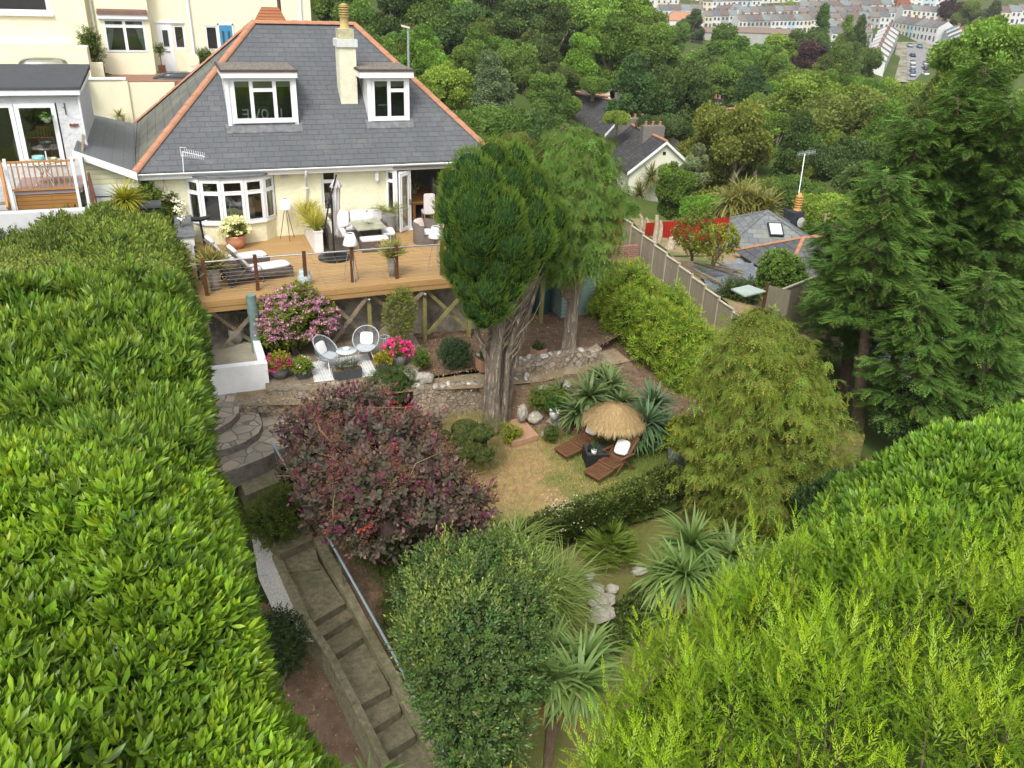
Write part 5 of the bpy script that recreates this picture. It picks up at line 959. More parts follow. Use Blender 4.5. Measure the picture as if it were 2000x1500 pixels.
for i, (x, y, z, s, l) in enumerate(((800, 738, -1.8, (.5, .4, .35), 'pale boulder beside the pink hydrangea pot'), (828, 745, -1.9, (.6, .4, .35), 'rough boulder at the corner of the path below the small green bush'),
  (1020, 815, -2.4, (.3, .25, .5), 'upright stone figure shaped rock right of the cypress trunk'), (1045, 822, -2.6, (.45, .35, .35), 'grey rock at the back of the rockery slab'), (1085, 830, -2.7, (.5, .4, .4), 'pale rock in the rockery below the white pot'),
  (1068, 850, -2.75, (.4, .3, .2), 'low rock at the front of the rockery'), (1150, 1130, -4.2, (.3, .25, .25), 'small upright pale rock highest in the lower lawn'), (1162, 1160, -4.3, (.55, .4, .3), 'grey boulder in the lower lawn under the fan palm'), (1175, 1180, -4.4, (.7, .45, .3), 'flat pinkish boulder in the lower lawn'),
  (1175, 1205, -4.5, (.75, .5, .35), 'largest boulder with dry grass in the lower lawn'), (1195, 1155, -4.3, (.35, .3, .2), 'small pale rock right of the lower boulders'), (1248, 1120, -4.3, (.5, .3, .25), 'grey rocks near the edge of the lower lawn under the cabbage palm'), (860, 1180, -4.2, (.3, .3, .2), 'small stone near the handrail'),
  (1105, 758, -2.1, (.35, .3, .3), 'small grey rock above the rockery by the path'), (1060, 770, -2.2, (.45, .35, .35), 'brown rock on the bank right of the cypress'), (1000, 850, -2.7, (.45, .35, .2), 'small pale rock at the foot of the cypress'))): rock(x, y, z, s, l, i)
sl = thing('stone_slab', 'pinkish sandstone step slab beside the foot of the cypress', 'slab', PZ(1020, 845, -2.7)); pprism('slab', [(985, 822), (1020, 815), (1052, 850), (1000, 865), (985, 845)], -2.62, .14, M['sand'], sl)
# ================================================================ GARDEN FURNITURE
m_, t_, p_ = new_mat('patterned_rug'); L_ = t_.links.new; tc_n = N(t_, 'ShaderNodeTexCoord'); mp = N(t_, 'ShaderNodeMapping'); mp.inputs['Rotation'].default_value = (0, 0, rad(45)); mp.inputs['Scale'].default_value = (5, 5, 5)
L_(tc_n.outputs['UV'], mp.inputs[0]); ck = N(t_, 'ShaderNodeTexChecker', Scale=1.0); wv = N(t_, 'ShaderNodeTexWave', Scale=1.2); wv.bands_direction = 'DIAGONAL'; L_(mp.outputs[0], ck.inputs[0]); L_(mp.outputs[0], wv.inputs[0])
L_(mixrgb(t_, mixrgb(t_, (.46, .47, .48, 1), (.60, .60, .59, 1), ck.outputs['Fac']), (.66, .66, .65, 1), ramp(t_, wv.outputs[0], .5, .6)), p_.inputs['Base Color']); p_.inputs['Roughness'].default_value = .9
b = MB(); q = [PZ(605, 708, -1.735), PZ(614, 746, -1.735), PZ(738, 733, -1.735), PZ(718, 690, -1.735)]; b.hexa([v-Vector((0, 0, .012)) for v in q]+q); tag(b.build('outdoor_rug', m_, None), 'grey and white patterned outdoor rug under the two egg chairs', 'rug')
gy = mat('pale_grey_steel', (.40, .43, .46), .45, .4, .05); gyc = mat('grey_cord', (.22, .24, .27), .7, .2, .1)
def egg_chair():
 t = thing('egg_chair', 'grey corded egg chair with white cushion, left of the round table', 'chair', (0, 0, 0), 0, 'egg chairs on the patio', local=True)
 rim = []   # tilted hoop, opening faces -y
 for k in range(28):
  a = 2*math.pi*k/28; up = .5+.5*math.sin(a); rim.append(Vector((math.cos(a)*(.36+.02*up), -.30+up*.62+.0, .40+up*.55)))
 b = MB(); b.path(rim+[rim[0]], .016, 6, False); b.build('hoop', gy, t)
 b = MB(); cup = []
 for k in range(28):
  r = rim[k]; c0 = Vector((r.x*.55, -.02+r.y*.35, .34)); mid = r.lerp(c0, .55)+Vector((0, .06+.05*max(0, math.sin(2*math.pi*k/28)), -.04)); cup.append((r, mid, c0))
  if k % 1 == 0: b.path([r, mid, c0], .008, 4, False)
 for k in range(28):
  j = (k+1) % 28; b.path([(cup[k][0]+cup[j][0])/2, (cup[k][1]+cup[j][1])/2, (cup[k][2]+cup[j][2])/2], .007, 4, False)
 b.build('corded_seat', gyc, t)
 MB().sq((0, -.02, .42), (.56, .52, .10), None, .7).build('seat_cushion', mat('grey_pad', (.42, .46, .48), .9), t)
 MB().sq((0, .17, .62), (.38, .12, .36), TR((0, 0, 0), 0, rad(-22)), .45).build('back_cushion', M['whitecushion'], t)
 for x in (-1, 1):
  for y in (-1, 1): MB().path([(x*.16, y*.14, .36), (x*.30, y*.27, 0)], .013, 6).build('leg', M['white'], t)
 return t
e = egg_chair(); p = PZ(640, 722, -1.735); e.location = (p.x, p.y, -1.732); e.rotation_euler = (0, 0, rad(48))
p = PZ(716, 704, -1.735); dup(e, (p.x, p.y, -1.732), rad(-22), label='grey corded egg chair with white cushion, right of the round table')
rt_ = thing('round_table', 'small round pale table between the two egg chairs', 'table', (*PZ(678, 716, -1.735).xy, -1.732), local=True)
MB().lathe((0, 0, 0), [(0, .47), (.28, .47), (.285, .485), (.28, .50), (0, .50)], 28).build('tabletop', mat('pale_aqua_top', (.52, .60, .60), .3, .4, .05), rt_)
for k in range(3): a = k*2.094+.4; MB().path([(.2*math.cos(a+.25), .2*math.sin(a+.25), .47), (.27*math.cos(a), .27*math.sin(a), .01), (.2*math.cos(a-.25), .2*math.sin(a-.25), .47)], .008, 5).build('leg', M['white'], rt_)
b = MB(); c = rt_.location; b.lathe(c, [(0, .502), (.07, .505), (.09, .57), (.08, .57), (.05, .53), (0, .53)], 16); tag(b.build('candle_bowl', M['whitewall'], None), 'small white candle bowl on the round pale table', 'bowl')
def boxpot(name, lab, c, w_, d_, h, m, rz=0, cat='plant pot', taper=.8):
 t = thing(name, lab, cat, (c[0], c[1], c[2]), rz, None, local=True); a, b2 = w_/2, d_/2
 MB().hexa([(-a*taper, -b2*taper, 0), (a*taper, -b2*taper, 0), (a*taper, b2*taper, 0), (-a*taper, b2*taper, 0), (-a, -b2, h), (a, -b2, h), (a, b2, h), (-a, b2, h)]).build('pot', m, t)
 MB().box(-a+.02, -b2+.02, h+.002, a-.02, b2-.02, h+.012).build('compost', M['soil'], t); return t
dkp = mat('dark_grey_planter', (.07, .072, .078), .7, .3, .15, 5); zincp = mat('grey_zinc_planter', (.16, .17, .175), .6, .3, .1, 5)
POTS['trough'] = (boxpot('trough_planter', 'dark rectangular trough of lavender and white flowers on the rug', PZ(679, 737, -1.73), .78, .24, .26, dkp, rad(4), taper=.95), PZ(679, 737, -1.73), .26)
POTS['sq1'] = (boxpot('plant_pot', 'square dark pot of green leaves and white blooms left of the rug', PZ(591, 737, -1.75), .36, .36, .26, dkp, .1), PZ(591, 737, -1.75), .26)
POTS['sq2'] = (boxpot('plant_pot', 'square dark pot of yellow flowered leaves right of the rug', PZ(750, 722, -1.75), .42, .42, .26, dkp, .1), PZ(750, 722, -1.75), .26)
def roundpot(key, lab, c, r, h, m):
 t = thing('plant_pot', lab, 'plant pot', c); MB().lathe(c, [(0, .002), (r*.6, .003), (r*.95, h*.45), (r, h*.75), (r*.88, h), (r*.8, h), (r*.78, h*.9), (0, h*.88)], 24).build('pot', m, t); POTS[key] = (t, c, h)
roundpot('mag', 'round grey pot of magenta hydrangeas beside the white wall', PZ(547, 737, -1.75), .26, .36, zincp); roundpot('pink', 'round grey pot of bright pink hydrangeas right of the egg chairs', PZ(778, 712, -1.75), .27, .36, zincp)
roundpot('dead', 'weathered pale pot with a straggly grey plant under the deck corner', PZ(463, 668, -1.5), .22, .42, M['stoneware'])
POTS['cube1'] = (boxpot('plant_pot', 'square wooden box planter of dark purple flowers near the second trunk', PZ(1051, 698, -1.72), .36, .36, .3, M['sand'], .2, taper=.9), PZ(1051, 698, -1.72), .3)
POTS['cube2'] = (boxpot('plant_pot', 'square terracotta box planter of white flowers left of the cypress trunk', PZ(944, 722, -1.85), .36, .36, .36, M['sand'], .2, taper=.9), PZ(944, 722, -1.85), .36)
ln = thing('lantern', 'tall grey slatted lantern beside the bright pink hydrangeas', 'lantern', PZ(752, 690, -1.75)); c = PZ(752, 690, -1.75); b = MB()
for k in range(16): a = k*.3927; b.path([c+Vector((.15*math.cos(a), .15*math.sin(a), .02)), c+Vector((.14*math.cos(a), .14*math.sin(a), .5))], .01, 4)
b.lathe(c, [(.16, 0), (.16, .03), (0, .03)], 16); b.build('slats', gy, ln); MB().path([c+Vector((.15*math.cos(a/8*6.283), .15*math.sin(a/8*6.283), .52)) for a in range(9)], .014, 5).build('rim', gy, ln)
po = MB(); p0, p1 = PZ(506, 702, -1.75), PY(490, 576, PZ(506, 702, -1.75).y-.05); rows = []
for i in range(12):
 u = i/11; c = p0.lerp(p1, u); r_ = .16*(1-.15*u)*(1 if i not in (0,) else .8)*(1+.06*math.sin(i*1.7)); rows.append([c+Vector((math.cos(a)*r_*(1+.07*math.cos(3*a+i)), math.sin(a)*r_*(1+.07*math.sin(2*a)), 0)) for a in [2*math.pi*k/16 for k in range(16)]])
po.grid(rows, True); po.face(rows[-1]); tag(po.build('covered_parasol', mat('sea_green_cover', (.16, .24, .225), .7, .3, .18, 4, bump=.02, bscale=8), None), 'closed parasol in a sea green cover standing beside the pink hydrangea bush', 'parasol')
# shed, water butt
sh = thing('shed', 'sage green overlap boarded shed with a pale roof behind the second trunk', 'shed', (11.9, -4, -2)); z0, z1 = -2.0, -.55
b = MB(); b.box(11.3, -5.15, z0, 11.36, -3.0, z1); b.box(12.55, -4.98, z0, 12.6, -3.0, z1); fr = [(11.3, -5.15, z0), (12.6, -4.98, z0), (12.6, -4.98, z1), (11.95, -5.06, z1+.38), (11.3, -5.15, z1)]; b.face(fr); b.build('wall', M['shedgreen'], sh)
b = MB(); b.hexa([(11.86, -5.1, z0+.08), (12.34, -5.04, z0+.08), (12.34, -5.0, z0+.08), (11.86, -5.06, z0+.08), (11.86, -5.1, z1+.1), (12.34, -5.04, z1+.1), (12.34, -5.0, z1+.1), (11.86, -5.06, z1+.1)]); b.build('door', mat('sage_door', (.19, .29, .27), .7, .2, .1, 3), sh)
b = MB(); b.face([(11.2, -5.3, z1-.04), (11.95, -5.2, z1+.42), (11.95, -2.9, z1+.42), (11.2, -2.9, z1-.04)]); b.face([(11.95, -5.2, z1+.42), (12.72, -5.1, z1-.04), (12.72, -2.9, z1-.04), (11.95, -2.9, z1+.42)]); b.bar((11.2, -5.3, z1-.05), (11.95, -5.2, z1+.41), .03, .1); b.bar((11.95, -5.2, z1+.41), (12.72, -5.1, z1-.05), .03, .1); b.build('roof', mat('pale_grey_roof', (.52, .57, .56), .7), sh)
b = MB(); c = PZ(1056, 612, -2.0); b.lathe(c, [(0, 0), (.28, 0), (.32, .2), (.33, .9), (.30, 1.0), (.1, 1.08), (0, 1.08)], 24); wb = thing('water_butt', 'dark green water butt between the deck post and the shed', 'barrel', c); b.build('barrel', mat('dark_green_plastic', (.012, .06, .055), .4, .5, .1), wb); MB().path([c+Vector((-.1, -.34, .2)), c+Vector((-.1, -.42, .2))], .02, 6).build('tap', M['blackmetal'], wb)
bw = thing('block_wall', 'grey concrete block wall stepping down behind the shed', 'wall', (14, -2, -2))
a, b_ = PZ(1130, 515, -.7), PZ(1215, 560, -1.2)
b = MB(); b.hexa([(13.4, 1.2, -3), (13.6, 1.2, -3), (14.0, -2.4, -3), (13.8, -2.4, -3), (13.4, 1.2, -.7), (13.6, 1.2, -.7), (14.0, -2.4, -1.0), (13.8, -2.4, -1.0)]); b.hexa([(13.8, -2.4, -3), (14.0, -2.4, -3), (14.2, -4.4, -3), (14.0, -4.4, -3), (13.8, -2.4, -1.4), (14.0, -2.4, -1.4), (14.2, -4.4, -1.6), (14.0, -4.4, -1.6)]); b.build('wall', mat('grey_block', (.27, .26, .24), .95, .1, .15, 3, bump=.01), bw)
rb = thing('brick_wall', 'weathered red brick wall glimpsed between the drooping cypress and the fence', 'wall', (15, 0, -3)); MB().box(14.3, -.2, -4, 16.9, .05, -1.3).build('wall', M['brick'], rb)
rd = thing('red_screen', 'dark red corrugated sheet glimpsed through the drooping cypress', 'screen', (14, 1, -2)); b = MB(); b.grid([[(14.0+.06*k, 1.4+.02*(k % 2), z) for k in range(50)] for z in (-3, -.2)], False, False); b.build('sheet', M['redmetal'], rd)
# lawn loungers, table, thatched parasol
def deck_chair():
 t = thing('steamer_chair', 'brown slatted steamer lounger with white cushion at the front by the ivy hedge', 'sun lounger', (0, 0, 0), 0, 'brown steamer loungers on the lawn', local=True)
 Mb = Matrix.Translation((0, 0, .34)) @ Matrix.Rotation(rad(50), 4, 'Y')
 def slats(x0, x1, n, M4, name, w=.27):
  b = MB()
  for k in range(n): y = -w+.03+(2*w-.06)*k/(n-1); b.box(x0+.03, y-.022, .0, x1-.03, y+.022, .018, M4)
  b.box(x0, -w, -.02, x0+.05, w, .02, M4); b.box(x1-.05, -w, -.02, x1, w, .02, M4); b.box(x0, -w-.03, -.02, x1, -w, .025, M4); b.box(x0, w, -.02, x1, w+.03, .025, M4); b.build(name, M['teak'], t)
 slats(-.80, 0, 8, Mb, 'backrest'); slats(0, .50, 8, TR((0, 0, .34), 0, 0, rad(4)), 'seat'); slats(.50, 1.08, 8, TR((0, 0, .335), 0, 0, rad(9)), 'leg_rest')
 for s in (-1, 1):
  y = s*.30
  MB().bar((.98, y*.9, .18), (1.0, y*.9, 0), .04).build('leg', M['teak'], t); MB().bar((-.42, y*1.1, 0), (.22, y*1.1, .55), .03, .05).build('leg', M['teak'], t); MB().bar((.42, y, .02), (-.1, y, .54), .03, .05).build('leg', M['teak'], t)
  MB().box(-.30, y*1.15-.035, .55, .28, y*1.15+.035, .575).build('armrest', M['teak'], t)
 b = MB(); b.bar((.98, -.27, .06), (.98, .27, .06), .03); b.bar((-.42, -.33, .04), (-.42, .33, .04), .03); b.build('stretcher', M['teak'], t)
 MB().sq(Mb @ Vector((-.34, .02, .12)), (.46, .44, .15), Mb.to_3x3().to_4x4() @ Rz(rad(12)), .5).build('cushion', M['whitecushion'], t)
 return t
d = deck_chair(); pf, ph = PZ(1165, 940, -2.78), PZ(1235, 905, -2.78)
def place_dc(o, foot, head):
 f_, h_ = Vector(foot), Vector(head); v = f_-h_; an = math.atan2(v.y, v.x); c = f_-v.normalized()*.86; o.scale = (.88,)*3; o.location = (c.x, c.y, -2.775); o.rotation_euler = (0, 0, an)
place_dc(d, PZ(1158, 938, -2.78), PZ(1248, 895, -2.78)); d2 = dup(d, label='brown slatted steamer lounger with white cushion at the back beside the rockery'); place_dc(d2, PZ(1098, 893, -2.78), PZ(1194, 860, -2.78))
ft = thing('rattan_side_table', 'black rattan side table with a glass top between the brown loungers', 'table', PZ(1162, 903, -2.78), rad(-14), None, local=True)
b = MB(); b.box(-.29, -.27, .04, .29, .27, .36); b.build('body', mat('black_rattan', (.028, .026, .028), .6, .4, .3, 30, pattern=('brick', .05, .025, .004, (.02, .02, .02), (.01, .01, .01)), bump=.008), ft); MB().box(-.27, -.25, .362, .27, .25, .37).build('glass_top', mat('dark_glass_top', (.06, .065, .07), .06, .7, .1), ft)
for x in (-1, 1):
 for y in (-1, 1): MB().box(x*.27-.02, y*.25-.02, 0, x*.27+.02, y*.25+.02, .04).build('leg', M['blackmetal'], ft)
c = PZ(1160, 886, -2.40); b = MB(); b.lathe(c, [(0, 0), (.06, 0), (.075, .12), (.065, .12), (0, .10)], 16); tp_ = thing('plant_pot', 'small white pot with a spiky green plant on the black side table', 'plant pot', c); b.build('pot', M['whitewall'], tp_); POTS['small'] = (tp_, c, .12)
c = PZ(1150, 882, -2.41); b = MB(); b.lathe(c, [(0, 0), (.035, 0), (.04, .16), (.012, .22), (.012, .3), (0, .3)], 10); tag(b.build('bottle', M['blackmetal'], None), 'dark bottle standing on the black side table', 'bottle')
# ================================================================ FOLIAGE KIT (numpy)
class T:    # template: verts, loops, sizes, tip weight
 def __init__(s, V, faces, W=None):
  s.V = np.array(V, float); s.L = np.array([i for f in faces for i in f]); s.S = np.array([len(f) for f in faces]); s.W = np.zeros(len(V)) if W is None else np.array(W, float)
def tjoin(ts):
 V = []; L = []; S = []; W = []; n = 0
 for t in ts: V.append(t.V); L.append(t.L+n); S.append(t.S); W.append(t.W); n += len(t.V)
 o = T([[0, 0, 0]], []); o.V = np.concatenate(V); o.L = np.concatenate(L); o.S = np.concatenate(S); o.W = np.concatenate(W); return o
def tx(t, R=None, loc=(0, 0, 0), s=1., w=None):
 o = T([[0, 0, 0]], []); V = t.V*s
 if R is not None: V = V @ np.array(R).T
 o.V = V+np.array(loc); o.L = t.L; o.S = t.S; o.W = t.W if w is None else np.full(len(t.V), w); return o
def rotm(axis, a):
 return np.array(Matrix.Rotation(a, 3, axis))
def leaf(w=.28, fold=.07, curl=.15):      # 1 long along +z, broad in x, faces -y
 return T([(0, 0, 0), (-w*.42, -fold, .3), (0, 0, .3), (w*.42, -fold, .3), (-w*.46, -fold+curl*.35, .65), (0, curl*.35, .65), (w*.46, -fold+curl*.35, .65), (0, curl, 1)],
             [(0, 2, 1), (0, 3, 2), (1, 2, 5, 4), (2, 3, 6, 5), (4, 5, 7), (5, 6, 7)])
def dleaf(w=.4, fold=.08): return T([(0, 0, 0), (w/2, -fold, .5), (0, 0, 1), (-w/2, -fold, .5)], [(0, 1, 2), (0, 2, 3)])
def qleaf(w=.5): return T([(0, 0, 0), (w/2, -.06, .5), (0, 0, 1), (-w/2, -.06, .5)], [(0, 1, 2, 3)])
def blade(w=.05, n=4, arch=.5, droop=.0):
 V = []; F = []; W = []
 for i in range(n+1):
  u = i/n; z = u*math.cos(arch*u*.9)-droop*u*u*.3; y = -u*u*math.sin(arch)*.9; ww = w*(1-u**2.2)*(.55+.9*min(u*3, 1)*.5)
  if i < n: V += [(-ww/2, y-ww*.15, z), (ww/2, y-ww*.15, z)]; W += [u, u]
  else: V.append((0, y, z)); W.append(1)
 for i in range(n-1): F.append((2*i, 2*i+1, 2*i+3, 2*i+2))
 F.append((2*n-2, 2*n-1, 2*n)); return T(V, F, W)
GA = 2.39996
def shoot(lf, n, stem, ll, a0=75, a1=18, w_tip=1.):
 ts = []
 for i in range(n):
  u = i/(n-1); a = rad(a0+(a1-a0)*u); R = rotm('Z', i*GA) @ rotm('X', a)      # tilts towards -y -> out
  sz = ll*(1.0-.35*u*u); ts.append(tx(lf, R, (0, 0, stem*u), sz, w=w_tip*u))
 return tjoin(ts)
def flat_spray(n=7, w=.10, ang=38, side=.45, droop=.25, lw=.16):
 """flat conifer frond: axis along +z, leaflets in the xz plane, drooping in y"""
 ts = []; l = qleaf(lw)
 def yy(u): return droop*u*u
 for i in range(n):
  u = (i+.5)/n; L = side*(1-u*.75)*(.55 if i == 0 else 1)
  for s in (-1, 1):
   ts.append(tx(l, rotm('Y', s*rad(ang)) @ rotm('X', -.15), (0, yy(u), u*.85), L, w=u))
 ts.append(tx(qleaf(lw*.5), None, (0, yy(.8), .7), .34, w=1.)); return tjoin(ts)
class Geo:
 def __init__(s): s.p = []; s.n = 0
 def add(s, t, pos, fr, sc_, col, tip=None):
  pos = np.asarray(pos, float); N_ = len(pos)
  if N_ == 0: return
  sc_ = np.broadcast_to(np.asarray(sc_, float).reshape(-1, 1, 1) if np.ndim(sc_) else sc_, (N_, 1, 1))
  V = np.einsum('nij,kj->nki', fr, t.V)*sc_+pos[:, None]
  k = len(t.V); L = (t.L[None]+(np.arange(N_)*k)[:, None]+s.n).ravel(); S = np.tile(t.S, N_)
  col = np.broadcast_to(np.asarray(col, float), (N_, 3)); tip = col if tip is None else np.broadcast_to(np.asarray(tip, float), (N_, 3))
  C = col[:, None]*(1-t.W)[None, :, None]+tip[:, None]*t.W[None, :, None]
  s.p.append((V.reshape(-1, 3), L, S, C.reshape(-1, 3))); s.n += N_*k
 def mesh(s, name):
  V = np.concatenate([p[0] for p in s.p]); L = np.concatenate([p[1] for p in s.p]); S = np.concatenate([p[2] for p in s.p]); C = np.concatenate([p[3] for p in s.p])
  me = bpy.data.meshes.new(name); me.vertices.add(len(V)); me.vertices.foreach_set('co', V.ravel().astype('f4')); me.loops.add(len(L)); me.loops.foreach_set('vertex_index', L.astype('i4'))
  me.polygons.add(len(S)); st = np.zeros(len(S), 'i4'); st[1:] = np.cumsum(S)[:-1]; me.polygons.foreach_set('loop_start', st); me.update(calc_edges=True)
  at = me.attributes.new('Col', 'FLOAT_COLOR', 'POINT'); at.data.foreach_set('color', np.c_[np.clip(C, 0, 1), np.ones(len(C))].ravel().astype('f4')); return me
 def build(s, name, m, parent=None, **kw): return tag(link_mesh(name, s.mesh(name), m, parent), **kw)
def nrm(v): return v/np.maximum(np.linalg.norm(v, axis=-1, keepdims=True), 1e-9)
def frames(rg, d, spin=None, up=None):
 """columns x,y,z with z = growth direction. up given: y axis (leaf back) points away from up"""
 d = nrm(np.asarray(d, float)); N_ = len(d)
 a = nrm(rg.normal(size=(N_, 3))) if up is None else np.broadcast_to(np.asarray(up, float), (N_, 3))+rg.normal(size=(N_, 3))*.15
 x = nrm(np.cross(a, d)); y = np.cross(d, x)
 return np.stack([x, y, d], -1)
def vary(rg, base, n, v=.18, hue=.06):
 b = np.array(base)[None]*(1+rg.uniform(-v, v, (n, 1))); b = b*(1+rg.normal(size=(n, 3))*hue); return np.clip(b, 0, 1)
def sphere_pts(rg, n): return nrm(rg.normal(size=(n, 3)))
def clump_pts(rg, cl, n, jit=.18, cull=.78, lo=-1., inner=.0):
 """points on the surfaces of clump ellipsoids cl = [(centre, (rx,ry,rz))...]"""
 C = np.array([c for c, r in cl], float); R = np.array([r if hasattr(r, '__len__') else (r,)*3 for c, r in cl], float)
 wgt = (R[:, 0]*R[:, 1]+R[:, 0]*R[:, 2]); wgt = wgt/wgt.sum(); k = rg.choice(len(C), n, p=wgt); d = sphere_pts(rg, n); f = 1-np.abs(rg.normal(size=n))*jit
 f = np.clip(f, .2, 1.1); P = C[k]+d*R[k]*f[:, None]
 ok = d[:, 2] > lo
 for j in range(len(C)):
  q = ((P-C[j])/R[j]); ok &= ~(((q*q).sum(1) < cull**2) & (k != j))
 return P[ok], nrm(d[ok]/R[k][ok]), k[ok]
LM = leafmat('leaf'); LMG = leafmat('glossy_leaf', .38, .45, .28); LMD = leafmat('conifer_leaf', .65, .2, .2)
BARK = mat('brown_bark', (.16, .115, .085), .95, .1, .35, 6, bump=.03, bscale=12)
BARKG = mat('grey_bark', (.46, .385, .30), .95, .1, .3, 5, bump=.05, bscale=10, pattern=('bark',), stain=((.30, .21, .15), 2., .55, .8))
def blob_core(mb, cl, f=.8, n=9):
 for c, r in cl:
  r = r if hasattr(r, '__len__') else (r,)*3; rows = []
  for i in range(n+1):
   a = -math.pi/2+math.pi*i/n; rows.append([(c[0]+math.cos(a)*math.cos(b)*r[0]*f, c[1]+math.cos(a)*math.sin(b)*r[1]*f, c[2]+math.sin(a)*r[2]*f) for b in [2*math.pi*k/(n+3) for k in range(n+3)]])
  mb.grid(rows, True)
def coremat(name, c): return mat(name, c, .95, .05, .5, 6, bump=.1, bscale=8)  # darker than the leaves, standing in for shade inside the foliage
CORE = coremat('foliage_shade_core', (.035, .055, .012))  # shared dark tone that paints shade into hedge and shrub interiors
def V3(p): return (p.x, p.y, p.z)
# ------------------------------------------------ laurel hedges: shoots over a surface given by a px grid
def surf_scatter(rg, rows, n):
 """rows: grid of world points; returns pos, normal, uv"""
 G = np.array([[V3(p) for p in r] for r in rows]); a, b = G.shape[:2]; tri = []
 A = []; cells = []
 for i in range(a-1):
  for j in range(b-1):
   p, q, r, s = G[i, j], G[i, j+1], G[i+1, j+1], G[i+1, j]; A.append(np.linalg.norm(np.cross(r-p, s-q))/2); cells.append((p, q, r, s, i, j))
 A = np.array(A); k = rg.choice(len(A), n, p=A/A.sum()); u = rg.random(n)[:, None]; v = rg.random(n)[:, None]
 P = np.array([c[:4] for c in cells]); p, q, r, s = P[k, 0], P[k, 1], P[k, 2], P[k, 3]
 pos = (p*(1-v)+q*v)*(1-u)+(s*(1-v)+r*v)*u; nn = nrm(np.cross(r-p, s-q)); nn[nn[:, 2] < 0] *= -1
 ij = np.array([(c[4], c[5]) for c in cells])[k]; return pos, nn, np.c_[(ij[:, 0:1]+u)/(a-1), (ij[:, 1:2]+v)/(b-1)]
def fbm(P, f, seed=0):
 r = np.random.default_rng(seed); o = np.zeros(len(P))
 for k in range(5):
  w_ = r.normal(size=3)*f*(1.0+.6*k); o += np.sin(P @ w_+r.uniform(0, 6))/(1+.4*k)
 return o/2.2
def subdiv(rows, n=4, amp=.15, f=1.2, seed=0):
 G = [[Vector(p) for p in r] for r in rows]; out = []
 for i in range(len(G)-1):
  for a in range(n+(1 if i == len(G)-2 else 0)):
   u = a/n; r = []
   for j in range(len(G[0])-1):
    for c in range(n+(1 if j == len(G[0])-2 else 0)):
     v = c/n; r.append((G[i][j]*(1-u)+G[i+1][j]*u)*(1-v)+(G[i][j+1]*(1-u)+G[i+1][j+1]*u)*v)
   out.append(r)
 P = np.array([[V3(p) for p in r] for r in out]); d = fbm(P.reshape(-1, 3), f, seed).reshape(P.shape[:2])*amp
 return [[Vector((p[0], p[1], p[2]+d[i, j])) for j, p in enumerate(r)] for i, r in enumerate(P)]
def hedge(name, lab, rows, n, tmpl, sc_, col, tip, seed, m, loc, amp=.2, f=1.2, up=.7, inner=.5, cat='hedge', colfn=None, patchv=.25, core=True, cdrop=.25, lump=.0):
 rg = np.random.default_rng(seed); S = subdiv(rows, 5, amp, f, seed); t = thing(name, lab, cat, loc)
 if core:
  b = MB(); b.grid([[p-Vector((0, 0, cdrop)) for p in r] for r in S]); b.build('shade_core', CORE, t)  # dark sheet below the leaves paints the shade within the hedge
 g = Geo()
 for lay, frac, dz in ((0, 1., 0), (1, inner, -.14)):
  P, nn, uv = surf_scatter(rg, S, int(n*frac)); P = P+rg.normal(size=P.shape)*.03; P[:, 2] += dz+rg.uniform(-.08, .07, len(P))+lump*np.maximum(fbm(P, 3.2, seed+9), -.5)
  d = nrm(nn*(1-up)+np.array([0, 0, up])+rg.normal(size=P.shape)*.30)
  c = vary(rg, col, len(P), .2, .05); tp = vary(rg, tip, len(P), .2, .05); pv = 1+patchv*fbm(P, .9, seed+5)[:, None]; c = c*pv; tp = tp*pv
  if colfn: c, tp = colfn(P, c, tp, uv)
  ag = np.array([(.5, .55, .6), (.8, .82, .85), (1, 1, 1), (1.05, 1, .9), (1.25, 1.12, .9)])[rg.choice(5, len(P), p=(.12, .22, .36, .2, .10))]
  g.add(tmpl[lay % len(tmpl)], P-np.array(nn)*.02, frames(rg, d), sc_*rg.uniform(.62, 1.35, len(P)), c*ag, tp*ag)
 g.build('foliage', m, t); return t
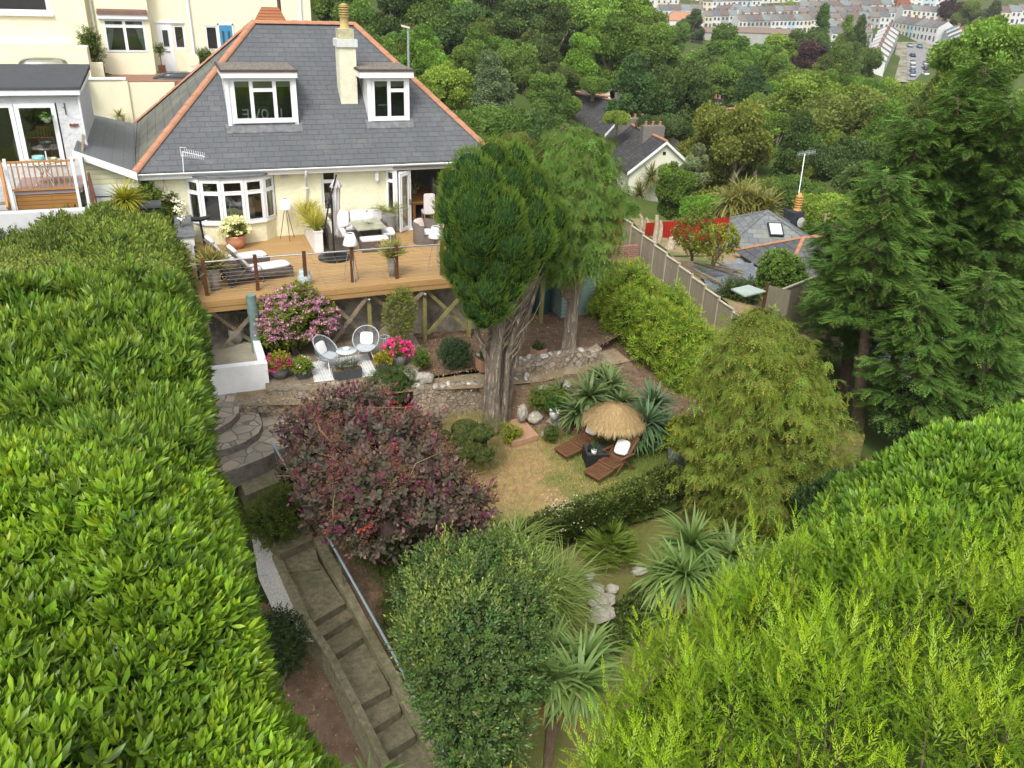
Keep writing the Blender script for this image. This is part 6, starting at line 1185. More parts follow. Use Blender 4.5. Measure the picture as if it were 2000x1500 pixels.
# ------------------------------------------------ palms, grasses
def rosette(g, rg, c, n, L, w=.045, a0=5, a1=115, col=(.12, .2, .05), tip=None, dirv=(0, 0, 1), arch=(.3, .9), pw=.8):
 c = np.array(c, float); Rm = np.array(Vector((0, 0, 1)).rotation_difference(Vector(dirv).normalized()).to_matrix())
 for ar in np.linspace(arch[0], arch[1], 4):
  k = n//4; th = np.radians(a0+(a1-a0)*rg.random(k)**pw); ph = rg.uniform(0, 2*math.pi, k)
  d = np.stack([np.sin(th)*np.cos(ph), np.sin(th)*np.sin(ph), np.cos(th)], -1) @ Rm.T
  g.add(blade(w/L if L > 0 else w, 5, ar), np.repeat(c[None], k, 0), frames(rg, d, up=np.array([0, 0, 1.])), L*rg.uniform(.75, 1.1, k), vary(rg, col, k, .2), None if tip is None else vary(rg, tip, k, .15))
def bushy(name, lab, c, r, n, tmpl, sc_, col, tip=None, seed=0, m=None, cat='shrub', clumps=9, up=.35, stem=None, extra=None, jit=.2, group=None, parent=None, core=True, pname='foliage', trunk=True):
 """general shrub: clump surfaces with leafy sprigs; c is the base on the ground, r the half sizes"""
 rg = np.random.default_rng(seed); c = Vector(c); t = parent or thing(name, lab, cat, c, 0, group); ctr = c+Vector((0, 0, r[2]))
 cl = []
 for k in range(clumps):
  d = nrm(rg.normal(size=3)); d[2] = d[2]*.8+.15; f = rg.uniform(.42, .66); cl.append((tuple(np.array(V3(ctr))+d*np.array(r)*f), tuple(np.array(r)*rg.uniform(.36, .54))))
 cl.append((V3(ctr), tuple(np.array(r)*.7)))
 P, nn, k = clump_pts(rg, cl, n, jit); ok = P[:, 2] > c.z; P, nn = P[ok], nn[ok]; d = nrm(nn+np.array([0, 0, up])+rg.normal(size=P.shape)*.3)
 g = Geo(); cc = vary(rg, col, len(P), .25, .06)*(1+.18*fbm(P, 2.5/max(r), seed)[:, None]); g.add(tmpl, P, frames(rg, d), sc_*rg.uniform(.7, 1.25, len(P)), cc, None if tip is None else vary(rg, tip, len(P), .2))
 if extra: extra(g, rg, P, nn)
 g.build(pname, m or LM, t)
 if core: b = MB(); blob_core(b, cl, .58); b.build('shade_core', CORE, t)  # dark clump fillers paint shade into the inside of the shrub
 if trunk:
  b = MB()
  for k in range(4): q = cl[k][0]; b.path([c+Vector((rg.normal()*.05, rg.normal()*.05, -.1)), (c+Vector(q))/2+Vector((rg.normal()*.1, rg.normal()*.1, 0)), q], [max(r)*.045, max(r)*.03, max(r)*.015], 5)
  b.build('stems', BARK, t)
 return t
def flowerhead(g, rg, P, r, col, n=14, petal=None, sz=None):
 petal = petal or qleaf(.9); P = np.asarray(P)
 for k in range(n):
  d = sphere_pts(rg, len(P)); d[:, 2] = np.abs(d[:, 2])*.9-.15; d = nrm(d); g.add(petal, P+d*r*.7, frames(rg, nrm(d*.5+rg.normal(size=d.shape)*.7)), (sz or r*.75)*rg.uniform(.8, 1.2, len(P)), vary(rg, col, len(P), .15, .05))
# ------------------------------------------------ background broadleaf tree prototypes (unit crown radius)
def tree_proto(seed, kind='round', n=26000, lw=.058):
 rg = np.random.default_rng(seed); t = thing('tree', 'tree', 'tree', (0, 0, 0), 0, None, local=True); cl = []
 K = {'round': 36, 'tall': 36, 'conifer': 34, 'shrubby': 26}[kind]; skew = rg.normal(size=3)*.14
 for k in range(K):
  d = nrm(rg.normal(size=3))
  if kind == 'round': r_ = np.array([1, 1, .85]); c = d*r_*rg.uniform(.35, .88); c[2] += 1.25; c = c+skew*(k % 3); cr = rg.uniform(.13, .40)
  elif kind == 'tall': r_ = np.array([.75, .75, 1.25]); c = d*r_*rg.uniform(.35, .78); c[2] += 1.6; c = c+skew*(k % 3)*.7; cr = rg.uniform(.12, .36)
  elif kind == 'shrubby': r_ = np.array([1.1, 1.1, .6]); c = d*r_*rg.uniform(.4, .75); c[2] = abs(c[2])+.45; cr = rg.uniform(.25, .42)
  else: z = rg.uniform(0, 1); c = np.array([d[0], d[1], 0])*(1-z)*.75; c[2] = .5+z*2.4; cr = .16+.28*(1-z)
  cl.append((tuple(c), (cr, cr, cr*.85)))
 P, nn, k = clump_pts(rg, cl, n, .28, .7); lit = np.array([rg.uniform(.78, 1.35) for _ in cl])[k]  # random tone for each clump
 base = np.array([1, 1, 1.])*lit[:, None]*(1+rg.uniform(-.2, .2, (len(P), 1))); base[:, 0] *= 1+rg.normal(size=len(P))*.07
 g = Geo(); d = nrm(nn*.8+rg.normal(size=P.shape)*.7+np.array([0, 0, .1])); g.add(qleaf(.7), P, frames(rg, d), lw*rg.uniform(.7, 1.4, len(P)), base*.62)
 g.build('crown', LMT, t)
 b = MB(); blob_core(b, cl, .62, 6); b.build('shade_core', COREI, t)  # solid clump fillers, tinted dark for the shade inside the crown
 b = MB(); top = max(c[0][2] for c in cl); b.path([(0, 0, -1.2 if kind != 'shrubby' else -.3), (.02, 0, .3), (.0, .03, top*.7)], [.11, .08, .03], 7)
 for q, r_ in cl[:7]: b.path([(0, 0, .3+.3*rg.random()), (q[0]*.5, q[1]*.5, q[2]*.75), q], [.045, .03, .012], 5)
 b.build('trunk', BARKG, t); return t
m_, t_, p_ = new_mat('tree_core'); oi_ = N(t_, 'ShaderNodeObjectInfo'); t_.links.new(mixrgb(t_, oi_.outputs['Color'], (.42, .45, .36, 1), 1., 'MULTIPLY'), p_.inputs['Base Color']); p_.inputs['Roughness'].default_value = .95; COREI = m_  # leaf tint darkened to paint shade behind the crown leaves
LMT = leafmat('tree_leaf', .6, .2, .25)
# ================================================================ HEDGES AND HERO PLANTS
lau = leaf(.30, .06, .12)
SH1 = shoot(lau, 9, .55, 1.0, 82, 14); SH2 = shoot(lau, 7, .4, 1.0, 88, 35); SHN = shoot(leaf(.235, .04, .25), 9, .6, 1.0, 82, 20)
# left laurel hedge: two crowns (near bright laurel, farther darker laurel)
rowsN = [[PZ(x, y, z) for x, y, z in r] for r in (
 [(-260, 850, 1.9), (0, 840, 1.95), (250, 850, 1.9), (375, 885, 1.6), (428, 945, .3)],
 [(-260, 1000, 2.2), (0, 990, 2.3), (250, 990, 2.25), (425, 1030, 1.7), (455, 1080, .3)],
 [(-300, 1180, 2.35), (0, 1170, 2.45), (260, 1160, 2.35), (455, 1170, 1.6), (486, 1230, .2)],
 [(-350, 1350, 2.2), (0, 1330, 2.3), (270, 1320, 2.1), (480, 1330, 1.3), (540, 1390, 0.0)],
 [(-400, 1550, 2.1), (0, 1520, 2.1), (280, 1500, 1.9), (540, 1490, 1.2), (660, 1530, -.2)],
 [(-400, 1900, 2.0), (0, 1850, 2.0), (300, 1800, 1.8), (600, 1760, 1.0), (780, 1720, -.4)])]
hedge('laurel_hedge', 'big bright yellow-green laurel hedge filling the lower left corner', rowsN, 5600, [SH1, SH2], .20, (.075, .165, .014), (.23, .40, .035), 1, LMG, (-1, -20, -5), .34, 1.5, .55, .6, lump=.16)
rowsF = [[PZ(x, y, z) for x, y, z in r] for r in (
 [(-200, 560, 2.3), (0, 560, 2.4), (180, 555, 2.4), (320, 565, 2.3), (372, 600, 1.0)],
 [(-200, 640, 2.4), (0, 640, 2.5), (200, 635, 2.5), (355, 650, 2.3), (390, 690, 1.0)],
 [(-220, 750, 2.4), (0, 745, 2.45), (210, 740, 2.4), (370, 750, 2.0), (393, 800, .8)],
 [(-240, 860, 2.2), (0, 850, 2.25), (230, 850, 2.2), (370, 850, 1.8), (395, 900, .4)],
 [(-260, 960, 2.0), (0, 940, 2.1), (240, 930, 2.1), (370, 930, 1.7), (405, 960, .2)])]
hedge('laurel_hedge', 'darker narrow leaved laurel hedge in the left middle beside the stone steps', rowsF, 5000, [SHN, SH2], .25, (.065, .145, .022), (.20, .34, .045), 2, LMG, (-2, -14, -3), .34, 1.5, .55, .5, lump=.17)
SM = shoot(dleaf(.55), 8, .9, .55, 70, 15)
rowsM = [[PZ(x, y, z) for x, y, z in r] for r in ([(-150, 505, 1.3), (30, 500, 1.4), (180, 510, 1.5), (300, 500, 1.4), (352, 520, 0.2)], [(-150, 540, 1.6), (30, 545, 1.8), (200, 545, 1.8), (330, 550, 1.6), (372, 590, .3)], [(-150, 600, 1.8), (30, 600, 1.9), (200, 600, 1.9), (340, 600, 1.7), (385, 640, .2)])]
hedge('privet_hedge', 'pale fine leaved privet hedge between the laurel and the rough hedge top', rowsM, 5200, [SM, SM], .16, (.11, .18, .035), (.27, .36, .09), 3, LM, (-2, -9, -2), .16, 2., .6, .5, patchv=.2)
rowsT = [[PZ(x, y, z) for x, y, z in r] for r in ([(60, 445, .8), (130, 428, 1.0), (220, 418, 1.0), (300, 412, 1.0), (345, 425, .8)], [(60, 470, 1.0), (140, 455, 1.5), (230, 440, 1.6), (310, 440, 1.4), (352, 460, .5)], [(-40, 510, 1.0), (130, 500, 1.5), (230, 490, 1.6), (320, 490, 1.3), (362, 520, .2)], [(-40, 560, 1.0), (130, 545, 1.3), (240, 540, 1.4), (330, 540, 1.1), (368, 580, -.1)])]
hedge('mixed_hedge', 'rough mixed hedge with reddish tinges in front of the garage and palm', rowsT, 4200, [shoot(leaf(.34), 8, .9, .62, 75, 20)]*2, .24, (.075, .14, .028), (.18, .26, .05), 4, LM, (-1.5, -6, -1), .34, 1.6, .5, .6, patchv=.35)
bushy('shrub', 'dark shrub at the far left edge below the white terrace wall', PZ(20, 520, .2), (1.3, 1., .75), 2600, SM, .13, (.06, .11, .025), (.13, .2, .04), 11)
# right laurel
rowsR = [[PZ(x, y, z) for x, y, z in r] for r in (
 [(1640, 975, .7), (1740, 905, 1.6), (1850, 850, 2.2), (1990, 805, 2.4), (2200, 770, 2.4)],
 [(1560, 1050, .7), (1690, 985, 1.8), (1830, 930, 2.35), (2000, 900, 2.5), (2250, 880, 2.4)],
 [(1500, 1130, .6), (1640, 1080, 1.7), (1800, 1040, 2.1), (2000, 1010, 2.3), (2250, 990, 2.2)],
 [(1440, 1230, .3), (1600, 1200, 1.0), (1800, 1180, 1.5), (2000, 1150, 1.7), (2250, 1130, 1.7)])]
hedge('laurel_hedge', 'glossy green laurel hedge at the right edge behind the lime conifer', rowsR, 4600, [SH1, SH2], .19, (.06, .145, .018), (.18, .34, .04), 5, LMG, (8, -20, -7), .2, 1.6, .55, .5)
rowsB = [[PZ(x, y, z) for x, y, z in r] for r in ([(1550, 960, -1.6), (1640, 925, -1.2), (1720, 905, -1.0), (1850, 880, -.8)], [(1560, 1010, -1.4), (1640, 975, -1.0), (1740, 950, -.8), (1860, 930, -.6)], [(1500, 1080, -2.0), (1600, 1060, -1.6), (1720, 1040, -1.2), (1860, 1020, -1.0)])]
hedge('viburnum_hedge', 'dark blue-green leaved shrub row between the drooping conifer and right laurel', rowsB, 2600, [shoot(leaf(.45), 7, .7, .8, 80, 25)]*2, .17, (.02, .05, .015), (.05, .10, .03), 6, LM, (11, -17, -6), .25, 2., .5, .6)
# ------------------------------------------------ feathery conifers
def frond_branch(seed=0, n=12, L=1.0):
 """a feathery plume: leader along +z with whorls of narrow sprays"""
 ts = []; rg = random.Random(seed); sp = flat_spray(6, .1, 26, .30, .10, .22)
 for i in range(n):
  u = (i+.3)/n; a = i*GA; tilt = rad(62-34*u); R = rotm('Z', a) @ rotm('X', tilt) @ rotm('Z', rg.uniform(-.6, .6)); ts.append(tx(sp, R, (0, 0, u*.8*L), .50*(1-u*.62), w=.25+.75*u))
 ts.append(tx(sp, rotm('Z', 1.), (0, 0, .78), .26, w=1.)); return tjoin(ts)
FB = frond_branch(); FB2 = frond_branch(3, 8)
# lime conifer hedge bottom right
rg = np.random.default_rng(21)
lime = thing('golden_conifer', 'bright lime green feathery conifer filling the lower right corner', 'conifer', (6, -24, -8))
rowsL = [[PZ(x, y, z) for x, y, z in r] for r in (
 [(1330, 1230, .0), (1450, 1130, .9), (1620, 1075, 1.6), (1800, 1020, 2.1), (2020, 1060, 2.3), (2250, 1080, 2.3)],
 [(1180, 1400, -.3), (1360, 1290, .8), (1560, 1220, 1.6), (1760, 1170, 2.1), (2020, 1170, 2.2), (2250, 1180, 2.2)],
 [(1160, 1500, .0), (1340, 1420, 1.0), (1560, 1350, 1.7), (1800, 1300, 1.9), (2020, 1290, 2.0), (2300, 1290, 2.0)],
 [(1150, 1590, .2), (1350, 1540, 1.1), (1580, 1480, 1.6), (1800, 1450, 1.8), (2050, 1430, 1.9), (2350, 1430, 2.0)],
 [(1080, 1760, .4), (1350, 1740, 1.0), (1600, 1680, 1.4), (1850, 1650, 1.6), (2100, 1620, 1.7), (2400, 1620, 1.8)])]
S_ = subdiv(rowsL, 5, .42, 1.5, 22); b = MB(); b.grid([[p-Vector((0, 0, .5)) for p in r] for r in S_]); b.build('shade_core', CORE, lime)  # dark sheet under the plumes paints the shade between them
g = Geo(); P, nn, uv = surf_scatter(rg, S_, 3300); fb = fbm(P, 1.7, 8); P[:, 2] += rg.uniform(-.35, .05, len(P)); d = nrm(nn*.35+np.array([-.1, 0, .8])+rg.normal(size=P.shape)*.33)
lc = vary(rg, (.07, .15, .006), len(P), .2)*(1+.25*fb[:, None]); lt = vary(rg, (.22, .39, .018), len(P), .24)
g.add(FB2, P, frames(rg, d), .36*rg.uniform(.7, 1.3, len(P)), lc, lt)
P, nn, uv = surf_scatter(rg, S_, 330); d = nrm(nn*.2+np.array([-.05, .05, 1])+rg.normal(size=P.shape)*.16); g.add(FB, P+np.array([0, 0, -.1]), frames(rg, d), rg.uniform(.55, 1.1, len(P)), vary(rg, (.09, .18, .006), len(P), .15), vary(rg, (.33, .52, .025), len(P), .15))
g.build('foliage', LM, lime)
b = MB()
for i in range(0, len(P), 3): b.path([P[i]-np.array([0, 0, .5]), P[i]+d[i]*.45], [.012, .003], 4)
b.build('twigs', BARK, lime)
# a few lime tips at the bottom edge, a second plant
lg2 = thing('golden_conifer', 'lime green conifer tips poking up at the bottom edge beside the cabbage palm', 'conifer', (2.6, -19, -6)); g = Geo(); rg = np.random.default_rng(5)
P = np.array([V3(PZ(x, y, -1.6)) for x, y in [(872, 1520), (905, 1535), (950, 1530), (985, 1525), (1000, 1530), (1040, 1520), (1075, 1535), (1110, 1510), (1130, 1500), (930, 1550), (1020, 1550)]]); g.add(FB, P-np.array([0, 0, .35]), frames(rg, np.repeat([[0, .1, 1.]], len(P), 0)+rg.normal(size=P.shape)*.12), .6, (.12, .2, .01), (.45, .5, .05)); P2 = P+rg.normal(size=P.shape)*.2-np.array([0, -.1, .7]); g.add(FB2, np.repeat(P2, 8, 0)+rg.normal(size=(8*len(P), 3))*.25, frames(rg, rg.normal(size=(8*len(P), 3))*.4+np.array([0, 0, 1.])), .4, (.09, .15, .01), (.3, .4, .02)); g.build('foliage', LM, lg2)
# ------------------------------------------------ drooping golden-green conifer
def drooper(name, lab, base, top, radii, n, col, tip, seed, sc_, spr, hang=.55, clump=1.0, trunk_r=.16, trunkpts=None, gap=0., m=None, asym=None):
 """crown built of arching boughs that hang down; radii = [(u, r)] profile"""
 rg = np.random.default_rng(seed); base, top = np.array(V3(Vector(base))), np.array(V3(Vector(top))); t = thing(name, lab, 'conifer', base)
 us = np.array([u for u, r in radii]); rs = np.array([r for u, r in radii]); g = Geo(); b = MB(); nb = n; H = np.linalg.norm(top-base)
 U = rg.random(nb)**.85*(us[-1]-us[0])+us[0]; U[:8] = us[-1]-.01*np.arange(8); az = np.arange(nb)*GA+rg.uniform(-.3, .3, nb); Rr = np.interp(U, us, rs)*rg.uniform(.6, 1.16, nb)
 if asym is not None: Rr *= 1+asym[0]*np.cos(az-asym[1])
 Pp = []; Dd = []; Ww = []
 for u, a, r in zip(U, az, Rr):
  c = base*(1-u)+top*u; e = np.array([math.cos(a), math.sin(a), 0]); k = max(6, int(15*clump*r))
  s = rg.random(k)**.55; rise = .25*r
  q = c+e*r*s[:, None]+np.array([0, 0, 1])*(rise*np.sin(s*2.3)-hang*r*s*s*.55)[:, None]; q += rg.normal(size=q.shape)*np.array([.12, .12, .07])*r**.5*1.3
  dd = e*(.75-.5*s[:, None])+np.array([0, 0, -1])*(hang*(.2+1.1*s))[:, None]+rg.normal(size=q.shape)*.35
  Pp.append(q); Dd.append(dd); Ww.append(s)
  if r > .4 and rg.random() < .5: b.path([c, c+e*r*.5+np.array([0, 0, rise*.7]), c+e*r*.92+np.array([0, 0, rise*.5-hang*r*.42])], [.03, .018, .006], 4, False)
 P = np.concatenate(Pp); D = nrm(np.concatenate(Dd)); W = np.concatenate(Ww)
 cc = vary(rg, col, len(P), .3, .1)*(1+.38*fbm(P, 1.6, seed)[:, None]); tt = vary(rg, tip, len(P), .2, .1)
 g.add(spr, P, frames(rg, D, up=np.array([0, 0, -1.])), sc_*rg.uniform(.7, 1.3, len(P)), cc, tt); g.build('foliage', m or LMD, t)
 tp = trunkpts or [base-np.array([0, 0, .3]), base*.5+top*.5, top]; b.path(tp, [trunk_r]+[trunk_r*.6]*(len(tp)-2)+[.02], 8); b.build('trunk', BARK, t); return t
SPR = flat_spray(6, .1, 42, .46, .35, .34); SPRL = tjoin([flat_spray(5, .1, 40, .40, .5, .34), tx(flat_spray(5, .1, 40, .40, .7, .34), rotm('Y', .7), s=.8), tx(flat_spray(5, .1, 40, .36, .6, .34), rotm('Y', -.7), s=.8)])
bs, tpv = PZ(1510, 1060, -4.1), PY(1490, 610, PZ(1510, 1060, -4.1).y+.1)
drooper('golden_cypress', 'broad drooping yellow-green conifer right of the thatched parasol', bs, tpv, [(.03, 1.0), (.15, 1.65), (.3, 1.9), (.5, 1.85), (.65, 1.6), (.8, 1.25), (.92, .8), (1.0, .2)], 560, (.085, .15, .02), (.24, .29, .048), 31, .27, SPRL, .5, 1.25)
# ------------------------------------------------ dense dark green cypress with multi stem trunk
rg = np.random.default_rng(41); cyp = thing('cypress', 'tall dense dark green cypress with bulging crown over a multi stemmed grey trunk', 'tree', PZ(970, 838, -2.78)); cb0 = PZ(970, 838, -2.75); yb = cb0.y
def CY(px, py, dy=0.): return PY(px, py, yb+dy)
pufs = []
for x, y, r, dy in ((905, 330, 34, 0), (950, 310, 34, .3), (1000, 315, 32, .6), (880, 365, 38, .1), (930, 360, 44, -.3), (985, 365, 46, .1), (1035, 370, 40, .6), (870, 410, 38, 0), (915, 415, 50, -.6), (970, 425, 52, -.6), (1030, 420, 46, .1), (1075, 430, 36, .7), (880, 455, 36, .0), (925, 465, 46, -.7), (985, 480, 48, -.7), (1040, 470, 44, -.2), (1075, 480, 30, .4),
  (875, 505, 30, 0), (920, 510, 40, -.5), (965, 525, 40, -.7), (1010, 525, 36, -.4), (880, 540, 22, 0), (905, 565, 30, -.4), (945, 570, 40, -.7), (985, 560, 34, -.5), (915, 600, 28, -.5), (935, 618, 27, -.6), (960, 600, 32, -.6), (1048, 525, 18, 0), (1000, 345, 40, 1.3), (940, 400, 46, 1.2), (1020, 440, 40, 1.5), (900, 480, 40, 1.0), (960, 500, 44, 1.2), (870, 530, 22, .6)):
 c = CY(980+(x-972)*.94, y, dy); z = (c-CAM).dot(_f); R = r*z/FPX*.90; pufs.append((V3(c), (R*1.05, R*1.05, R*1.15)))
P, nn, k = clump_pts(rg, pufs, 26000, .10, .9); gm = np.array([rg.uniform(.75, 1.2) for _ in pufs])[k]
g = Geo(); d = nrm(nn*.55+np.array([0, 0, .8])+rg.normal(size=P.shape)*.22); cc = vary(rg, (.055, .125, .017), len(P), .25, .08)*gm[:, None]; tt = vary(rg, (.16, .27, .04), len(P), .2, .08)*gm[:, None]
brn = rg.random(len(P)) < .03; cc[brn] = (.09, .05, .025); tt[brn] = (.12, .07, .03)
g.add(tjoin([flat_spray(4, .1, 28, .34, .0, .3), tx(flat_spray(4, .1, 28, .34, .0, .3), rotm('Z', 1.57))]), P, frames(rg, d), .155*rg.uniform(.6, 1.4, len(P)), cc, tt); g.build('crown', LMD, cyp)
b = MB(); blob_core(b, pufs, .86, 9); b.build('crown_shade_core', coremat('cypress_core', (.018, .045, .012)), cyp)  # very dark green filler paints shade between the cypress puffs
b = MB(); stems = [((957, 840), (965, 700), (975, 600), (965, 540), .16), ((965, 842), (960, 720), (935, 660), (925, 600), .10), ((975, 835), (978, 700), (1000, 600), (1010, 530), .14), ((985, 830), (985, 720), (1020, 600), (1040, 510), .11), ((990, 830), (1000, 730), (1030, 620), (1055, 540), .10), ((968, 838), (972, 690), (985, 590), (985, 520), .13), ((950, 835), (952, 740), (958, 650), (950, 580), .10), ((980, 838), (992, 690), (1012, 620), (1030, 540), .09)]
for i, (a, b1, c1, d1, r) in enumerate(stems):
 dy = (-.25, -.1, .05, .15, .25, -.3, .0, -.15)[i]; pts_ = [CY(*a, dy*.8), CY((a[0]*.5+b1[0]*.5)+3*math.sin(i), (a[1]+b1[1])/2, dy), CY(*b1, dy), CY(*c1, dy*1.2), CY(*d1, dy*1.4)]; b.path(pts_, [r*1.25, r*.95, r*.82, r*.65, r*.35], 9)
b.build('trunk', BARKG, cyp); b = MB()
for i in range(150):   # dead twiggy boughs under the crown
 u = rg.random(); s_ = stems[i % 8]; y0 = 700-170*u; x0 = s_[1][0]+(s_[2][0]-s_[1][0])*u; side = rg.choice([-1, 1, 1]); L = rg.uniform(20, 75)
 q0 = CY(x0, y0, rg.uniform(-.3, .3)); q1 = CY(x0+side*L*.5, y0-L*.55, rg.uniform(-.5, .6)); q2 = CY(x0+side*L*.85, y0-L*1.3, rg.uniform(-.6, .8)); b.path([q0, q1, q2], [.022, .013, .004], 4, False)
b.build('dead_branches', mat('pale_dead_twigs', (.30, .25, .18), .95, .1, .3, 8), cyp)
# second (drooping) cypress: trunk at 1110,690
b0 = PZ(1108, 692, -1.75); yb2 = b0.y
t2c = drooper('cypress', 'dark green drooping cypress behind the dense one, crown hanging over the shed', tuple(PY(1108, 560, yb2)), tuple(PY(1120, 245, yb2+.6)), [(.12, .7), (.2, 1.2), (.38, 1.55), (.6, 1.5), (.8, 1.25), (.93, .85), (1.0, .35)], 520, (.055, .125, .022), (.16, .26, .05), 43, .27, SPRL, .8, 1.25, trunk_r=.2)
b = MB(); b.path([b0-Vector((0, 0, .4)), PY(1110, 680, yb2), PY(1114, 640, yb2), PY(1118, 600, yb2), PY(1126, 560, yb2), PY(1128, 520, yb2), PY(1122, 450, yb2)], [.30, .24, .20, .185, .20, .21, .15], 12)
b.path([PY(1124, 535, yb2), PY(1140, 510, yb2-.2)], [.13, .05], 8); b.path([PY(1119, 590, yb2), PY(1106, 583, yb2-.1)], [.1, .05], 8); b.path([PY(1060, 500, yb2+.5), PY(1090, 470, yb2), PY(1110, 455, yb2)], [.02, .05, .08], 6); b.build('lower_trunk', BARKG, t2c)
# ------------------------------------------------ dark tiered conifers at the right
def tiered(name, lab, base, top, R, n, seed, col=(.055, .13, .024), tip=(.15, .27, .055), sc_=.46, u0=.12, dens=1.):
 rg = np.random.default_rng(seed); base, top = np.array(V3(Vector(base))), np.array(V3(Vector(top))); t = thing(name, lab, 'conifer', base); b = MB(); g = Geo(); Pp = []; Dd = []; Up = []
 bend = rg.normal(size=3)*np.array([.3, .3, 0])
 def ax(u): return base*(1-u)+top*u+bend*math.sin(u*3.1)
 for i in range(n):
  u = u0+(1-u0)*((i+rg.random()*.8)/n)**.9; a = i*GA+rg.uniform(-.5, .5); r = R*1.12*(1-u)**.5*rg.uniform(.5, 1.2)+.2; c = ax(u); e = np.array([math.cos(a), math.sin(a), 0]); tl = rg.uniform(-.05, .35)*r
  p1 = c+e*r*.55+np.array([0, 0, tl*.4]); p2 = c+e*r+np.array([0, 0, tl]); b.path([c, p1, p2], [.04*(1-u)+.015, .015, .004], 4, False)
  k = int(25*r*dens)+8; s = rg.uniform(.22, 1.05, k); pe = np.array([-e[1], e[0], 0]); wd = (.38*r*(1.1-s))[:, None]*rg.uniform(-1, 1, (k, 1))
  q = c+(p2-c)*s[:, None]+pe*wd+np.array([0, 0, 1])*(rg.normal(size=(k, 1))*.07+.05*np.sin(s*3)[:, None]); dd = e*.9+pe*np.sign(wd)*.6+rg.normal(size=(k, 3))*.18+np.array([0, 0, .12]); Pp.append(q); Dd.append(dd)
 P = np.concatenate(Pp); D = nrm(np.concatenate(Dd)); g.add(SPR, P, frames(rg, D, up=np.array([0, 0, -1.])), sc_*rg.uniform(.65, 1.3, len(P)), vary(rg, col, len(P), .3, .1)*(1+.2*fbm(P, .9, seed)[:, None]), vary(rg, tip, len(P), .25, .1)); g.build('foliage', LMD, t)
 b.path([ax(0)-np.array([0, 0, .5]), ax(.25), ax(.5), ax(.75), ax(1)], [.24, .19, .14, .08, .02], 8); b.build('trunk', BARK, t); return t
def TB(px, py, z, tx_, ty, dy=0): b_ = PZ(px, py, z); return b_, PY(tx_, ty, b_.y+dy)
for i, (px, py, z, tx_, ty, R, n, lab, u0) in enumerate((
 (1680, 810, -5.2, 1735, 345, 1.9, 90, 'dark tiered conifer whose bare trunk rises right behind the drooping golden one', .42),
 (1745, 760, -5.6, 1790, 240, 2.3, 150, 'tall dark tiered conifer left of the pair standing close to the right edge', .22),
 (1850, 760, -5.8, 1870, 190, 2.6, 170, 'tall dark tiered conifer in the middle of the right hand row', .15),
 (1960, 790, -5.6, 1975, 200, 2.8, 180, 'dark tiered conifer at the right edge with layered boughs', .12),
 (1790, 860, -5.4, 1800, 560, 1.6, 60, 'shorter dark conifer bough mass low in front of the right hand row', .12),
 (1930, 850, -5.2, 1935, 540, 1.9, 70, 'short dark conifer low at the right edge above the laurel', .12),
 (1655, 740, -5.4, 1632, 440, 1.6, 100, 'slender dark conifer at the left end of the right hand row', .2), (1900, 740, -5.8, 1925, 130, 2.6, 170, 'tallest dark conifer reaching up between the two at the right', .2), (1800, 720, -6.0, 1835, 300, 2.2, 120, 'dark conifer filling the gap left of the tallest one', .2),
 (1660, 700, -5.8, 1660, 480, 1.5, 60, 'small dark conifer just behind the top of the golden drooping conifer', .25))):
 a, b_ = TB(px, py, z, tx_, ty); tiered('dark_conifer', lab, a, b_, R, n, 60+i, u0=u0)
# ------------------------------------------------ purple smoke bush
rg = np.random.default_rng(71); sb = thing('smoke_bush', 'large purple smoke bush with dusky pink plumes in the centre left', 'shrub', (3.2, -11.8, -3.3)); cl = []
for x, y, r, z in ((600, 850, 48, -1.3), (650, 815, 50, -1.2), (700, 800, 42, -1.1), (640, 900, 60, -1.1), (700, 870, 66, -.9), (770, 860, 60, -.9), (820, 850, 42, -1.1), (600, 930, 44, -1.4), (660, 970, 60, -1.2), (740, 950, 70, -.9), (820, 920, 66, -1.0), (870, 960, 50, -1.3), (920, 985, 40, -1.6), (700, 1030, 52, -1.6), (760, 1035, 46, -1.7), (840, 1010, 56, -1.5), (900, 1020, 40, -1.9), (730, 790, 30, -1.3), (640, 1000, 40, -1.8), (720, 1065, 30, -2.1)):
 c = PZ(x, y, z); zd = (c-CAM).dot(_f); R = r*zd/FPX; cl.append((V3(c), (R, R, R*.9)))
def bush_layer(tm, n, sc_, col, tip, jit=.2, upb=.5, m=LM, nm='foliage', parent=sb, dirn=.35, lo=-1.):
 P, nn, k = clump_pts(rg, cl, n, jit, .75, lo); d = nrm(nn+np.array([0, 0, upb])+rg.normal(size=P.shape)*dirn); g = Geo(); g.add(tm, P, frames(rg, d), sc_*rg.uniform(.65, 1.3, len(P)), vary(rg, col, len(P), .3, .12), vary(rg, tip, len(P), .25, .12)); g.build(nm, m, parent); return P, d
rl = shoot(leaf(.62, .03, .1), 8, 1.1, .62, 78, 30)
bush_layer(rl, 1700, .22, (.085, .10, .07), (.16, .11, .10), .32); bush_layer(shoot(leaf(.6, .03, .1), 7, 1.3, .5, 70, 20), 420, .25, (.10, .03, .05), (.21, .07, .12), upb=1., nm='red_foliage')
P, nn, k = clump_pts(rg, cl, 330, .05, .85, -.1); g = Geo()
q = np.repeat(P+nn*.12+np.array([0, 0, .05]), 110, 0)+rg.normal(size=(len(P)*110, 3))*.095; g.add(qleaf(.2), q, frames(rg, sphere_pts(rg, len(q))), rg.uniform(.035, .07, len(q)), vary(rg, (.33, .19, .145), len(q), .25, .08)); g.build('plumes', leafmat('smoke_plume', .9, .05, .5), sb)
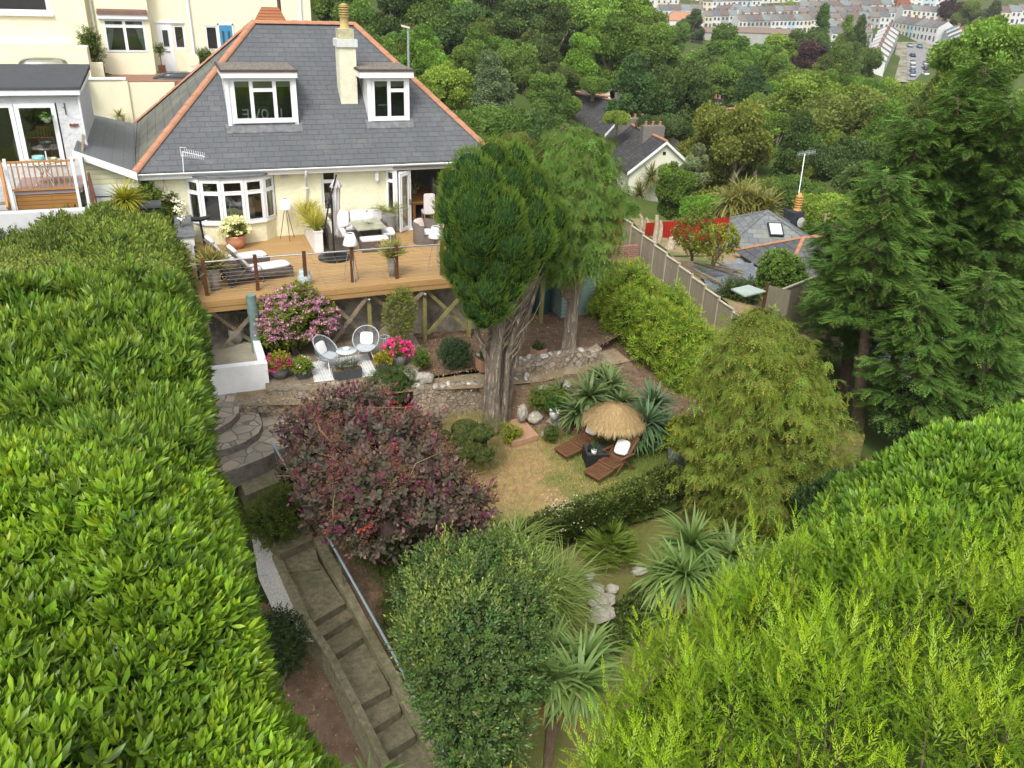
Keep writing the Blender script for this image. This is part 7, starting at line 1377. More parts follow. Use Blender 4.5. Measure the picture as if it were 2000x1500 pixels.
b = MB(); blob_core(b, cl, .6, 7); b.build('shade_core', coremat('purple_core', (.05, .035, .03)), sb); b = MB(); c0 = Vector((3.2, -11.8, -3.6))  # dusky filler paints shade behind the smoke bush leaves
for k in range(14): q = Vector(cl[k][0]); b.path([c0+Vector((rg.normal()*.2, rg.normal()*.2, 0)), c0.lerp(q, .5)+Vector((rg.normal()*.2, 0, 0)), q, q+Vector((rg.normal()*.3, -.2, .25))], [.05, .035, .02, .006], 5)
for k in range(14):
 q = Vector(P[rg.integers(len(P))]); b.path([q-Vector((0, 0, .3)), q+Vector((rg.normal()*.22, rg.normal()*.2, .25)), q+Vector((rg.normal()*.5, rg.normal()*.3, .45))], [.012, .008, .003], 4, False)
b.build('stems', mat('straw_twig', (.36, .24, .13), .9), sb)
# broadleaf tree bottom centre
rg = np.random.default_rng(81); ev = thing('evergreen_oak', 'rounded dark evergreen tree with yellow-green new tips beside the concrete steps', 'tree', (4.2, -17.2, -5.5)); cl = []
for x, y, r, z in ((840, 1110, 40, -1.6), (900, 1100, 44, -1.4), (960, 1090, 44, -1.4), (1010, 1120, 40, -1.6), (812, 1160, 42, -1.7), (860, 1170, 60, -1.1), (930, 1160, 62, -1.0), (1000, 1180, 52, -1.2), (1045, 1190, 34, -1.6), (815, 1230, 40, -1.8), (850, 1250, 66, -1.1), (930, 1240, 72, -.8), (1010, 1260, 52, -1.3), (850, 1320, 56, -1.6), (900, 1330, 74, -1.1), (980, 1340, 60, -1.3), (1030, 1330, 34, -1.8), (878, 1400, 54, -1.8), (930, 1410, 66, -1.6), (990, 1420, 42, -1.9), (905, 1470, 52, -2.2), (960, 1480, 46, -2.3), (812, 1285, 28, -2.2)):
 c = PZ(x, y, z); zd = (c-CAM).dot(_f); R = r*zd/FPX; cl.append((V3(c), (R, R, R*.95)))
bush_layer(shoot(dleaf(.5), 11, 1.2, .42, 75, 25), 6200, .19, (.055, .115, .035), (.13, .21, .055), .42, .6, LMG, 'foliage', ev, .5)
P, nn, k = clump_pts(rg, cl, 3000, .05, .9, .1); ok = (fbm(P, 2.2, 4) > .0) & (P[:, 1] > np.median(P[:, 1])-.6); P, nn = P[ok], nn[ok]; g = Geo(); d = nrm(nn*.6+np.array([0, 0, .9])+rg.normal(size=P.shape)*.3); g.add(shoot(dleaf(.42), 9, 1.5, .40, 65, 15), P, frames(rg, d), rg.uniform(.14, .30, len(P)), vary(rg, (.10, .17, .035), len(P)), vary(rg, (.27, .36, .085), len(P))); g.build('new_shoots', LM, ev)
b = MB(); blob_core(b, cl, .66, 7); b.build('crown_shade_core', coremat('dark_core', (.018, .032, .012)), ev); b = MB(); c0 = Vector((4.4, -17.0, -5.9)); b.path([c0, Vector((4.4, -17, -4)), Vector((4.3, -17, -2.4))], [.16, .12, .06], 8)  # dark filler paints the shaded hollow of the evergreen crown
for k in range(10): b.path([Vector((4.4, -17, -4)), Vector(cl[k*2][0])], [.06, .015], 5)
b.build('trunk', BARK, ev)
# ------------------------------------------------ bamboo
rg = np.random.default_rng(91); bam = thing('bamboo', 'tall yellow-green bamboo clump along the silvery fence', 'bamboo', (13.5, -5, -3)); cl = []
for x, y, r, z in ((1235, 550, 36, -.7), (1200, 570, 34, -1.2), (1265, 580, 38, -1.2), (1180, 600, 32, -1.6), (1230, 610, 46, -1.3), (1280, 630, 44, -1.4), (1310, 590, 34, -1.3), (1330, 650, 44, -1.6), (1270, 680, 40, -2.0), (1320, 700, 42, -2.2), (1365, 670, 34, -1.9), (1380, 690, 28, -2.1), (1215, 650, 34, -2.0), (1345, 740, 36, -2.7), (1310, 750, 26, -2.8), (1195, 535, 18, -1.3), (1340, 610, 24, -1.5)):
 c = PZ(x, y, z); zd = (c-CAM).dot(_f); R = r*zd/FPX; cl.append((V3(c), (R, R, R*1.0)))
bush_layer(shoot(leaf(.17, .03, .3), 9, .9, .9, 95, 35), 5600, .19, (.105, .185, .02), (.31, .44, .045), .30, .25, LM, 'foliage', bam, .55)
b = MB()
for k in range(50): q = Vector(cl[k % len(cl)][0])+Vector((rg.normal()*.3, rg.normal()*.3, 0)); b.path([Vector((q.x, q.y, q.z-2.2)), q, q+Vector((rg.normal()*.2, -.1, .5))], [.012, .01, .004], 4, False)
b.build('canes', mat('bamboo_cane', (.25, .24, .07), .6), bam); b = MB(); blob_core(b, cl, .5, 6); b.build('leaf_shade_core', coremat('bamboo_core', (.06, .085, .015)), bam)  # darker filler paints shade among the bamboo leaves
# ------------------------------------------------ cabbage palms, yuccas, fan palm, grasses
def palm(name, lab, heads, base, cat='palm', L=.95, n=130, col=(.09, .17, .045), tip=(.19, .30, .09), w=.085, seed=1, a1=118, tr=.09):
 rg = np.random.default_rng(seed); t = thing(name, lab, cat, base); b = MB(); base = Vector(base)
 for i, (hp_, s) in enumerate(heads):
  g = Geo(); hp_ = Vector(hp_); rosette(g, rg, hp_, int(n*s), L*s, w, 4, a1, col, tip, (hp_-base).normalized()+Vector((0, 0, 1.2))); 
  k = 10; rosette(g, rg, hp_-Vector((0, 0, .08)), k*4, L*s*.85, w*.9, 120, 160, (.20, .13, .04), (.32, .20, .06), arch=(.1, .3)); g.build('leaf_head', LM, t)
  fork = base.lerp(hp_, .45); fork = Vector((base.x*.75+hp_.x*.25, base.y*.75+hp_.y*.25, fork.z)); b.path([base-Vector((0, 0, .3)), fork, hp_], [tr, tr*.7, tr*.45], 7)
 b.build('trunk', mat('palm_trunk', (.17, .12, .08), .95, .1, .3, 10, bump=.02) if 'palm_trunk' not in bpy.data.materials else bpy.data.materials['palm_trunk'], t); return t
palm('cabbage_palm', 'many headed cabbage palm on the right of the lower lawn', [(PZ(1350, 1065, -1.7), 1.), (PZ(1428, 1085, -2.0), .92), (PZ(1300, 1125, -2.1), .85), (PZ(1338, 1125, -1.9), .95), (PZ(1382, 1150, -2.2), .85), (PZ(1310, 1205, -3.2), .7), (PZ(1480, 1100, -2.6), .6)], PZ(1300, 1290, -4.9), seed=3)
palm('cabbage_palm', 'cabbage palm with a forked trunk at the bottom centre beside the dark evergreen tree', [(PZ(1080, 1330, -2.2), .8), (PZ(1133, 1335, -2.3), .95), (PZ(1075, 1280, -2.6), .85), (PZ(1140, 1290, -2.5), .9)], PZ(1070, 1480, -5.2), seed=4)
palm('young_palm', 'spiky young palm at the bottom edge near the foot of the steps', [(PZ(720, 1530, -3.0), .8)], PZ(720, 1560, -4.6), seed=6, n=50, L=.8)
def yucca(name, lab, spots, base, L=.8, n=120, w=.06, seed=0, col=(.055, .115, .04), tip=(.18, .26, .10), a1=125):
 rg = np.random.default_rng(seed); t = thing(name, lab, 'yucca', base)
 for p, s in spots:
  g = Geo(); rosette(g, rg, V3(p), int(n*s), L*s, w, 5, a1, col, tip, arch=(.15, .8)); g.build('leaf_head', LM, t)
 return t
yucca('yucca', 'large grey-green yucca clump behind the thatched parasol on the left', [(PZ(1150, 775, -1.75), 1.05), (PZ(1190, 755, -1.7), 1.), (PZ(1130, 805, -2.1), .95), (PZ(1210, 790, -2.0), .9), (PZ(1175, 735, -1.9), .8)], PZ(1160, 830, -2.7), seed=1, w=.10)
yucca('yucca', 'large blue-green yucca clump to the right of the thatched parasol', [(PZ(1262, 825, -1.9), 1.1), (PZ(1275, 790, -1.9), 1.0), (PZ(1240, 850, -2.2), .9), (PZ(1300, 840, -2.2), .8)], PZ(1265, 870, -2.75), seed=2, col=(.045, .095, .05), tip=(.12, .22, .10), w=.095)
yucca('yucca', 'small dark yucca at the left end of the yucca bed by the path', [(PZ(1095, 760, -2.1), .7)], PZ(1095, 780, -2.3), seed=3, n=80)
fpz = PZ(1185, 1075, -3.75); fp = thing('fan_palm', 'round low fan palm in the middle of the lower lawn', 'palm', PZ(1185, 1090, -4.1)); g = Geo(); rg = np.random.default_rng(8)
for k in range(60):   # fan leaves
 th = rad(10+85*rg.random()**.7); ph = rg.uniform(0, 6.28); d = np.array([math.sin(th)*math.cos(ph), math.sin(th)*math.sin(ph), math.cos(th)]); c = np.array(V3(fpz))+d*.45; side = nrm(np.cross(d, [0, 0, 1.]))
 an = np.linspace(-1.25, 1.25, 15)[:, None]; dd = d*np.cos(an)+side*np.sin(an); g.add(blade(.10, 2, .15), np.repeat(c[None], 15, 0), frames(rg, dd, up=d), .42, vary(rg, (.075, .14, .02), 15), vary(rg, (.17, .25, .04), 15)); g.add(blade(.03, 2, .1), np.array([V3(fpz)]), frames(rg, d[None]), .5, (.12, .16, .04))
g.build('fan_leaves', LM, fp)
b = MB(); b.path([PZ(1185, 1090, -4.2), fpz], [.12, .10], 7); b.build('trunk', BARK, fp)
def grass(name, lab, spots, n, L, w, col, tip, seed, loc, a1=80, arch=(.5, 1.3), cat='ornamental grass', m=LM):
 rg = np.random.default_rng(seed); t = thing(name, lab, cat, loc); g = Geo()
 for p in spots: rosette(g, rg, V3(p), n, L, w, 3, a1, col, tip, arch=arch)
 g.build('blades', m, t); return t
grass('pampas_grass', 'arching green grass clump between the dark evergreen and the lower lawn', [PZ(x, y, z) for x, y, z in ((1020, 1090, -2.7), (1050, 1140, -2.7), (1080, 1190, -2.9), (1000, 1070, -2.7), (1040, 1170, -2.6), (1070, 1230, -3.2), (1100, 1150, -3.2))], 190, 1.25, .030, (.09, .16, .035), (.22, .31, .08), 9, PZ(1040, 1180, -4.4), 70)
# ------------------------------------------------ shrubs
T3 = shoot(dleaf(.5), 8, 1.0, .5, 75, 20); TL = shoot(leaf(.5, .05), 7, .7, .85, 85, 35)
bushy('hydrangea', 'large lacecap hydrangea covered in mauve pink flowers below the deck', PZ(578, 692, -1.75), (1.15, .72, .98), 2600, TL, .15, (.075, .13, .02), (.20, .27, .03), 101, LM, clumps=12)
hyd = [o for o in COL.objects if o.name.startswith('hydrangea')][0]; rg = np.random.default_rng(5); ctr = PZ(578, 692, -1.75)+Vector((0, 0, .98)); g = Geo()
dd = sphere_pts(rg, 420); dd = dd[(dd[:, 2] > -.25) & (dd[:, 1] < .45)]; P = np.array(V3(ctr))+dd*np.array([1.2, .8, 1.02])*rg.uniform(.82, 1.04, (len(dd), 1)); P = P[P[:, 0] > ctr.x-1.1]
for cc_, nn_, s_ in (((.42, .17, .34), 16, .045), ((.60, .42, .50), 10, .055), ((.35, .20, .42), 6, .04)):
 for k in range(nn_): q = P+np.c_[rg.normal(size=(len(P), 2))*.055, rg.normal(size=len(P))*.018]; g.add(qleaf(.9), q, frames(rg, rg.normal(size=q.shape)*.5+np.array([.6, -.5, .3])), s_*rg.uniform(.8, 1.3, len(q)), vary(rg, cc_, len(q), .2, .08))
g.build('flower_heads', LM, hyd)
def potplant(key, tmpl, n, r, sc_, col, tip, seed, heads=None, hcol=None, hr=.07, hn=10, name='foliage', lift=.0):
 t, c, h = POTS[key]; rg = np.random.default_rng(seed); c = np.array(V3(Vector(c)))+np.array([0, 0, h+lift]); P = sphere_pts(rg, n); P[:, 2] = np.abs(P[:, 2]); P = P*np.array(r)*rg.uniform(.55, 1, (n, 1)); g = Geo(); wm = WORLDM.get(t.name)
 def place(q): return q if wm is not None else q-np.array(t.location)
 d = nrm(P+np.array([0, 0, .15])+rg.normal(size=P.shape)*.1); g.add(tmpl, place(c+P*.8), frames(rg, d), sc_*rg.uniform(.7, 1.2, n), vary(rg, col, n), vary(rg, tip, n))
 o = g.build(name, LM, t)
 if not wm: o.rotation_euler = (0, 0, 0)
 if heads:
  H = sphere_pts(rg, heads*2); H = H[H[:, 2] > -.1][:heads]; g = Geo(); flowerhead(g, rg, place(c+H*np.array(r)*.98), hr, hcol, hn); g.build('flowers', LM, t)
potplant('mag', TL, 260, (.36, .34, .34), .13, (.12, .16, .02), (.30, .30, .03), 1, 26, (.50, .04, .22), .075, 14); potplant('pink', TL, 200, (.38, .34, .40), .13, (.05, .10, .02), (.12, .2, .03), 2, 46, (.75, .06, .32), .09, 16)
potplant('sq1', TL, 200, (.30, .28, .34), .12, (.09, .15, .02), (.22, .30, .04), 3, 8, (.65, .66, .55), .06, 8); potplant('sq2', TL, 180, (.30, .28, .26), .11, (.12, .15, .02), (.30, .28, .03), 4, 10, (.6, .5, .15), .045, 8)
potplant('trough', blade(.06, 3, .4), 260, (.36, .14, .20), .22, (.06, .10, .04), (.14, .17, .10), 5, 16, (.6, .6, .55), .03, 6); potplant('dead', blade(.03, 3, .9), 260, (.3, .3, .35), .35, (.16, .15, .10), (.26, .25, .20), 6)
potplant('cube1', TL, 60, (.16, .16, .2), .10, (.04, .08, .02), (.08, .14, .03), 7, 9, (.06, .012, .06), .06, 10); potplant('cube2', TL, 70, (.16, .16, .26), .10, (.05, .10, .03), (.1, .16, .04), 8, 9, (.7, .68, .72), .05, 8)
potplant('a', blade(.06, 4, .7), 260, (.2, .2, .2), .62, (.14, .17, .04), (.34, .30, .10), 9); potplant('b', blade(.06, 4, .7), 280, (.2, .2, .2), .55, (.14, .19, .04), (.38, .36, .12), 10)
potplant('d', TL, 170, (.42, .36, .52), .12, (.09, .13, .02), (.2, .24, .05), 11, 44, (.72, .78, .58), .125, 22, lift=.05); potplant('small', blade(.08, 3, .6), 40, (.08, .08, .12), .26, (.04, .08, .03), (.10, .16, .06), 12)
g = Geo(); rg = np.random.default_rng(2)   # palm in the round pot
for k in range(11):
 a = k*GA; th = rad(30+40*rg.random()); e = np.array([math.cos(a)*math.sin(th), math.sin(a)*math.sin(th), math.cos(th)]); c = np.array(V3(POTS['c'][1]))+np.array([0, 0, .72])
 for s in np.linspace(.1, 1, 14):
  q = c+e*.85*s+np.array([0, 0, -.35*s*s]); pe = nrm(np.cross(e, [0, 0, 1.])); g.add(blade(.06, 2, .3), np.array([q, q]), frames(rg, np.array([e*.8+pe, e*.8-pe])+np.array([0, 0, .25-.5*s])), .30*(1.2-.6*s), vary(rg, (.09, .13, .02), 2), vary(rg, (.25, .28, .05), 2))
 g.add(blade(.02, 4, .45), c[None], frames(rg, e[None], up=np.array([0, 0, 1.])), .9, (.16, .17, .04))
g.build('palm_fronds', LM, POTS['c'][0])
g = Geo(); c = (Vector((3.92, -1.2, .72)))
for k in range(420): pass
q = np.c_[rg.uniform(3.84, 4.0, 620), rg.uniform(-2.2, -.2, 620), np.full(620, .70)]; g.add(blade(.035, 4, .8), q, frames(rg, rg.normal(size=q.shape)*.45+np.array([-.1, 0, 1.])), rg.uniform(.5, .9, 620), vary(rg, (.17, .22, .03), 620), vary(rg, (.50, .46, .10), 620)); g.build('grasses', LM, pl)
g = Geo(); P = np.array(V3(hc))+sphere_pts(rg, 70)*np.array([.17, .17, .13])+np.array([0, 0, .1]); g.add(qleaf(.8), P, frames(rg, rg.normal(size=P.shape)), .10, vary(rg, (.08, .13, .03), 70)); flowerhead(g, rg, P[:34]+np.array([0, 0, .04]), .05, (.80, .80, .80), 7); g.build('flowers', LM, hb)
# white orchids on the counter
ow = thing('orchid_vase', 'white orchid sprays in a silver vase on the outdoor counter', 'vase', (.0, -2.3, 1.04)); cO = PZ(356, 443, 1.04); MB().lathe(cO, [(0, .0), (.07, .01), (.06, .15), (.09, .28), (.07, .28), (0, .26)], 14).build('vase', M['steel'], ow); g = Geo(); P = np.array([V3(cO+Vector((.0+.13*math.sin(k*1.3)-.02*k/8, -.05, .3+.065*k))) for k in range(9)]); flowerhead(g, rg, P, .10, (.82, .82, .84), 14); g.build('flowers', LM, ow); b = MB(); b.path([cO+Vector((0, 0, .2)), cO+Vector((-.05, -.03, .5)), cO+Vector((-.12, -.05, .85))], .008, 4); b.build('stems', M['blackmetal'], ow)
yel = (.17, .21, .02); yt = (.42, .42, .05)
sp_ = thing('spiky_palm', 'bright yellow-green spiky palm in front of the white garage doors', 'palm', PY(245, 408, -1.3)); g = Geo(); rosette(g, rg, V3(PY(245, 392, -1.3)), 260, .80, .045, 5, 115, yel, yt, arch=(.15, .7)); g.build('leaf_head', LM, sp_); b = MB(); q = PY(245, 392, -1.3); b.path([q-Vector((0, 0, 1.5)), q], .07, 7); b.build('trunk', BARK, sp_)
for a in (
 ('rose_bush', 'dense dark green rose bush with red blooms behind the purple smoke bush', PZ(755, 800, -2.7), (.85, .6, .72), 2600, T3, .10, (.035, .085, .02), (.09, .15, .03), 201),
 ('shrub', 'rounded dark grey-green shrub in front of the concrete wall beneath the deck', PZ(886, 728, -2.0), (.48, .42, .55), 2600, T3, .085, (.030, .062, .028), (.06, .11, .045), 202),
 ('shrub', 'small bright green bush beside the path boulders', PZ(822, 722, -1.9), (.26, .26, .32), 700, T3, .08, (.06, .13, .015), (.13, .22, .02), 203),
 ('climbing_shrub', 'tall loose pale green shrub growing up against the deck posts', PZ(782, 690, -1.9), (.46, .38, 1.15), 1500, T3, .12, (.10, .15, .03), (.24, .28, .06), 204),
 ('lavender_bush', 'wide airy olive green lavender bush left of the cypress trunk', PZ(915, 915, -2.78), (1.2, .9, .72), 4600, shoot(blade(.07, 2, .3), 7, .8, .8, 60, 10), .13, (.10, .125, .035), (.20, .21, .085), 205),
 ('shrub', 'leafy olive shrub overhanging the concrete steps below the stone terraces', PZ(545, 1060, -3.5), (.72, .62, .72), 2000, shoot(leaf(.22), 8, 1., .6, 65, 15), .15, (.06, .10, .015), (.15, .20, .03), 206),
 ('shrub', 'dark leafy bush between the white chippings and the bright laurel', PZ(555, 1330, -4.4), (.55, .55, .9), 2200, T3, .12, (.03, .06, .02), (.06, .10, .03), 207),
 ('shrub', 'bright yellow-green euonymus at the foot of the cypress trunk', PZ(998, 862, -2.75), (.30, .28, .26), 800, T3, .08, (.13, .18, .015), (.38, .40, .03), 208),
 ('shrub', 'fresh green low shrub on the bank right of the cypress by the path', PZ(1072, 800, -2.4), (.58, .5, .36), 1700, T3, .09, (.07, .12, .02), (.16, .22, .03), 209),
 ('shrub', 'small leafy plant in front of the rockery below the white pot', PZ(1075, 862, -2.75), (.25, .25, .25), 500, T3, .08, (.05, .09, .02), (.12, .17, .03), 210),
 ('laurel_bush', 'yellow-green leafy bush above the grey zinc planter right of the yuccas', PZ(1330, 885, -2.7), (.5, .42, .48), 1300, TL, .12, (.11, .17, .02), (.30, .34, .03), 211),
 ('shrub', 'leafy green shrub on the rough plot beside the short brown fence post', PD(1518, 605, 36), (1.2, 1.1, 1.35), 2600, TL, .18, (.06, .13, .02), (.16, .27, .05), 212),
 ('apple_tree', 'small thin fruit tree in front of the red corrugated screen', PD(1352, 505, 42), (1.3, 1.2, 1.15), 650, TL, .2, (.09, .13, .02), (.19, .22, .04), 213),
 ('apple_tree', 'second thin fruit tree nearer the silvery fence on the rough plot', PD(1392, 515, 40), (1.1, 1.0, 1.0), 550, TL, .19, (.12, .16, .02), (.28, .30, .04), 214),
 ('bramble', 'brambly shrub under the fence beside the propped green sheet', PZ(1445, 600, -4.6), (1.2, .9, .7), 1600, T3, .16, (.035, .07, .02), (.10, .15, .03), 215),
 ('shrub', 'low ivy clad mound under the purple bush right of the handrail', PZ(760, 1110, -3.6), (1.0, 1.1, .5), 2600, T3, .10, (.045, .075, .015), (.12, .15, .03), 216),
 ('shrub', 'low green undergrowth between handrail and evergreen near the steps bottom', PZ(800, 1260, -4.2), (.6, 1.3, .45), 1600, T3, .10, (.045, .075, .015), (.12, .12, .03), 217),
 ('shrub', 'clipped dark shrub against the cream front wall between door and driveway', Vector((1.7, 12.2, 3.9)), (.45, .35, .55), 500, T3, .13, (.05, .09, .02), (.11, .16, .03), 218),
 ('shrub', 'tall leafy shrub beside the curtained bay window of the cream terrace house', Vector((-2.6, 11.6, 4.0)), (.5, .4, .95), 900, T3, .14, (.05, .09, .02), (.13, .18, .03), 219),
 ('shrub', 'yellowish conical bush beside the neighbour\'s store door', PZ(133, 405, 1.3), (.22, .2, .38), 500, T3, .08, (.12, .16, .02), (.30, .32, .04), 220),
 ('mixed_shrub', 'rounded leafy shrub bulging from the hedge top before the garage doors', PZ(285, 470, .2), (1.15, .7, .95), 2600, TL, .16, (.07, .13, .025), (.18, .27, .05), 222),
 ('shrub', 'dark evergreen undergrowth at the foot of the right hand conifers', PZ(1770, 850, -5.2), (1.8, 1.2, 1.0), 3000, TL, .2, (.03, .065, .02), (.07, .13, .035), 223),
 ('shrub', 'second dark undergrowth clump at the foot of the conifers by the right edge', PZ(1890, 830, -5.0), (1.8, 1.2, 1.1), 3000, TL, .2, (.035, .075, .02), (.08, .15, .035), 224),
 ('shrub', 'small dark shrub under the deck left of the steps wall', PZ(440, 640, -1.6), (.35, .3, .3), 500, T3, .09, (.05, .07, .03), (.10, .12, .05), 221)):
 bushy(a[0], a[1], a[2], a[3], a[4], a[5], a[6], a[7], a[8], a[9], core='apple' not in a[0] and 'climb' not in a[0])
def flowers_on(name, pts, r, col, n=12):
 o = [x for x in COL.objects if x.get('label', '').startswith(name)][0]; [(lambda g: (flowerhead(g, np.random.default_rng(1), np.array([V3(Vector(p))]), r, col, n), g.build('bloom', LM, o)))(Geo()) for p in pts]
flowers_on('dense dark green rose bush', [PZ(798, 797, -1.55), PZ(750, 768, -1.3), PZ(733, 770, -1.35), PZ(715, 778, -1.3), PZ(770, 790, -1.4)], .08, (.62, .03, .05))
flowers_on('large purple smoke bush', [PZ(645, 940, -.9), PZ(655, 1012, -1.2), PZ(640, 1040, -1.5), PZ(716, 1034, -1.1), PZ(705, 1038, -1.15), PZ(775, 910, -.55), PZ(770, 870, -.5)], .06, (.50, .06, .03), 8)
tp = thing('topiary_tree', 'small ball topiary in a brown box beside the curtained bay window', 'plant pot', (-.3, 12.0, 3.9)); MB().box(-.25, 12.1, 3.9, .05, 12.4, 4.25).build('box_planter', M['brownpost'], tp); MB().tube((-.1, 12.25, 4.2), (-.1, 12.25, 4.75), .02).build('stem', BARK, tp); bushy('', '', Vector((-.1, 12.25, 4.65)), (.24, .24, .24), 300, T3, .10, (.06, .10, .02), (.13, .18, .03), 230, parent=tp, trunk=False)
cp_ = thing('plant_pot', 'small spiky yellow palm in a pale pot before the cream retaining wall', 'plant pot', PY(235, 236, 9.3)); c = PY(235, 238, 9.3); MB().lathe(c, [(0, 0), (.15, 0), (.2, .22), (.17, .22), (0, .2)], 12).build('pot', M['stoneware'], cp_); g = Geo(); rosette(g, rg, V3(c+Vector((0, 0, .22))), 60, .5, .05, 5, 100, (.16, .19, .05), (.4, .4, .12)); g.build('leaf_head', LM, cp_)
hp2 = thing('hanging_basket', 'small grey hanging planter of greenery on the pale grey roughcast wall', 'basket', PY(91, 228, .8)); c = PY(91, 232, .8); MB().lathe(c, [(0, -.13), (.08, -.1), (.13, .02), (.11, .02), (0, 0)], 14).build('basket', M['stoneware'], hp2); g = Geo(); q = np.array(V3(c))+sphere_pts(rg, 90)*np.array([.17, .15, .09])+np.array([0, 0, .07]); g.add(qleaf(.7), q, frames(rg, rg.normal(size=q.shape)), .08, vary(rg, (.09, .2, .03), 90)); g.build('greenery', LM, hp2)
b = MB(); b.path([c+Vector((0, 0, .0)), Vector((c.x-.02, .78, 4.18))], .006, 4); b.build('chain', M['blackmetal'], hp2)
wp = thing('plant_pot', 'white pot with a green plant standing on the rockery', 'plant pot', PZ(1082, 822, -2.45)); c = PZ(1082, 818, -2.35); MB().lathe(c, [(0, 0), (.10, 0), (.14, .18), (.15, .26), (.12, .26), (0, .24)], 16).build('pot', M['whitewall'], wp); g = Geo(); q = np.array(V3(c))+sphere_pts(rg, 160)*np.array([.2, .2, .2])+np.array([0, 0, .42]); g.add(dleaf(.4), q, frames(rg, rg.normal(size=q.shape)+np.array([0, 0, .5])), .13, vary(rg, (.05, .12, .02), 160)); g.build('foliage', LM, wp)
for (x, y, z, l, k) in ((1325, 905, -2.78, 'grey zinc planter under the yellow-green bush right of the yuccas', 1),):
 t = boxpot('planter', l, PZ(x, y, z), .5, .4, .42, zincp, .2, 'planter'); g = Geo(); q = np.c_[rg.uniform(-.2, .2, 120), rg.uniform(-.15, .15, 120), rg.uniform(.42, .55, 120)]; g.add(dleaf(.5), q, frames(rg, rg.normal(size=q.shape)+np.array([0, 0, .6])), .12, vary(rg, (.10, .16, .02), 120)); g.build('foliage', LM, t)
# ivy clad wall between lawns
rowsI = [[PZ(x, y, z) for x, y, z in r] for r in ([(975, 1030, -2.75), (1080, 995, -2.72), (1200, 955, -2.70), (1320, 905, -2.68)], [(980, 1050, -2.66), (1085, 1015, -2.60), (1205, 975, -2.58), (1325, 925, -2.55)], [(985, 1085, -3.1), (1090, 1040, -3.05), (1215, 1000, -3.05), (1335, 955, -3.05)], [(985, 1090, -3.75), (1090, 1058, -3.78), (1215, 1018, -3.78), (1335, 975, -3.78)])]
hedge('ivy_clad_wall', 'low ivy covered retaining wall between the dry lawn and lower lawn', rowsI, 3800, [shoot(dleaf(.7), 5, .6, .8, 85, 40)]*2, .105, (.045, .078, .018), (.12, .17, .03), 12, LM, PZ(1150, 1010, -3.8), .08, 3., .35, .5, cat='wall', patchv=.35, cdrop=.08)
iv = [o for o in COL.objects if o.name.startswith('ivy_clad_wall')][0]; g = Geo(); q = np.array(V3(PZ(1096, 1000, -2.75)))+rg.normal(size=(420, 3))*np.array([.22, .22, .18]); g.add(qleaf(.8), q, frames(rg, rg.normal(size=q.shape)), .045, vary(rg, (.55, .54, .45), 420)); g.build('white_blossom', LM, iv)
rowsG = [[PZ(x, y, z) for x, y, z in r] for r in ([(1180, 1200, -4.55), (1240, 1150, -4.35), (1300, 1130, -4.3)], [(1150, 1290, -4.9), (1230, 1230, -4.6), (1290, 1170, -4.4)], [(1170, 1300, -5.1), (1250, 1240, -4.9), (1310, 1180, -4.7)])]
hedge('ground_ivy', 'patch of ivy ground cover below the lower boulders', rowsG, 1100, [shoot(dleaf(.7), 5, .5, .8, 85, 40)]*2, .11, (.05, .09, .02), (.12, .18, .03), 13, LM, PZ(1220, 1230, -4.8), .08, 3., .5, .5, cat='ground cover', core=False)
# thatched parasol
th_ = thing('thatched_parasol', 'straw thatched garden parasol over the two brown loungers', 'parasol', PZ(1192, 888, -2.78)); c0 = PZ(1192, 888, -2.78); ap = PY(1203, 790, c0.y); ax_ = (ap-c0)
MB().path([c0, ap], .022, 8).build('pole', M['teak'], th_); MB().lathe(c0, [(.05, 0), (.05, .18), (0, .18)], 10).build('ground_socket', M['blackmetal'], th_)
g = Geo(); rg = np.random.default_rng(14); R_ = .72; drop = .36; nS = 9000; u = rg.random(nS)**.55; a = rg.uniform(0, 6.283, nS); zz = lambda u: -drop*u**1.7
nl = Vector(ax_).normalized(); Q = np.array(Vector((0, 0, 1)).rotation_difference((nl+Vector((0, 0, .6))).normalized()).to_matrix())
Pl = np.stack([np.cos(a)*u*R_, np.sin(a)*u*R_, zz(u)+.03], -1); s1 = -drop*1.7*np.maximum(u, .02)**.7/R_; Dl = nrm(np.stack([np.cos(a), np.sin(a), s1], -1)+rg.normal(size=(nS, 3))*np.array([.22, .22, .10]))
g.add(blade(.045, 2, .5), Pl @ Q.T+np.array(V3(ap)), frames(rg, Dl @ Q.T, up=np.array([0, 0, 1.])), rg.uniform(.16, .34, nS), vary(rg, (.30, .225, .115), nS, .3, .05), vary(rg, (.52, .42, .24), nS, .25, .05)); g.build('thatch', leafmat('straw', .8, .1, .15), th_)
b = MB(); rows = [[Vector(Q @ np.array([math.cos(a_)*uu*R_*.96, math.sin(a_)*uu*R_*.96, zz(uu)]))+ap for a_ in [2*math.pi*k/24 for k in range(24)]] for uu in (.0, .3, .6, .85, 1.0)]; b.grid(rows, True); b.build('canopy', mat('straw_base', (.30, .21, .09), .9), th_)
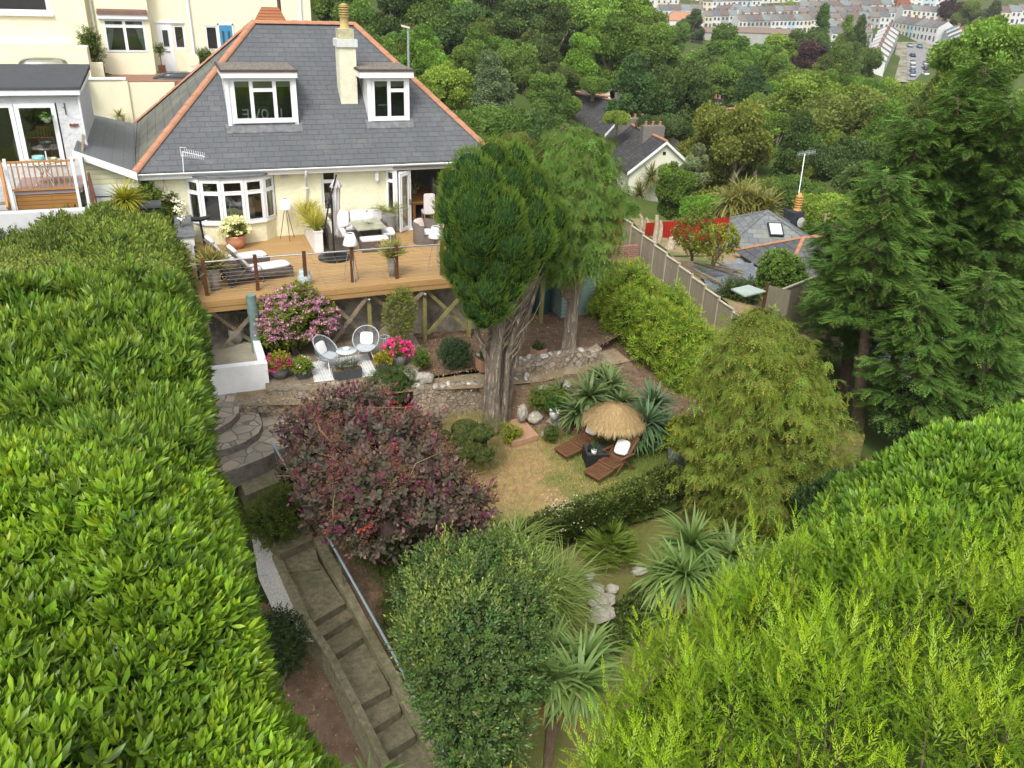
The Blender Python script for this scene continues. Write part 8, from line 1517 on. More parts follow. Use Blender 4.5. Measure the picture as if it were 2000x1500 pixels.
# ================================================================ MIDDLE DISTANCE
fn = thing('fence', 'long silvery close boarded fence stepping down the slope beside the bamboo', 'fence', (17, -2, -4))
tops = [(1213, 422), (1238, 431, 444), (1262, 453, 464), (1285, 474, 487), (1309, 495, 504), (1330, 513, 525), (1356, 536, 547), (1381, 558, 571), (1404, 583, 594), (1432, 608, 0)]
F0, F1 = PZ(1213, 422, -.6), PZ(1432, 608, -2.3); nP = 9; dr = (F1-F0)/nP; drh = Vector((dr.x, dr.y, 0)); hp_ = []
far = F0-drh*3
for k in range(-3, nP+4):
 a = F0+drh*k; b_ = a+drh; zt = F0.z-.03-(F0.z-F1.z)/nP*k if k >= -3 else 0; sl_ = -.10
 nrm_ = Vector((drh.y, -drh.x, 0)).normalized()*.03; b = MB()
 b.hexa([Vector((a.x, a.y, zt-2.2)), Vector((b_.x, b_.y, zt-2.2)), Vector((b_.x, b_.y, zt-2.2))+nrm_, Vector((a.x, a.y, zt-2.2))+nrm_, Vector((a.x, a.y, zt)), Vector((b_.x, b_.y, zt+sl_)), Vector((b_.x, b_.y, zt+sl_))+nrm_, Vector((a.x, a.y, zt))+nrm_]); b.build('fence_panel', M['fencewood'], fn)
 b = MB(); b.bar(Vector((a.x, a.y, zt+.02))+nrm_*.5, Vector((b_.x, b_.y, zt+sl_+.02))+nrm_*.5, .09, .035); b.bar(Vector((b_.x, b_.y, zt-2.1)), Vector((b_.x, b_.y, zt+sl_+.06)), .07); b.build('capping_rail', mat('pale_fence_cap', (.42, .38, .29), .9) if 'pale_fence_cap' not in bpy.data.materials else bpy.data.materials['pale_fence_cap'], fn)
# rough plot
plot = [[(1230, 425, -6.0), (1420, 440, -7.0), (1560, 470, -7.2)], [(1290, 500, -4.6), (1430, 520, -5.6), (1600, 540, -6.2)], [(1420, 590, -3.9), (1470, 600, -4.2), (1620, 600, -5.0)], [(1500, 700, -4.6), (1560, 700, -5), (1680, 690, -5.8)]]
m_, t_, p_ = new_mat('dry_scrub'); L_ = t_.links.new; tc_n = N(t_, 'ShaderNodeTexCoord'); n1 = N(t_, 'ShaderNodeTexNoise', Scale=.45, Detail=4.); n2 = N(t_, 'ShaderNodeTexNoise', Scale=6., Detail=8., Roughness=.75)
L_(tc_n.outputs['Object'], n1.inputs[0]); L_(tc_n.outputs['Object'], n2.inputs[0]); o_ = mixrgb(t_, mixrgb(t_, (.36, .27, .14, 1), (.22, .15, .09, 1), ramp(t_, n2.outputs[0], .4, .65)), mixrgb(t_, (.10, .14, .02, 1), (.17, .19, .04, 1), n2.outputs[0]), ramp(t_, n1.outputs[0], .48, .58)); L_(o_, p_.inputs['Base Color']); p_.inputs['Roughness'].default_value = .95
patch('rough_ground', plot, m_, 8, .06, kind='structure')
def flatsheet(name, lab, pxs, m, cat, th=.03):
 ps = [PZ(*q) for q in pxs]; b = MB(); rows = []; rnd = random.Random(2)
 for i in range(9):
  u = i/8; rows.append([ps[0].lerp(ps[3], u).lerp(ps[1].lerp(ps[2], u), v/8)+Vector((0, 0, rnd.uniform(0, th))) for v in range(9)])
 b.grid(rows, False, False); return tag(b.build(name, m, None), lab, cat)
flatsheet('tarpaulin', 'crumpled blue-grey tarpaulin spread over the rough plot', ((1340, 530, -4.75), (1470, 518, -5.5), (1480, 555, -4.9), (1410, 585, -4.0)), mat('blue_grey_tarp', (.15, .17, .19), .5, .4, .25, 3, bump=.08, bscale=3), 'tarpaulin', .28)
flatsheet('weed_membrane', 'grey weed membrane at the back of the rough plot', ((1410, 515, -5.6), (1470, 505, -6.1), (1490, 530, -5.8), (1440, 540, -5.2)), mat('grey_membrane', (.24, .25, .26), .8, .1, .3, 3), 'membrane', .2)
for i, (a, b_, c) in enumerate((((1315, 508, -4.4), (1385, 508, -5.2), .5), ((1355, 520, -4.7), (1440, 548, -4.7), .4), ((1365, 522, -4.7), (1455, 540, -4.9), .3), ((1385, 512, -5.1), (1450, 545, -4.9), .3), ((1345, 530, -4.4), (1410, 565, -4.2), .3))):
 b = MB(); b.bar(PZ(*a)+Vector((0, 0, .2)), PZ(*b_)+Vector((0, 0, .25)), .14, .08); tag(b.build('timber_plank', M['oldtimber'], None), 'loose pale timber plank lying across the rough plot beside the tarpaulin', 'plank', 'loose planks on the rough plot')
for i, (x0, y0, x1, y1, r, l) in enumerate(((1268, 505, 1283, 420, .16, 'tall curved bare pale tree stump against the red screen'), (1282, 478, 1290, 430, .13, 'short pale stump left of the tall curved one'), (1262, 455, 1262, 425, .10, 'small pale post stump behind the top of the fence'), (1301, 492, 1311, 462, .26, 'squat broken pale stump in front of the red screen'), (1250, 450, 1250, 418, .12, 'pale stump nearest the far end of the fence'))):
 p = PZ(x0, y0, -5.2); q = PY(x1, y1, p.y+.3); b = MB(); b.path([p-Vector((0, 0, .5)), p.lerp(q, .4)+Vector((.15, 0, 0)), p.lerp(q, .75)+Vector((.12, 0, 0)), q], [r*1.3, r, r*.8, r*.55], 8); tag(b.build('tree_stump', mat('bleached_wood', (.42, .35, .26), .95, .1, .3, 6, bump=.03) if 'bleached_wood' not in bpy.data.materials else bpy.data.materials['bleached_wood'], None), l, 'tree stump')
rsn = thing('red_screen', 'dark red corrugated metal screen at the back of the rough plot', 'screen', (30, 14, -7)); p, q = PD(1258, 468, 50), PD(1420, 462, 52); n = 70; b = MB()
zt1, zt2 = PD(1258, 424, 50).z, PD(1420, 425, 52).z; dv = (q-p); nv = Vector((dv.y, -dv.x, 0)).normalized()*.07
b.grid([[Vector(((p+dv*k/n).x, (p+dv*k/n).y, z))+nv*(k % 2) for k in range(n+1)] for z in (-9.0, zt1+(zt2-zt1)*.5)], False, False); b.build('sheet', M['redmetal'], rsn)
# slate pyramid outbuilding
def hiproof(name, lab, cx, cy, z0, w_, d_, h, rz, m, ridge=0., wallm=None, wh=2.2, cat='building', ridgem=None, over=.3):
 t = thing(name, lab, cat, (cx, cy, z0-wh), rz, None, local=True); a, b2 = w_/2, d_/2; r = ridge/2; b = MB(); A_ = (-a, -b2, wh); B2 = (a, -b2, wh); C2 = (a, b2, wh); D2 = (-a, b2, wh); R0_, R1_ = (-r, 0, wh+h), (r, 0, wh+h)
 if ridge > 0: b.face([A_, B2, R1_, R0_]); b.face([C2, D2, R0_, R1_]); b.face([B2, C2, R1_]); b.face([D2, A_, R0_])
 else:
  for u_, v_ in ((A_, B2), (B2, C2), (C2, D2), (D2, A_)): b.face([u_, v_, R0_])
 ro = b.build('roof', m, t); MB().box(-a+over, -b2+over, 0, a-over, b2-over, wh-.05).build('wall', wallm or M['oldwall'], t)
 b = MB()
 for u_, v_ in ((A_, R0_), (B2, R1_), (C2, R1_), (D2, R0_)): ridge_run(b, u_, v_, .5, .1)
 if ridge > 0: ridge_run(b, R0_, R1_, .5, .1)
 b.build('ridge_tiles', ridgem or M['lead'], ro); return t
sold = mat('blue_slate_diamond', (.19, .21, .22), .7, .3, .2, 2, pattern=('brick', .6, .4, .02, (.14, .15, .155), (.09, .1, .1)), bump=.01, stain=((.24, .25, .18), .7, .5, .7))
c = PD(1503, 462, 53); ob = hiproof('outbuilding', 'square outbuilding with a pyramid slate roof and a skylight beyond the rough plot', c.x+.3, c.y+1, c.z-.4, 6.6, 6.0, 1.75, rad(-22), sold, 0., M['fencewood'])
b = MB(); Ms = TR((0.25, -1.5, 2.2+.95), 0, rad(30)); b.box(-.45, -.55, 0, .45, .55, .1, Ms); sk = b.build('skylight', M['blackmetal'], ob); b = MB(); b.box(-.36, -.46, .105, .36, .46, .12, Ms); b.build('pane', mat('sky_painted_pane', (.55, .58, .6), .15, .6), sk)  # pale pane colour stands in for the reflected sky
bc = thing('chimney_stack', 'black painted chimney with a tall orange slotted clay pot behind the pyramid roof', 'chimney', PD(1550, 450, 56)); c = PD(1548, 440, 56); MB().box(c.x-.5, c.y-.5, c.z-2.5, c.x+.5, c.y+.5, PD(1548, 408, 56).z).build('stack', mat('black_brick', (.04, .045, .055), .8, .2, .3, 4, bump=.02), bc)
zt = PD(1548, 407, 56).z; b = MB(); b.lathe((c.x+.15, c.y, 0), [(.28, zt), (.22, zt+.15)]+[(r_, zt+.2+k*.16+o2) for k in range(5) for r_, o2 in ((.20, 0), (.25, .02), (.25, .09), (.17, .11))]+[(.1, zt+1.1), (0, zt+1.15)], 12); b.build('chimney_pot', mat('orange_clay', (.50, .27, .09), .8), bc)
ma = thing('tv_mast', 'tall thin television mast with a wide comb aerial above the black chimney', 'aerial', PD(1556, 400, 56)); a, b_ = PD(1556, 405, 56), PD(1572, 300, 56); MB().path([a, b_], .035, 6).build('mast', M['steel'], ma); b = MB(); q0, q1 = b_+Vector((-.55, 0, -.02)), b_+Vector((.75, -.1, .12)); b.path([q0, q1], .02, 4)
for k in range(13): c = q0.lerp(q1, k/12); b.bar(c-Vector((.05, .12, .12)), c+Vector((.05, .12, .12)), .018)
b.build('antenna', M['steel'], ma)
ds = MB(); c = PD(1566, 435, 55); ds.lathe(c, [(0, .06), (.2, .03), (.34, -.04)], 16, Matrix.Rotation(rad(80), 4, 'X')); tag(ds.build('satellite_dish', M['stoneware'], None), 'round grey satellite dish right of the black chimney', 'dish')
tgp = thing('telegraph_pole', 'short weathered telegraph post left of the orange ridged roof', 'pole', PD(1605, 458, 50)); a, b_ = PD(1605, 462, 50), PD(1614, 416, 50); MB().path([a-Vector((0, 0, 1)), b_], [.10, .07], 7).build('pole', M['oldtimber'], tgp); b = MB(); b.bar(b_+Vector((-.3, 0, -.1)), b_+Vector((.3, 0, -.05)), .07); b.build('cross_arm', M['oldtimber'], tgp)
c = PD(1630, 500, 44); rorr = hiproof('bungalow', 'low building with an old slate roof edged in orange ridge tiles behind the conifers', c.x+1.6, c.y+2.2, c.z-1.2, 8.5, 5.6, 1.5, rad(-8), mat('patched_slate', (.12, .12, .125), .7, .3, .3, 2, pattern=('brick', .55, .4, .02, (.08, .085, .09), (.04, .04, .04)), stain=((.30, .26, .22), 1.6, .6, .75)), 3.5, M['fencewood'], 2.4, 'building', M['terracotta'])
c = PD(1760, 500, 48); hiproof('bungalow', 'grey roofed low building glimpsed between the right hand conifer trunks', c.x+2, c.y+3, c.z-1.5, 12, 7, 2.2, rad(-12), M['slate_dark'], 6, M['whitewall'], 2.6, 'building', M['terracotta'])
pal = MB()
for k in range(5): Mp = TR(PZ(1490+k*9, 508+k*3, -6.0)+Vector((0, 0, .3)), rad(20-9*k), rad(38), 0); [pal.box(-.5+.2*j, -.7, 0, -.36+.2*j, .7, .03, Mp) for j in range(5)]
tag(pal.build('timber_pallets', M['oldtimber'], None), 'heap of weathered slatted timber panels leaning below the pyramid roof', 'timber')
f2 = thing('fence', 'pale close boarded fence running right from the rough plot towards the conifers', 'fence', (24, -2, -5)); a, b_ = PD(1503, 575, 33), PD(1625, 528, 34); zb = [PD(1503, 620, 33).z-1, PD(1640, 590, 34).z-1.2]
b = MB(); nn_ = Vector(((b_-a).y, -(b_-a).x, 0)).normalized()*.04; b.hexa([Vector((a.x, a.y, zb[0])), Vector((b_.x, b_.y, zb[1])), Vector((b_.x, b_.y, zb[1]))-nn_, Vector((a.x, a.y, zb[0]))-nn_, a, b_, b_-nn_, a-nn_]); b.build('fence_panel', M['fencewood'], f2); MB().bar(a, b_, .1, .05).build('capping_rail', bpy.data.materials['pale_fence_cap'], f2)
f3 = thing('fence', 'short brown fence panel with posts beside the propped green sheet', 'fence', (22, -4, -5)); a, b_ = PD(1500, 557, 32), PD(1545, 568, 31); MB().hexa([Vector((a.x, a.y, a.z-1.6)), Vector((b_.x, b_.y, b_.z-1.6)), Vector((b_.x, b_.y+.04, b_.z-1.6)), Vector((a.x, a.y+.04, a.z-1.6)), a, b_, b_+Vector((0, .04, 0)), a+Vector((0, .04, 0))]).build('fence_panel', M['fencewood'], f3); MB().bar(a+Vector((-.1, 0, -1.8)), a+Vector((0, 0, .1)), .09).build('post', M['brownpost'], f3)
f4 = thing('fence', 'mossy leaning board fence glimpsed right of the golden drooping conifer', 'fence', PZ(1660, 900, -4.6)); a, b_ = PY(1632, 832, -12.2), PY(1690, 850, -12.6); MB().hexa([a-Vector((0, 0, 2.3)), b_-Vector((0, 0, 2.3)), b_+Vector((0, .05, -2.3)), a+Vector((0, .05, -2.3)), a, b_, b_+Vector((0, .05, 0)), a+Vector((0, .05, 0))]).build('fence_panel', mat('mossy_boards', (.17, .15, .055), .9, .1, .2, 2, pattern=('plank', .15, .006, (.13, .13, .04))), f4); a, b_ = PY(1686, 892, -12.8), PY(1720, 895, -12.9); MB().hexa([a-Vector((0, 0, 1.6)), b_-Vector((0, 0, 1.6)), b_+Vector((0, .05, -1.6)), a+Vector((0, .05, -1.6)), a, b_, b_+Vector((0, .05, 0)), a+Vector((0, .05, 0))]).build('fence_panel', M['brownpost'], f4)
gsht = MB(); q4 = [PD(1428, 564, 32.5), PD(1455, 578, 31.8), PD(1496, 568, 32), PD(1462, 556, 33)]; gsht.hexa([v-Vector((0, 0, .05)) for v in q4]+q4); tag(gsht.build('green_sheet', mat('pale_green_glass', (.34, .42, .37), .2, .5), None), 'pale green rounded sheet propped flat above the bramble by the fence', 'sheet')
# white gabled cottage and slate cottages
def gable_house(name, lab, base, w_, L_, eh, rh, rz, wallm, roofm, chim=(), windows=(), barge=True, cat='house'):
 """gable front on local -y, ridge along y"""
 t = thing(name, lab, cat, base, rz, None, local=True); a = w_/2; b = MB(); b.face([(-a, 0, -3), (a, 0, -3), (a, 0, eh), (0, 0, eh+rh), (-a, 0, eh)]); b.face([(a, L_, -3), (-a, L_, -3), (-a, L_, eh), (0, L_, eh+rh), (a, L_, eh)]); b.face([(-a, L_, -3), (-a, 0, -3), (-a, 0, eh), (-a, L_, eh)]); b.face([(a, 0, -3), (a, L_, -3), (a, L_, eh), (a, 0, eh)]); b.build('wall', wallm, t)
 b = MB(); o = .35; s = rh/a
 for sg in (-1, 1): b.hexa([(sg*(a+o), -.3, eh-o*s), (0, -.3, eh+rh), (0, L_+.2, eh+rh), (sg*(a+o), L_+.2, eh-o*s), (sg*(a+o), -.3, eh-o*s+.12), (0, -.3, eh+rh+.12), (0, L_+.2, eh+rh+.12), (sg*(a+o), L_+.2, eh-o*s+.12)])
 ro = b.build('roof', roofm, t); b = MB(); ridge_run(b, (0, -.3, eh+rh+.1), (0, L_+.2, eh+rh+.1), .6, .15); b.build('ridge_tiles', M['terracotta'], ro)
 if barge:
  b = MB()
  for sg in (-1, 1): b.hexa([(sg*(a+o), -.38, eh-o*s-.18), (0, -.38, eh+rh-.18), (0, -.31, eh+rh-.18), (sg*(a+o), -.31, eh-o*s-.18), (sg*(a+o), -.38, eh-o*s+.1), (0, -.38, eh+rh+.1), (0, -.31, eh+rh+.1), (sg*(a+o), -.31, eh-o*s+.1)])
  b.build('bargeboard', M['white'], ro)
 for x, y, w2, h2, n_ in chim:
  zt = eh+rh*(1-abs(x)/a)+h2; b = MB(); b.box(x-w2/2, y-.45, eh, x+w2/2, y+.45, zt); co = b.build('chimney', M['slate_dark'] if w2 < 1.5 else mat('grey_chimney_render', (.17, .16, .145), .9) if 'grey_chimney_render' not in bpy.data.materials else bpy.data.materials['grey_chimney_render'], ro)
  for k in range(n_): xx = x-w2/2+w2*(k+.5)/n_; MB().lathe((xx, y, 0), [(.16, zt), (.13, zt+.35), (.16, zt+.4), (0, zt+.4)], 8).build('chimney_pot', M['terracotta'], co)
 for x, z, w2, h2 in windows: b = MB(); b.box(x, -.05, z, x+w2, -.003, z+h2); b.build('window', M['blackmetal'], t)
 return t
c = PD(1276, 395, 82); wd = 110*82*.93/FPX
gable_house('cottage', 'cream gable ended cottage with white bargeboards and a dark slate roof in the valley', (c.x+.6, c.y, c.z), 6.6, 11, PD(1276, 325, 82).z-c.z, 2.6, rad(-8), mat('pale_cream_wall', (.72, .72, .58), .9, .1, .06, .5, stain=((.60, .60, .48), .3, .5, .8)), M['slate_dark'], ((0, 3.5, 2.2, .9, 3), (0, 9.5, 3.2, .7, 4)), ((-.15, PD(1276, 292, 82).z-c.z-.1, .3, .3),))
for i, (px, py, d, w_, L_, eh, rh, rz, ch_, l) in enumerate(((1225, 288, 98, 8, 14, 2.6, 2.8, 20, ((0, 1.0, 2.6, 1.2, 6),), 'dark slate roofed cottage just behind the cream gabled one'), (1180, 262, 110, 8, 13, 2.6, 2.6, 25, ((0, 3, 2.4, 1.2, 4),), 'dark slate roofed cottage with a white gable edge further left'), (1320, 292, 98, 6, 9, 2.4, 2.2, -75, ((-1, 1.5, 1.0, 1.4, 1), (0, 6, 1.2, 1.4, 2)), 'slate roofed cottage with two chimneys right behind the cream gable'))):
 c = PD(px, py, d); gable_house('cottage', l, (c.x, c.y, c.z-.6), w_, L_, eh, rh, rad(rz), M['cream2'] if i else M['oldwall'], M['slate_dark'], ch_)
c = PD(1125, 172, 120); hiproof('house', 'grey hipped slate roofed house low in the wood with a small white window', c.x, c.y, c.z+.4, 10, 8, 2.6, rad(-25), mat('grey_slate_far', (.20, .215, .235), .7), 4., M['cream2'], 3.5, 'house')
for i, (px, py, l) in enumerate(((1093, 180, 'left pale clay chimney pot poking from the trees'), (1111, 178, 'right pale clay chimney pot poking from the trees'))):
 c = PD(px, py, 100); b = MB(); b.lathe(c, [(.35, -3), (.35, -.2), (.5, -.1), (.4, 0), (.33, .9), (.42, 1.0), (0, 1.0)], 10); tag(b.build('chimney_pot', mat('cream_clay_pot', (.55, .42, .24), .8), None), l, 'chimney pot')
c = PD(1050, 168, 110); b = MB(); b.box(c.x-2.4, c.y, c.z-3, c.x+2.4, c.y+.8, c.z-.3)
rc = thing('chimney_stack', 'long red brick chimney stack with orange pots rising from the trees', 'chimney', c); b.build('stack', M['brick'], rc)
for k in range(7): MB().lathe((c.x-2.1+.7*k, c.y+.4, 0), [(.2, c.z-.3), (.16, c.z+.2), (.2, c.z+.25), (0, c.z+.25)], 8).build('chimney_pot', M['terracotta'], rc)
wv_ = MB(); c = PD(1098, 278, 50); wv_.sq(c, (1.3, 1.0, .8), TR((0, 0, 0), .4, .3), .6); tag(wv_.build('wrapped_bundle', M['whitewall'], None), 'white shiny rounded bundle showing above the drooping cypress', 'bundle')
# pale vehicles in the street below the conifers
def car_proto():
 t = thing('parked_car', 'parked car', 'car', (0, 0, 0), 0, 'cars parked below the conifers', local=True); b = MB(); b.sq((0, 0, .62), (4.3, 1.8, .75), None, .4); b.build('body', M['white'], t); b = MB(); b.sq((-.15, 0, 1.1), (2.3, 1.6, .75), None, .55); b.build('cabin', bpy.data.materials['dark_glass'], t)
 for x in (-1.35, 1.35):
  for y in (-.82, .82): MB().lathe((x, y, .33), [(0, -.1), (.32, -.1), (.33, .1), (0, .1)], 12, Matrix.Rotation(rad(90), 4, 'X')).build('wheel', M['blackmetal'], t)
 return t
CARC = {'white': (.62, .63, .65), 'silver': (.36, .38, .40), 'blue': (.05, .12, .25), 'black': (.02, .02, .025), 'red': (.35, .03, .02), 'teal': (.12, .22, .24)}
def car(px, py, d, rz, colr, lab, group, first=[None]):
 m = bpy.data.materials.get('car_'+colr) or mat('car_'+colr, CARC[colr], .3, .5, .03)
 if first[0] is None: first[0] = car_proto(); t = first[0]; t['label'] = lab; t['group'] = group
 else: t = dup(first[0], label=lab, group=group)
 c = PD(px, py, d); t.location = (c.x, c.y, c.z-.5); t.rotation_euler = (0, 0, rz)
 for ch_ in t.children:
  if ch_.name.startswith('body'):
   ch_.data = ch_.data.copy() if ch_.data.users > 1 else ch_.data; ch_.data.materials[0] = m
 return t
for i, (x, y, cl_, l) in enumerate(((1680, 622, 'white', 'white car glimpsed between the conifer trunks at the left'), (1900, 690, 'white', 'white car glimpsed low between the right hand trunks'), (1990, 640, 'silver', 'silver car glimpsed at the right edge behind the conifers'), (1790, 640, 'white', 'white car glimpsed behind the middle conifer'), (1850, 560, 'teal', 'teal car glimpsed behind the tallest conifer'), (1960, 700, 'blue', 'blue car glimpsed low at the right edge'))): car(x, y, 42, .5+.3*i, cl_, l, 'cars parked below the conifers')
cpk = [PD(1600, 560, 47), PD(2100, 520, 52), PD(2200, 760, 38), PD(1640, 720, 37)]; b = MB(); b.face([Vector((p.x, p.y, p.z-.55)) for p in cpk][::-1]); tag(b.build('car_park', mat('pale_tarmac', (.30, .30, .31), .9, .1, .2, 1), None), kind='structure')
# ================================================================ TREES IN THE MIDDLE DISTANCE
PROT = [[tree_proto(300+i, k) for i in range(3)] for k in ('round', 'tall', 'conifer', 'shrubby')]; rg = np.random.default_rng(77); used = set()
for i, (px, py, r, d, k, tint, lab) in enumerate(TREES):
 pr = PROT[k][i % 3]; p = PD(px, py, d); R = r*d*.93/FPX*1.25; cz = (1.25, 1.6, 1.5, .75)[k]; tv = tuple(c*(1+rg.uniform(-.12, .12))/.62*1.05 for c in tint)
 t = dup(pr, (p.x, p.y, p.z-R*cz), rg.uniform(0, 6.28), (R*rg.uniform(.85, 1.2), R*rg.uniform(.85, 1.2), R*rg.uniform(.92, 1.08)), lab, 'tree', None, tv); t.name = ('broadleaf_tree', 'broadleaf_tree', 'conifer_tree', 'large_shrub')[k]
wood = []
for i in range(190):      # filler trees packed between the named ones
 px = rg.uniform(590, 1990); py = rg.uniform(0, 330); d = float(np.interp(py+rg.uniform(-15, 15), [-20, 60, 150, 250, 340], [200 if px > 1280 else 150, 175 if px > 1280 else 130, 140 if px > 1280 else 100, 95, 70]))
 if px < 900 and py > 60+(px-600)*.7: continue
 if px > 1270 and py < 95+(px > 1560)*25: continue
 if 1690 < px < 1900 and py < 175: continue
 if 1080 < px < 1360 and py > 110 and d < 125: continue
 if px > 1200 and py > 290: continue
 if 1130 < px < 1350 and 190 < py: continue
 k = int(rg.choice([0, 0, 1, 3])); tint = [DK, MD, MD, BR, OL][rg.integers(5)]; R = rg.uniform(26, 50)*d/FPX*1.15; p = PD(px, py, d); z = min(p.z, hz(p.x, p.y)+2.2*R); pr = PROT[k][i % 3]
 reg = ('the hillside wood behind the bungalow' if px < 1000 else 'the wood above the slate cottages' if px < 1280 else 'the valley wood below the town'); tone = {DK: 'dark', MD: 'mid green', BR: 'bright green', OL: 'olive'}[tint]
 t = dup(pr, (p.x, p.y, z-R*(1.25, 1.6, 1.5, .75)[k]-R*.3), rg.uniform(0, 6.28), R, 'one of the '+tone+' trees packed into '+reg, 'tree', tone+' trees in '+reg, tuple(c/.62*rg.uniform(.85, 1.15) for c in tint)); t.name = 'woodland_tree'
for row in PROT:
 for t in row:
  for ch_ in list(t.children): bpy.data.objects.remove(ch_)
  bpy.data.objects.remove(t)
yucca('cordyline', 'clump of yellowish cordylines behind the red corrugated screen', [(PD(x, y, 57), 2.3) for x, y in ((1425, 395), (1450, 385), (1475, 395), (1500, 405), (1440, 410), (1490, 420), (1465, 415))], PD(1460, 430, 57)-Vector((0, 0, 2)), n=60, w=.12, seed=9, col=(.13, .16, .05), tip=(.30, .30, .09))
yucca('cordyline', 'two small cordylines against the cream gable wall', [(PD(1273, 345, 80), 2.2), (PD(1249, 378, 80), 2.0)], PD(1262, 400, 80)-Vector((0, 0, 2)), n=50, w=.14, seed=10, col=(.09, .12, .04), tip=(.22, .22, .07))
# ================================================================ TOWN
WC = {'w': (.60, .60, .59), 'b': (.42, .52, .58), 'c': (.60, .56, .44), 'g': (.36, .36, .33), 'r': (.34, .12, .08)}
ROOFM = [mat('town_slate_'+str(i), c, .8, .2, .25, .6) for i, c in enumerate(((.12, .125, .13), (.17, .155, .14), (.17, .20, .20), (.14, .11, .095)))]; WM = {k: mat('town_wall_'+k, v, .9, .1, .06, .5) for k, v in WC.items()}; DG = mat('town_window', (.07, .08, .09), .3, .5)
HP = {}
def town_house(w_, wc, ri, dp=8.0, eh=5.4, rh=2.3):
 key = (round(w_, 1), wc, ri)
 if key in HP: return HP[key], False
 t = thing('town_house', 'house', 'house', (0, 0, 0), 0, None, local=True); a = w_/2; b = MB(); b.box(-a, 0, -4, a, dp, eh)
 for s in (-a, a): b.face([(s, 0, eh), (s, dp, eh), (s, dp/2, eh+rh)])
 b.build('wall', WM[wc], t); b = MB(); o = .25; s = rh/(dp/2)
 b.face([(-a, -o, eh-o*s+.05), (a, -o, eh-o*s+.05), (a, dp/2, eh+rh+.05), (-a, dp/2, eh+rh+.05)]); b.face([(a, dp+o, eh-o*s+.05), (-a, dp+o, eh-o*s+.05), (-a, dp/2, eh+rh+.05), (a, dp/2, eh+rh+.05)]); ro = b.build('roof', ROOFM[ri], t)
 b = MB(); b.box(a-.75, dp/2-.6, eh+rh-.6, a-.02, dp/2+.6, eh+rh+1.0); b.build('chimney', M['brick'], ro)
 for x, z, ww, hh_ in ((-a*.5, 3.3, .9, 1.3), (a*.45, 3.3, .9, 1.3), (-a*.5, .5, 1.3, 1.5), (a*.5, 0.0, .8, 2.0)): MB().box(x-ww/2, -.05, z, x+ww/2, -.004, z+hh_).build('window' if z > 0 else 'front_door', DG, t)
 HP[key] = t; return t, True
ORD = ['first', 'second', 'third', 'fourth', 'fifth', 'sixth', 'seventh', 'eighth', 'ninth', 'tenth', 'eleventh', 'twelfth']; CN = {'w': 'white', 'b': 'pale blue', 'c': 'cream', 'g': 'grey', 'r': 'red brick'}
def put_row(P0, P1, n, cols, words, hs, side, tdir='from left', seed=0):
 v = P1-P0; L_ = v.xy.length; w_ = L_/n; an = math.atan2(v.y, v.x); f = Vector((v.y, -v.x, 0)).normalized()
 if f.dot(Vector(side)) < 0: an += math.pi
 for k in range(n):
  c = P0+v*(k+.5)/n; wc = cols[k % len(cols)]; h, new = town_house(w_, wc, (k*7+seed) % 4); lab = CN[wc]+' house '+ORD[k]+' '+tdir+' in '+words
  if new: t = h
  else: t = dup(h)
  t.location = c; t.rotation_euler = (0, 0, an); t.scale = (1.0, 1, hs); t['label'] = lab; t['group'] = 'houses in the '+words
for i, (x0, y0, x1, y1, n, d0, d1, hs, cols, words) in enumerate(ROWS): put_row(PD(x0, y0, d0), PD(x1, y1, d1), n, cols, words, hs, (-.4, -1, 0), seed=i)
for i, (x0, y0, x1, y1, n, d0, d1, cols, words) in enumerate(DEPTHROWS): put_row(PD(x0, y0, d0), PD(x1, y1, d1), n, cols, words, .95, (1, -.2, 0) if i == 0 else (-1, .2, 0), 'from near end', seed=i+2)
for (x, y, d, w_, dp_, h, rz, m, l, rm, rh_) in ((1330, 60, 350, 17, 9, 4.0, -22, 'w', 'white house with a red hipped roof below the pale terrace', M['terracotta'], 3.2), (1355, 80, 320, 13, 8, 3.4, -22, 'g', 'short block of flats with a flat looking brown roof', mat('brown_flat_roof', (.21, .15, .12), .9), 1.6), (1490, 84, 300, 27, 8, 3.4, -22, 'g', 'long block of flats with a shallow brown roof', bpy.data.materials['brown_flat_roof'], 1.5)):
 c = PD(x, y, d); hiproof('town_building', l, c.x, c.y, c.z+h, w_, dp_, rh_, rad(rz), rm, w_-dp_ if m == 'w' else w_*.94, WM[m], h+3, 'building')
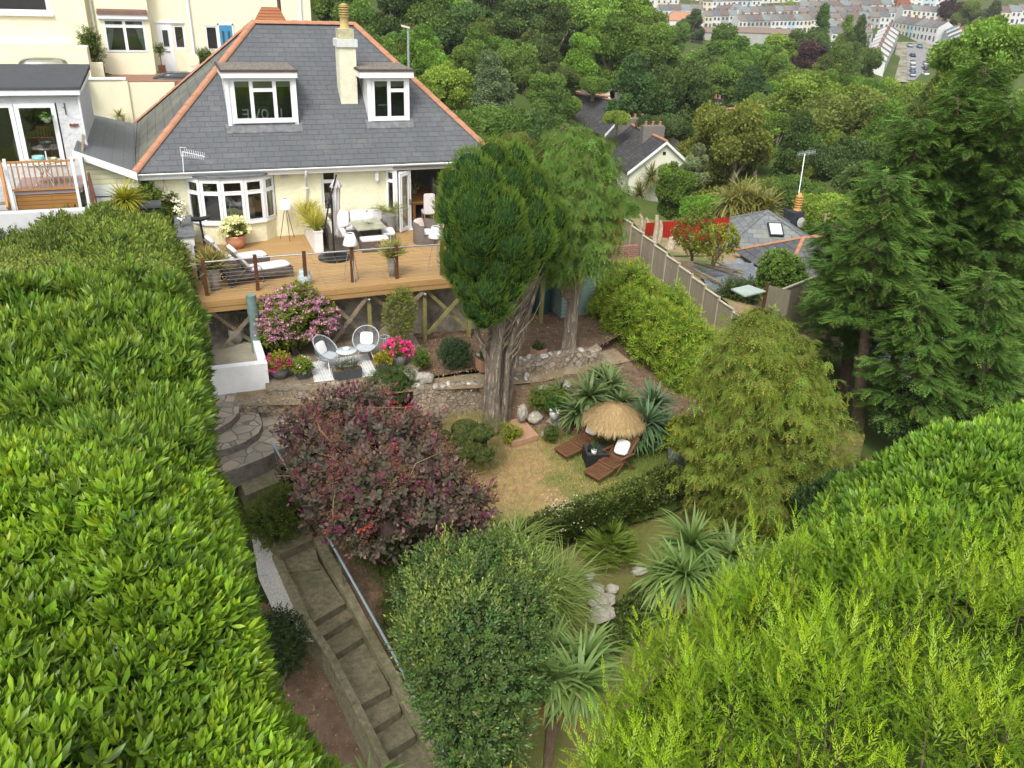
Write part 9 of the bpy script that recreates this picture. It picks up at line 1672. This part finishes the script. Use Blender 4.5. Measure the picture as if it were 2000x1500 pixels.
# road and its cars
q5 = [PD(1738, 160, 297), PD(1850, 160, 297), PD(1830, 82, 351), PD(1752, 82, 351)]; b = MB(); b.face(q5); tag(b.build('pavement', mat('pale_pavement', (.24, .23, .17), .9, .1, .6, .35), None), kind='structure')
q4 = [PD(1772, 157, 298), PD(1817, 157, 298), PD(1806, 86, 348), PD(1770, 86, 348)]; b = MB(); b.face([p+Vector((0, 0, .1)) for p in q4]); tag(b.build('town_road', mat('grey_tarmac', (.24, .24, .245), .9, .1, .1, .3), None), kind='structure')
for i, (x, y, cl_, l) in enumerate(((1781, 112, 'black', 'dark car parked on the left half way up the town street'), (1815, 109, 'white', 'white car parked on the right half way up the town street'), (1795, 94, 'teal', 'blue-green car at the top of the town street'), (1776, 92, 'silver', 'pale car at the top left of the town street'), (1781, 126, 'white', 'white car fourth from the near end on the left of the street'), (1781, 134, 'silver', 'silver car third from the near end on the left of the street'), (1781, 142, 'blue', 'blue car second from the near end on the left of the street'), (1781, 150, 'silver', 'silver car nearest on the left of the street'), (1806, 128, 'silver', 'silver car third from the near end on the right of the street'), (1806, 137, 'black', 'black car second from the near end on the right of the street'), (1807, 148, 'white', 'white car nearest on the right of the street'))):
 d = float(np.interp(y, [86, 157], [348, 298])); t = car(x, y, d, rad(58), cl_, l, 'cars parked along the town street'); t.scale = (1.1,)*3; t.location.z += .5
# distant hills
for nm, pts_ in (('distant_hill', [(-400, 900, 70), (200, 1100, 75), (800, 1100, 70), (1400, 800, 60), (1700, 300, 50)]),):
 b = MB(); b.grid([[(x*1.0, y*1.0, z*k-30) for x, y, z in pts_] for k in (0, .8, 1.0)]); tag(b.build(nm, M['earth'], None), kind='structure')
# ================================================================ GRASS BLADES ON THE LAWNS (uncountable)
def poly_pts(rg, poly, n):
 P = np.array([(p.x, p.y) for p in poly]); lo, hi = P.min(0), P.max(0); q = rg.uniform(lo, hi, (n, 2)); ins = np.zeros(n, bool); j = len(P)-1
 for i in range(len(P)):
  c = ((P[i, 1] > q[:, 1]) != (P[j, 1] > q[:, 1])) & (q[:, 0] < (P[j, 0]-P[i, 0])*(q[:, 1]-P[i, 1])/(P[j, 1]-P[i, 1]+1e-12)+P[i, 0]); ins ^= c; j = i
 return q[ins]
rg = np.random.default_rng(55); q = poly_pts(rg, ps_lawn, 42000); f1 = fbm(np.c_[q, np.zeros(len(q))], .9, 3); gr = np.clip((q[:, 0]+1.6*f1-9.0)/1.3, 0, 1); gr = np.maximum(gr, np.clip((fbm(np.c_[q, np.zeros(len(q))], 1.6, 9)-.75)*2, 0, .7)); gr *= rg.uniform(.7, 1., len(q)); st_ = vary(rg, (.46, .34, .15), len(q), .45, .08); gn = vary(rg, (.13, .21, .03), len(q), .25, .06); cc = st_*(1-gr[:, None])+gn*gr[:, None]
g = Geo(); g.add(blade(.22, 1, .3), np.c_[q, np.full(len(q), -2.785)], frames(rg, rg.normal(size=(len(q), 3))*.75+np.array([0, 0, .7])), rg.uniform(.045, .115, len(q)), cc); g.build('lawn_grass', LM, None, kind='stuff')
w_ = [lo_.matrix_world @ v.co for lo_ in [bpy.data.objects['lower_lawn']] for v in lo_.data.vertices]; W = np.array([V3(v) for v in w_]); k = rg.integers(0, len(W), 26000); q = W[k]+np.c_[rg.normal(size=(26000, 2))*.12, np.zeros(26000)]; f1 = fbm(q*np.array([1, 1, 0]), 1.1, 4)[:, None]; m_ = np.clip(.5+f1, 0, 1); cc = vary(rg, (.15, .19, .04), len(q), .3)*m_+vary(rg, (.27, .22, .10), len(q), .3)*(1-m_)
g = Geo(); g.add(blade(.22, 1, .3), q-np.array([0, 0, .01]), frames(rg, rg.normal(size=(len(q), 3))*.7+np.array([0, 0, .8])), rg.uniform(.04, .10, len(q)), cc); g.build('rough_grass', LM, None, kind='stuff')
for nm, n_, cs_ in (('flower_bed', 3500, ((.30, .19, .10), (.10, .06, .035), (.42, .38, .30))), ('bank', 1500, ((.30, .2, .1), (.12, .16, .04), (.4, .36, .3))), ('bed_under_fence', 2500, ((.28, .18, .1), (.09, .06, .04), (.36, .3, .2))), ('soil_bank', 1800, ((.30, .18, .1), (.1, .14, .03), (.4, .3, .2))), ('path', 900, ((.36, .3, .2), (.14, .11, .07), (.45, .42, .36)))):
 W = np.array([V3(v.co) for v in bpy.data.objects[nm].data.vertices]); k = rg.integers(0, len(W), n_); q = W[k]+np.c_[rg.normal(size=(n_, 2))*.16, rg.uniform(.0, .015, n_)]; g = Geo(); g.add(qleaf(.7), q, frames(rg, rg.normal(size=q.shape)+np.array([0, 0, .15])), rg.uniform(.02, .07, n_), np.array(cs_)[rg.integers(0, 3, n_)]*rg.uniform(.6, 1.3, (n_, 1))); g.build('leaf_litter', LM, None, kind='stuff')
# ================================================================ AIR
m_, t_, p_ = new_mat('thin_air'); t_.nodes.remove(p_); pv = N(t_, 'ShaderNodeVolumePrincipled'); pv.inputs['Color'].default_value = (.93, .96, 1, 1); pv.inputs['Density'].default_value = .0002; pv.inputs['Anisotropy'].default_value = .2; t_.links.new(pv.outputs[0], t_.nodes['Material Output'].inputs['Volume'])
allz = [v.co.z for v in bpy.data.objects['ground'].data.vertices]; hb_ = MB(); hb_.box(-1000, -400, min(allz)-1, 2600, 2900, max(max(allz)+2, 130)); tag(hb_.build('haze', m_, None), kind='stuff')
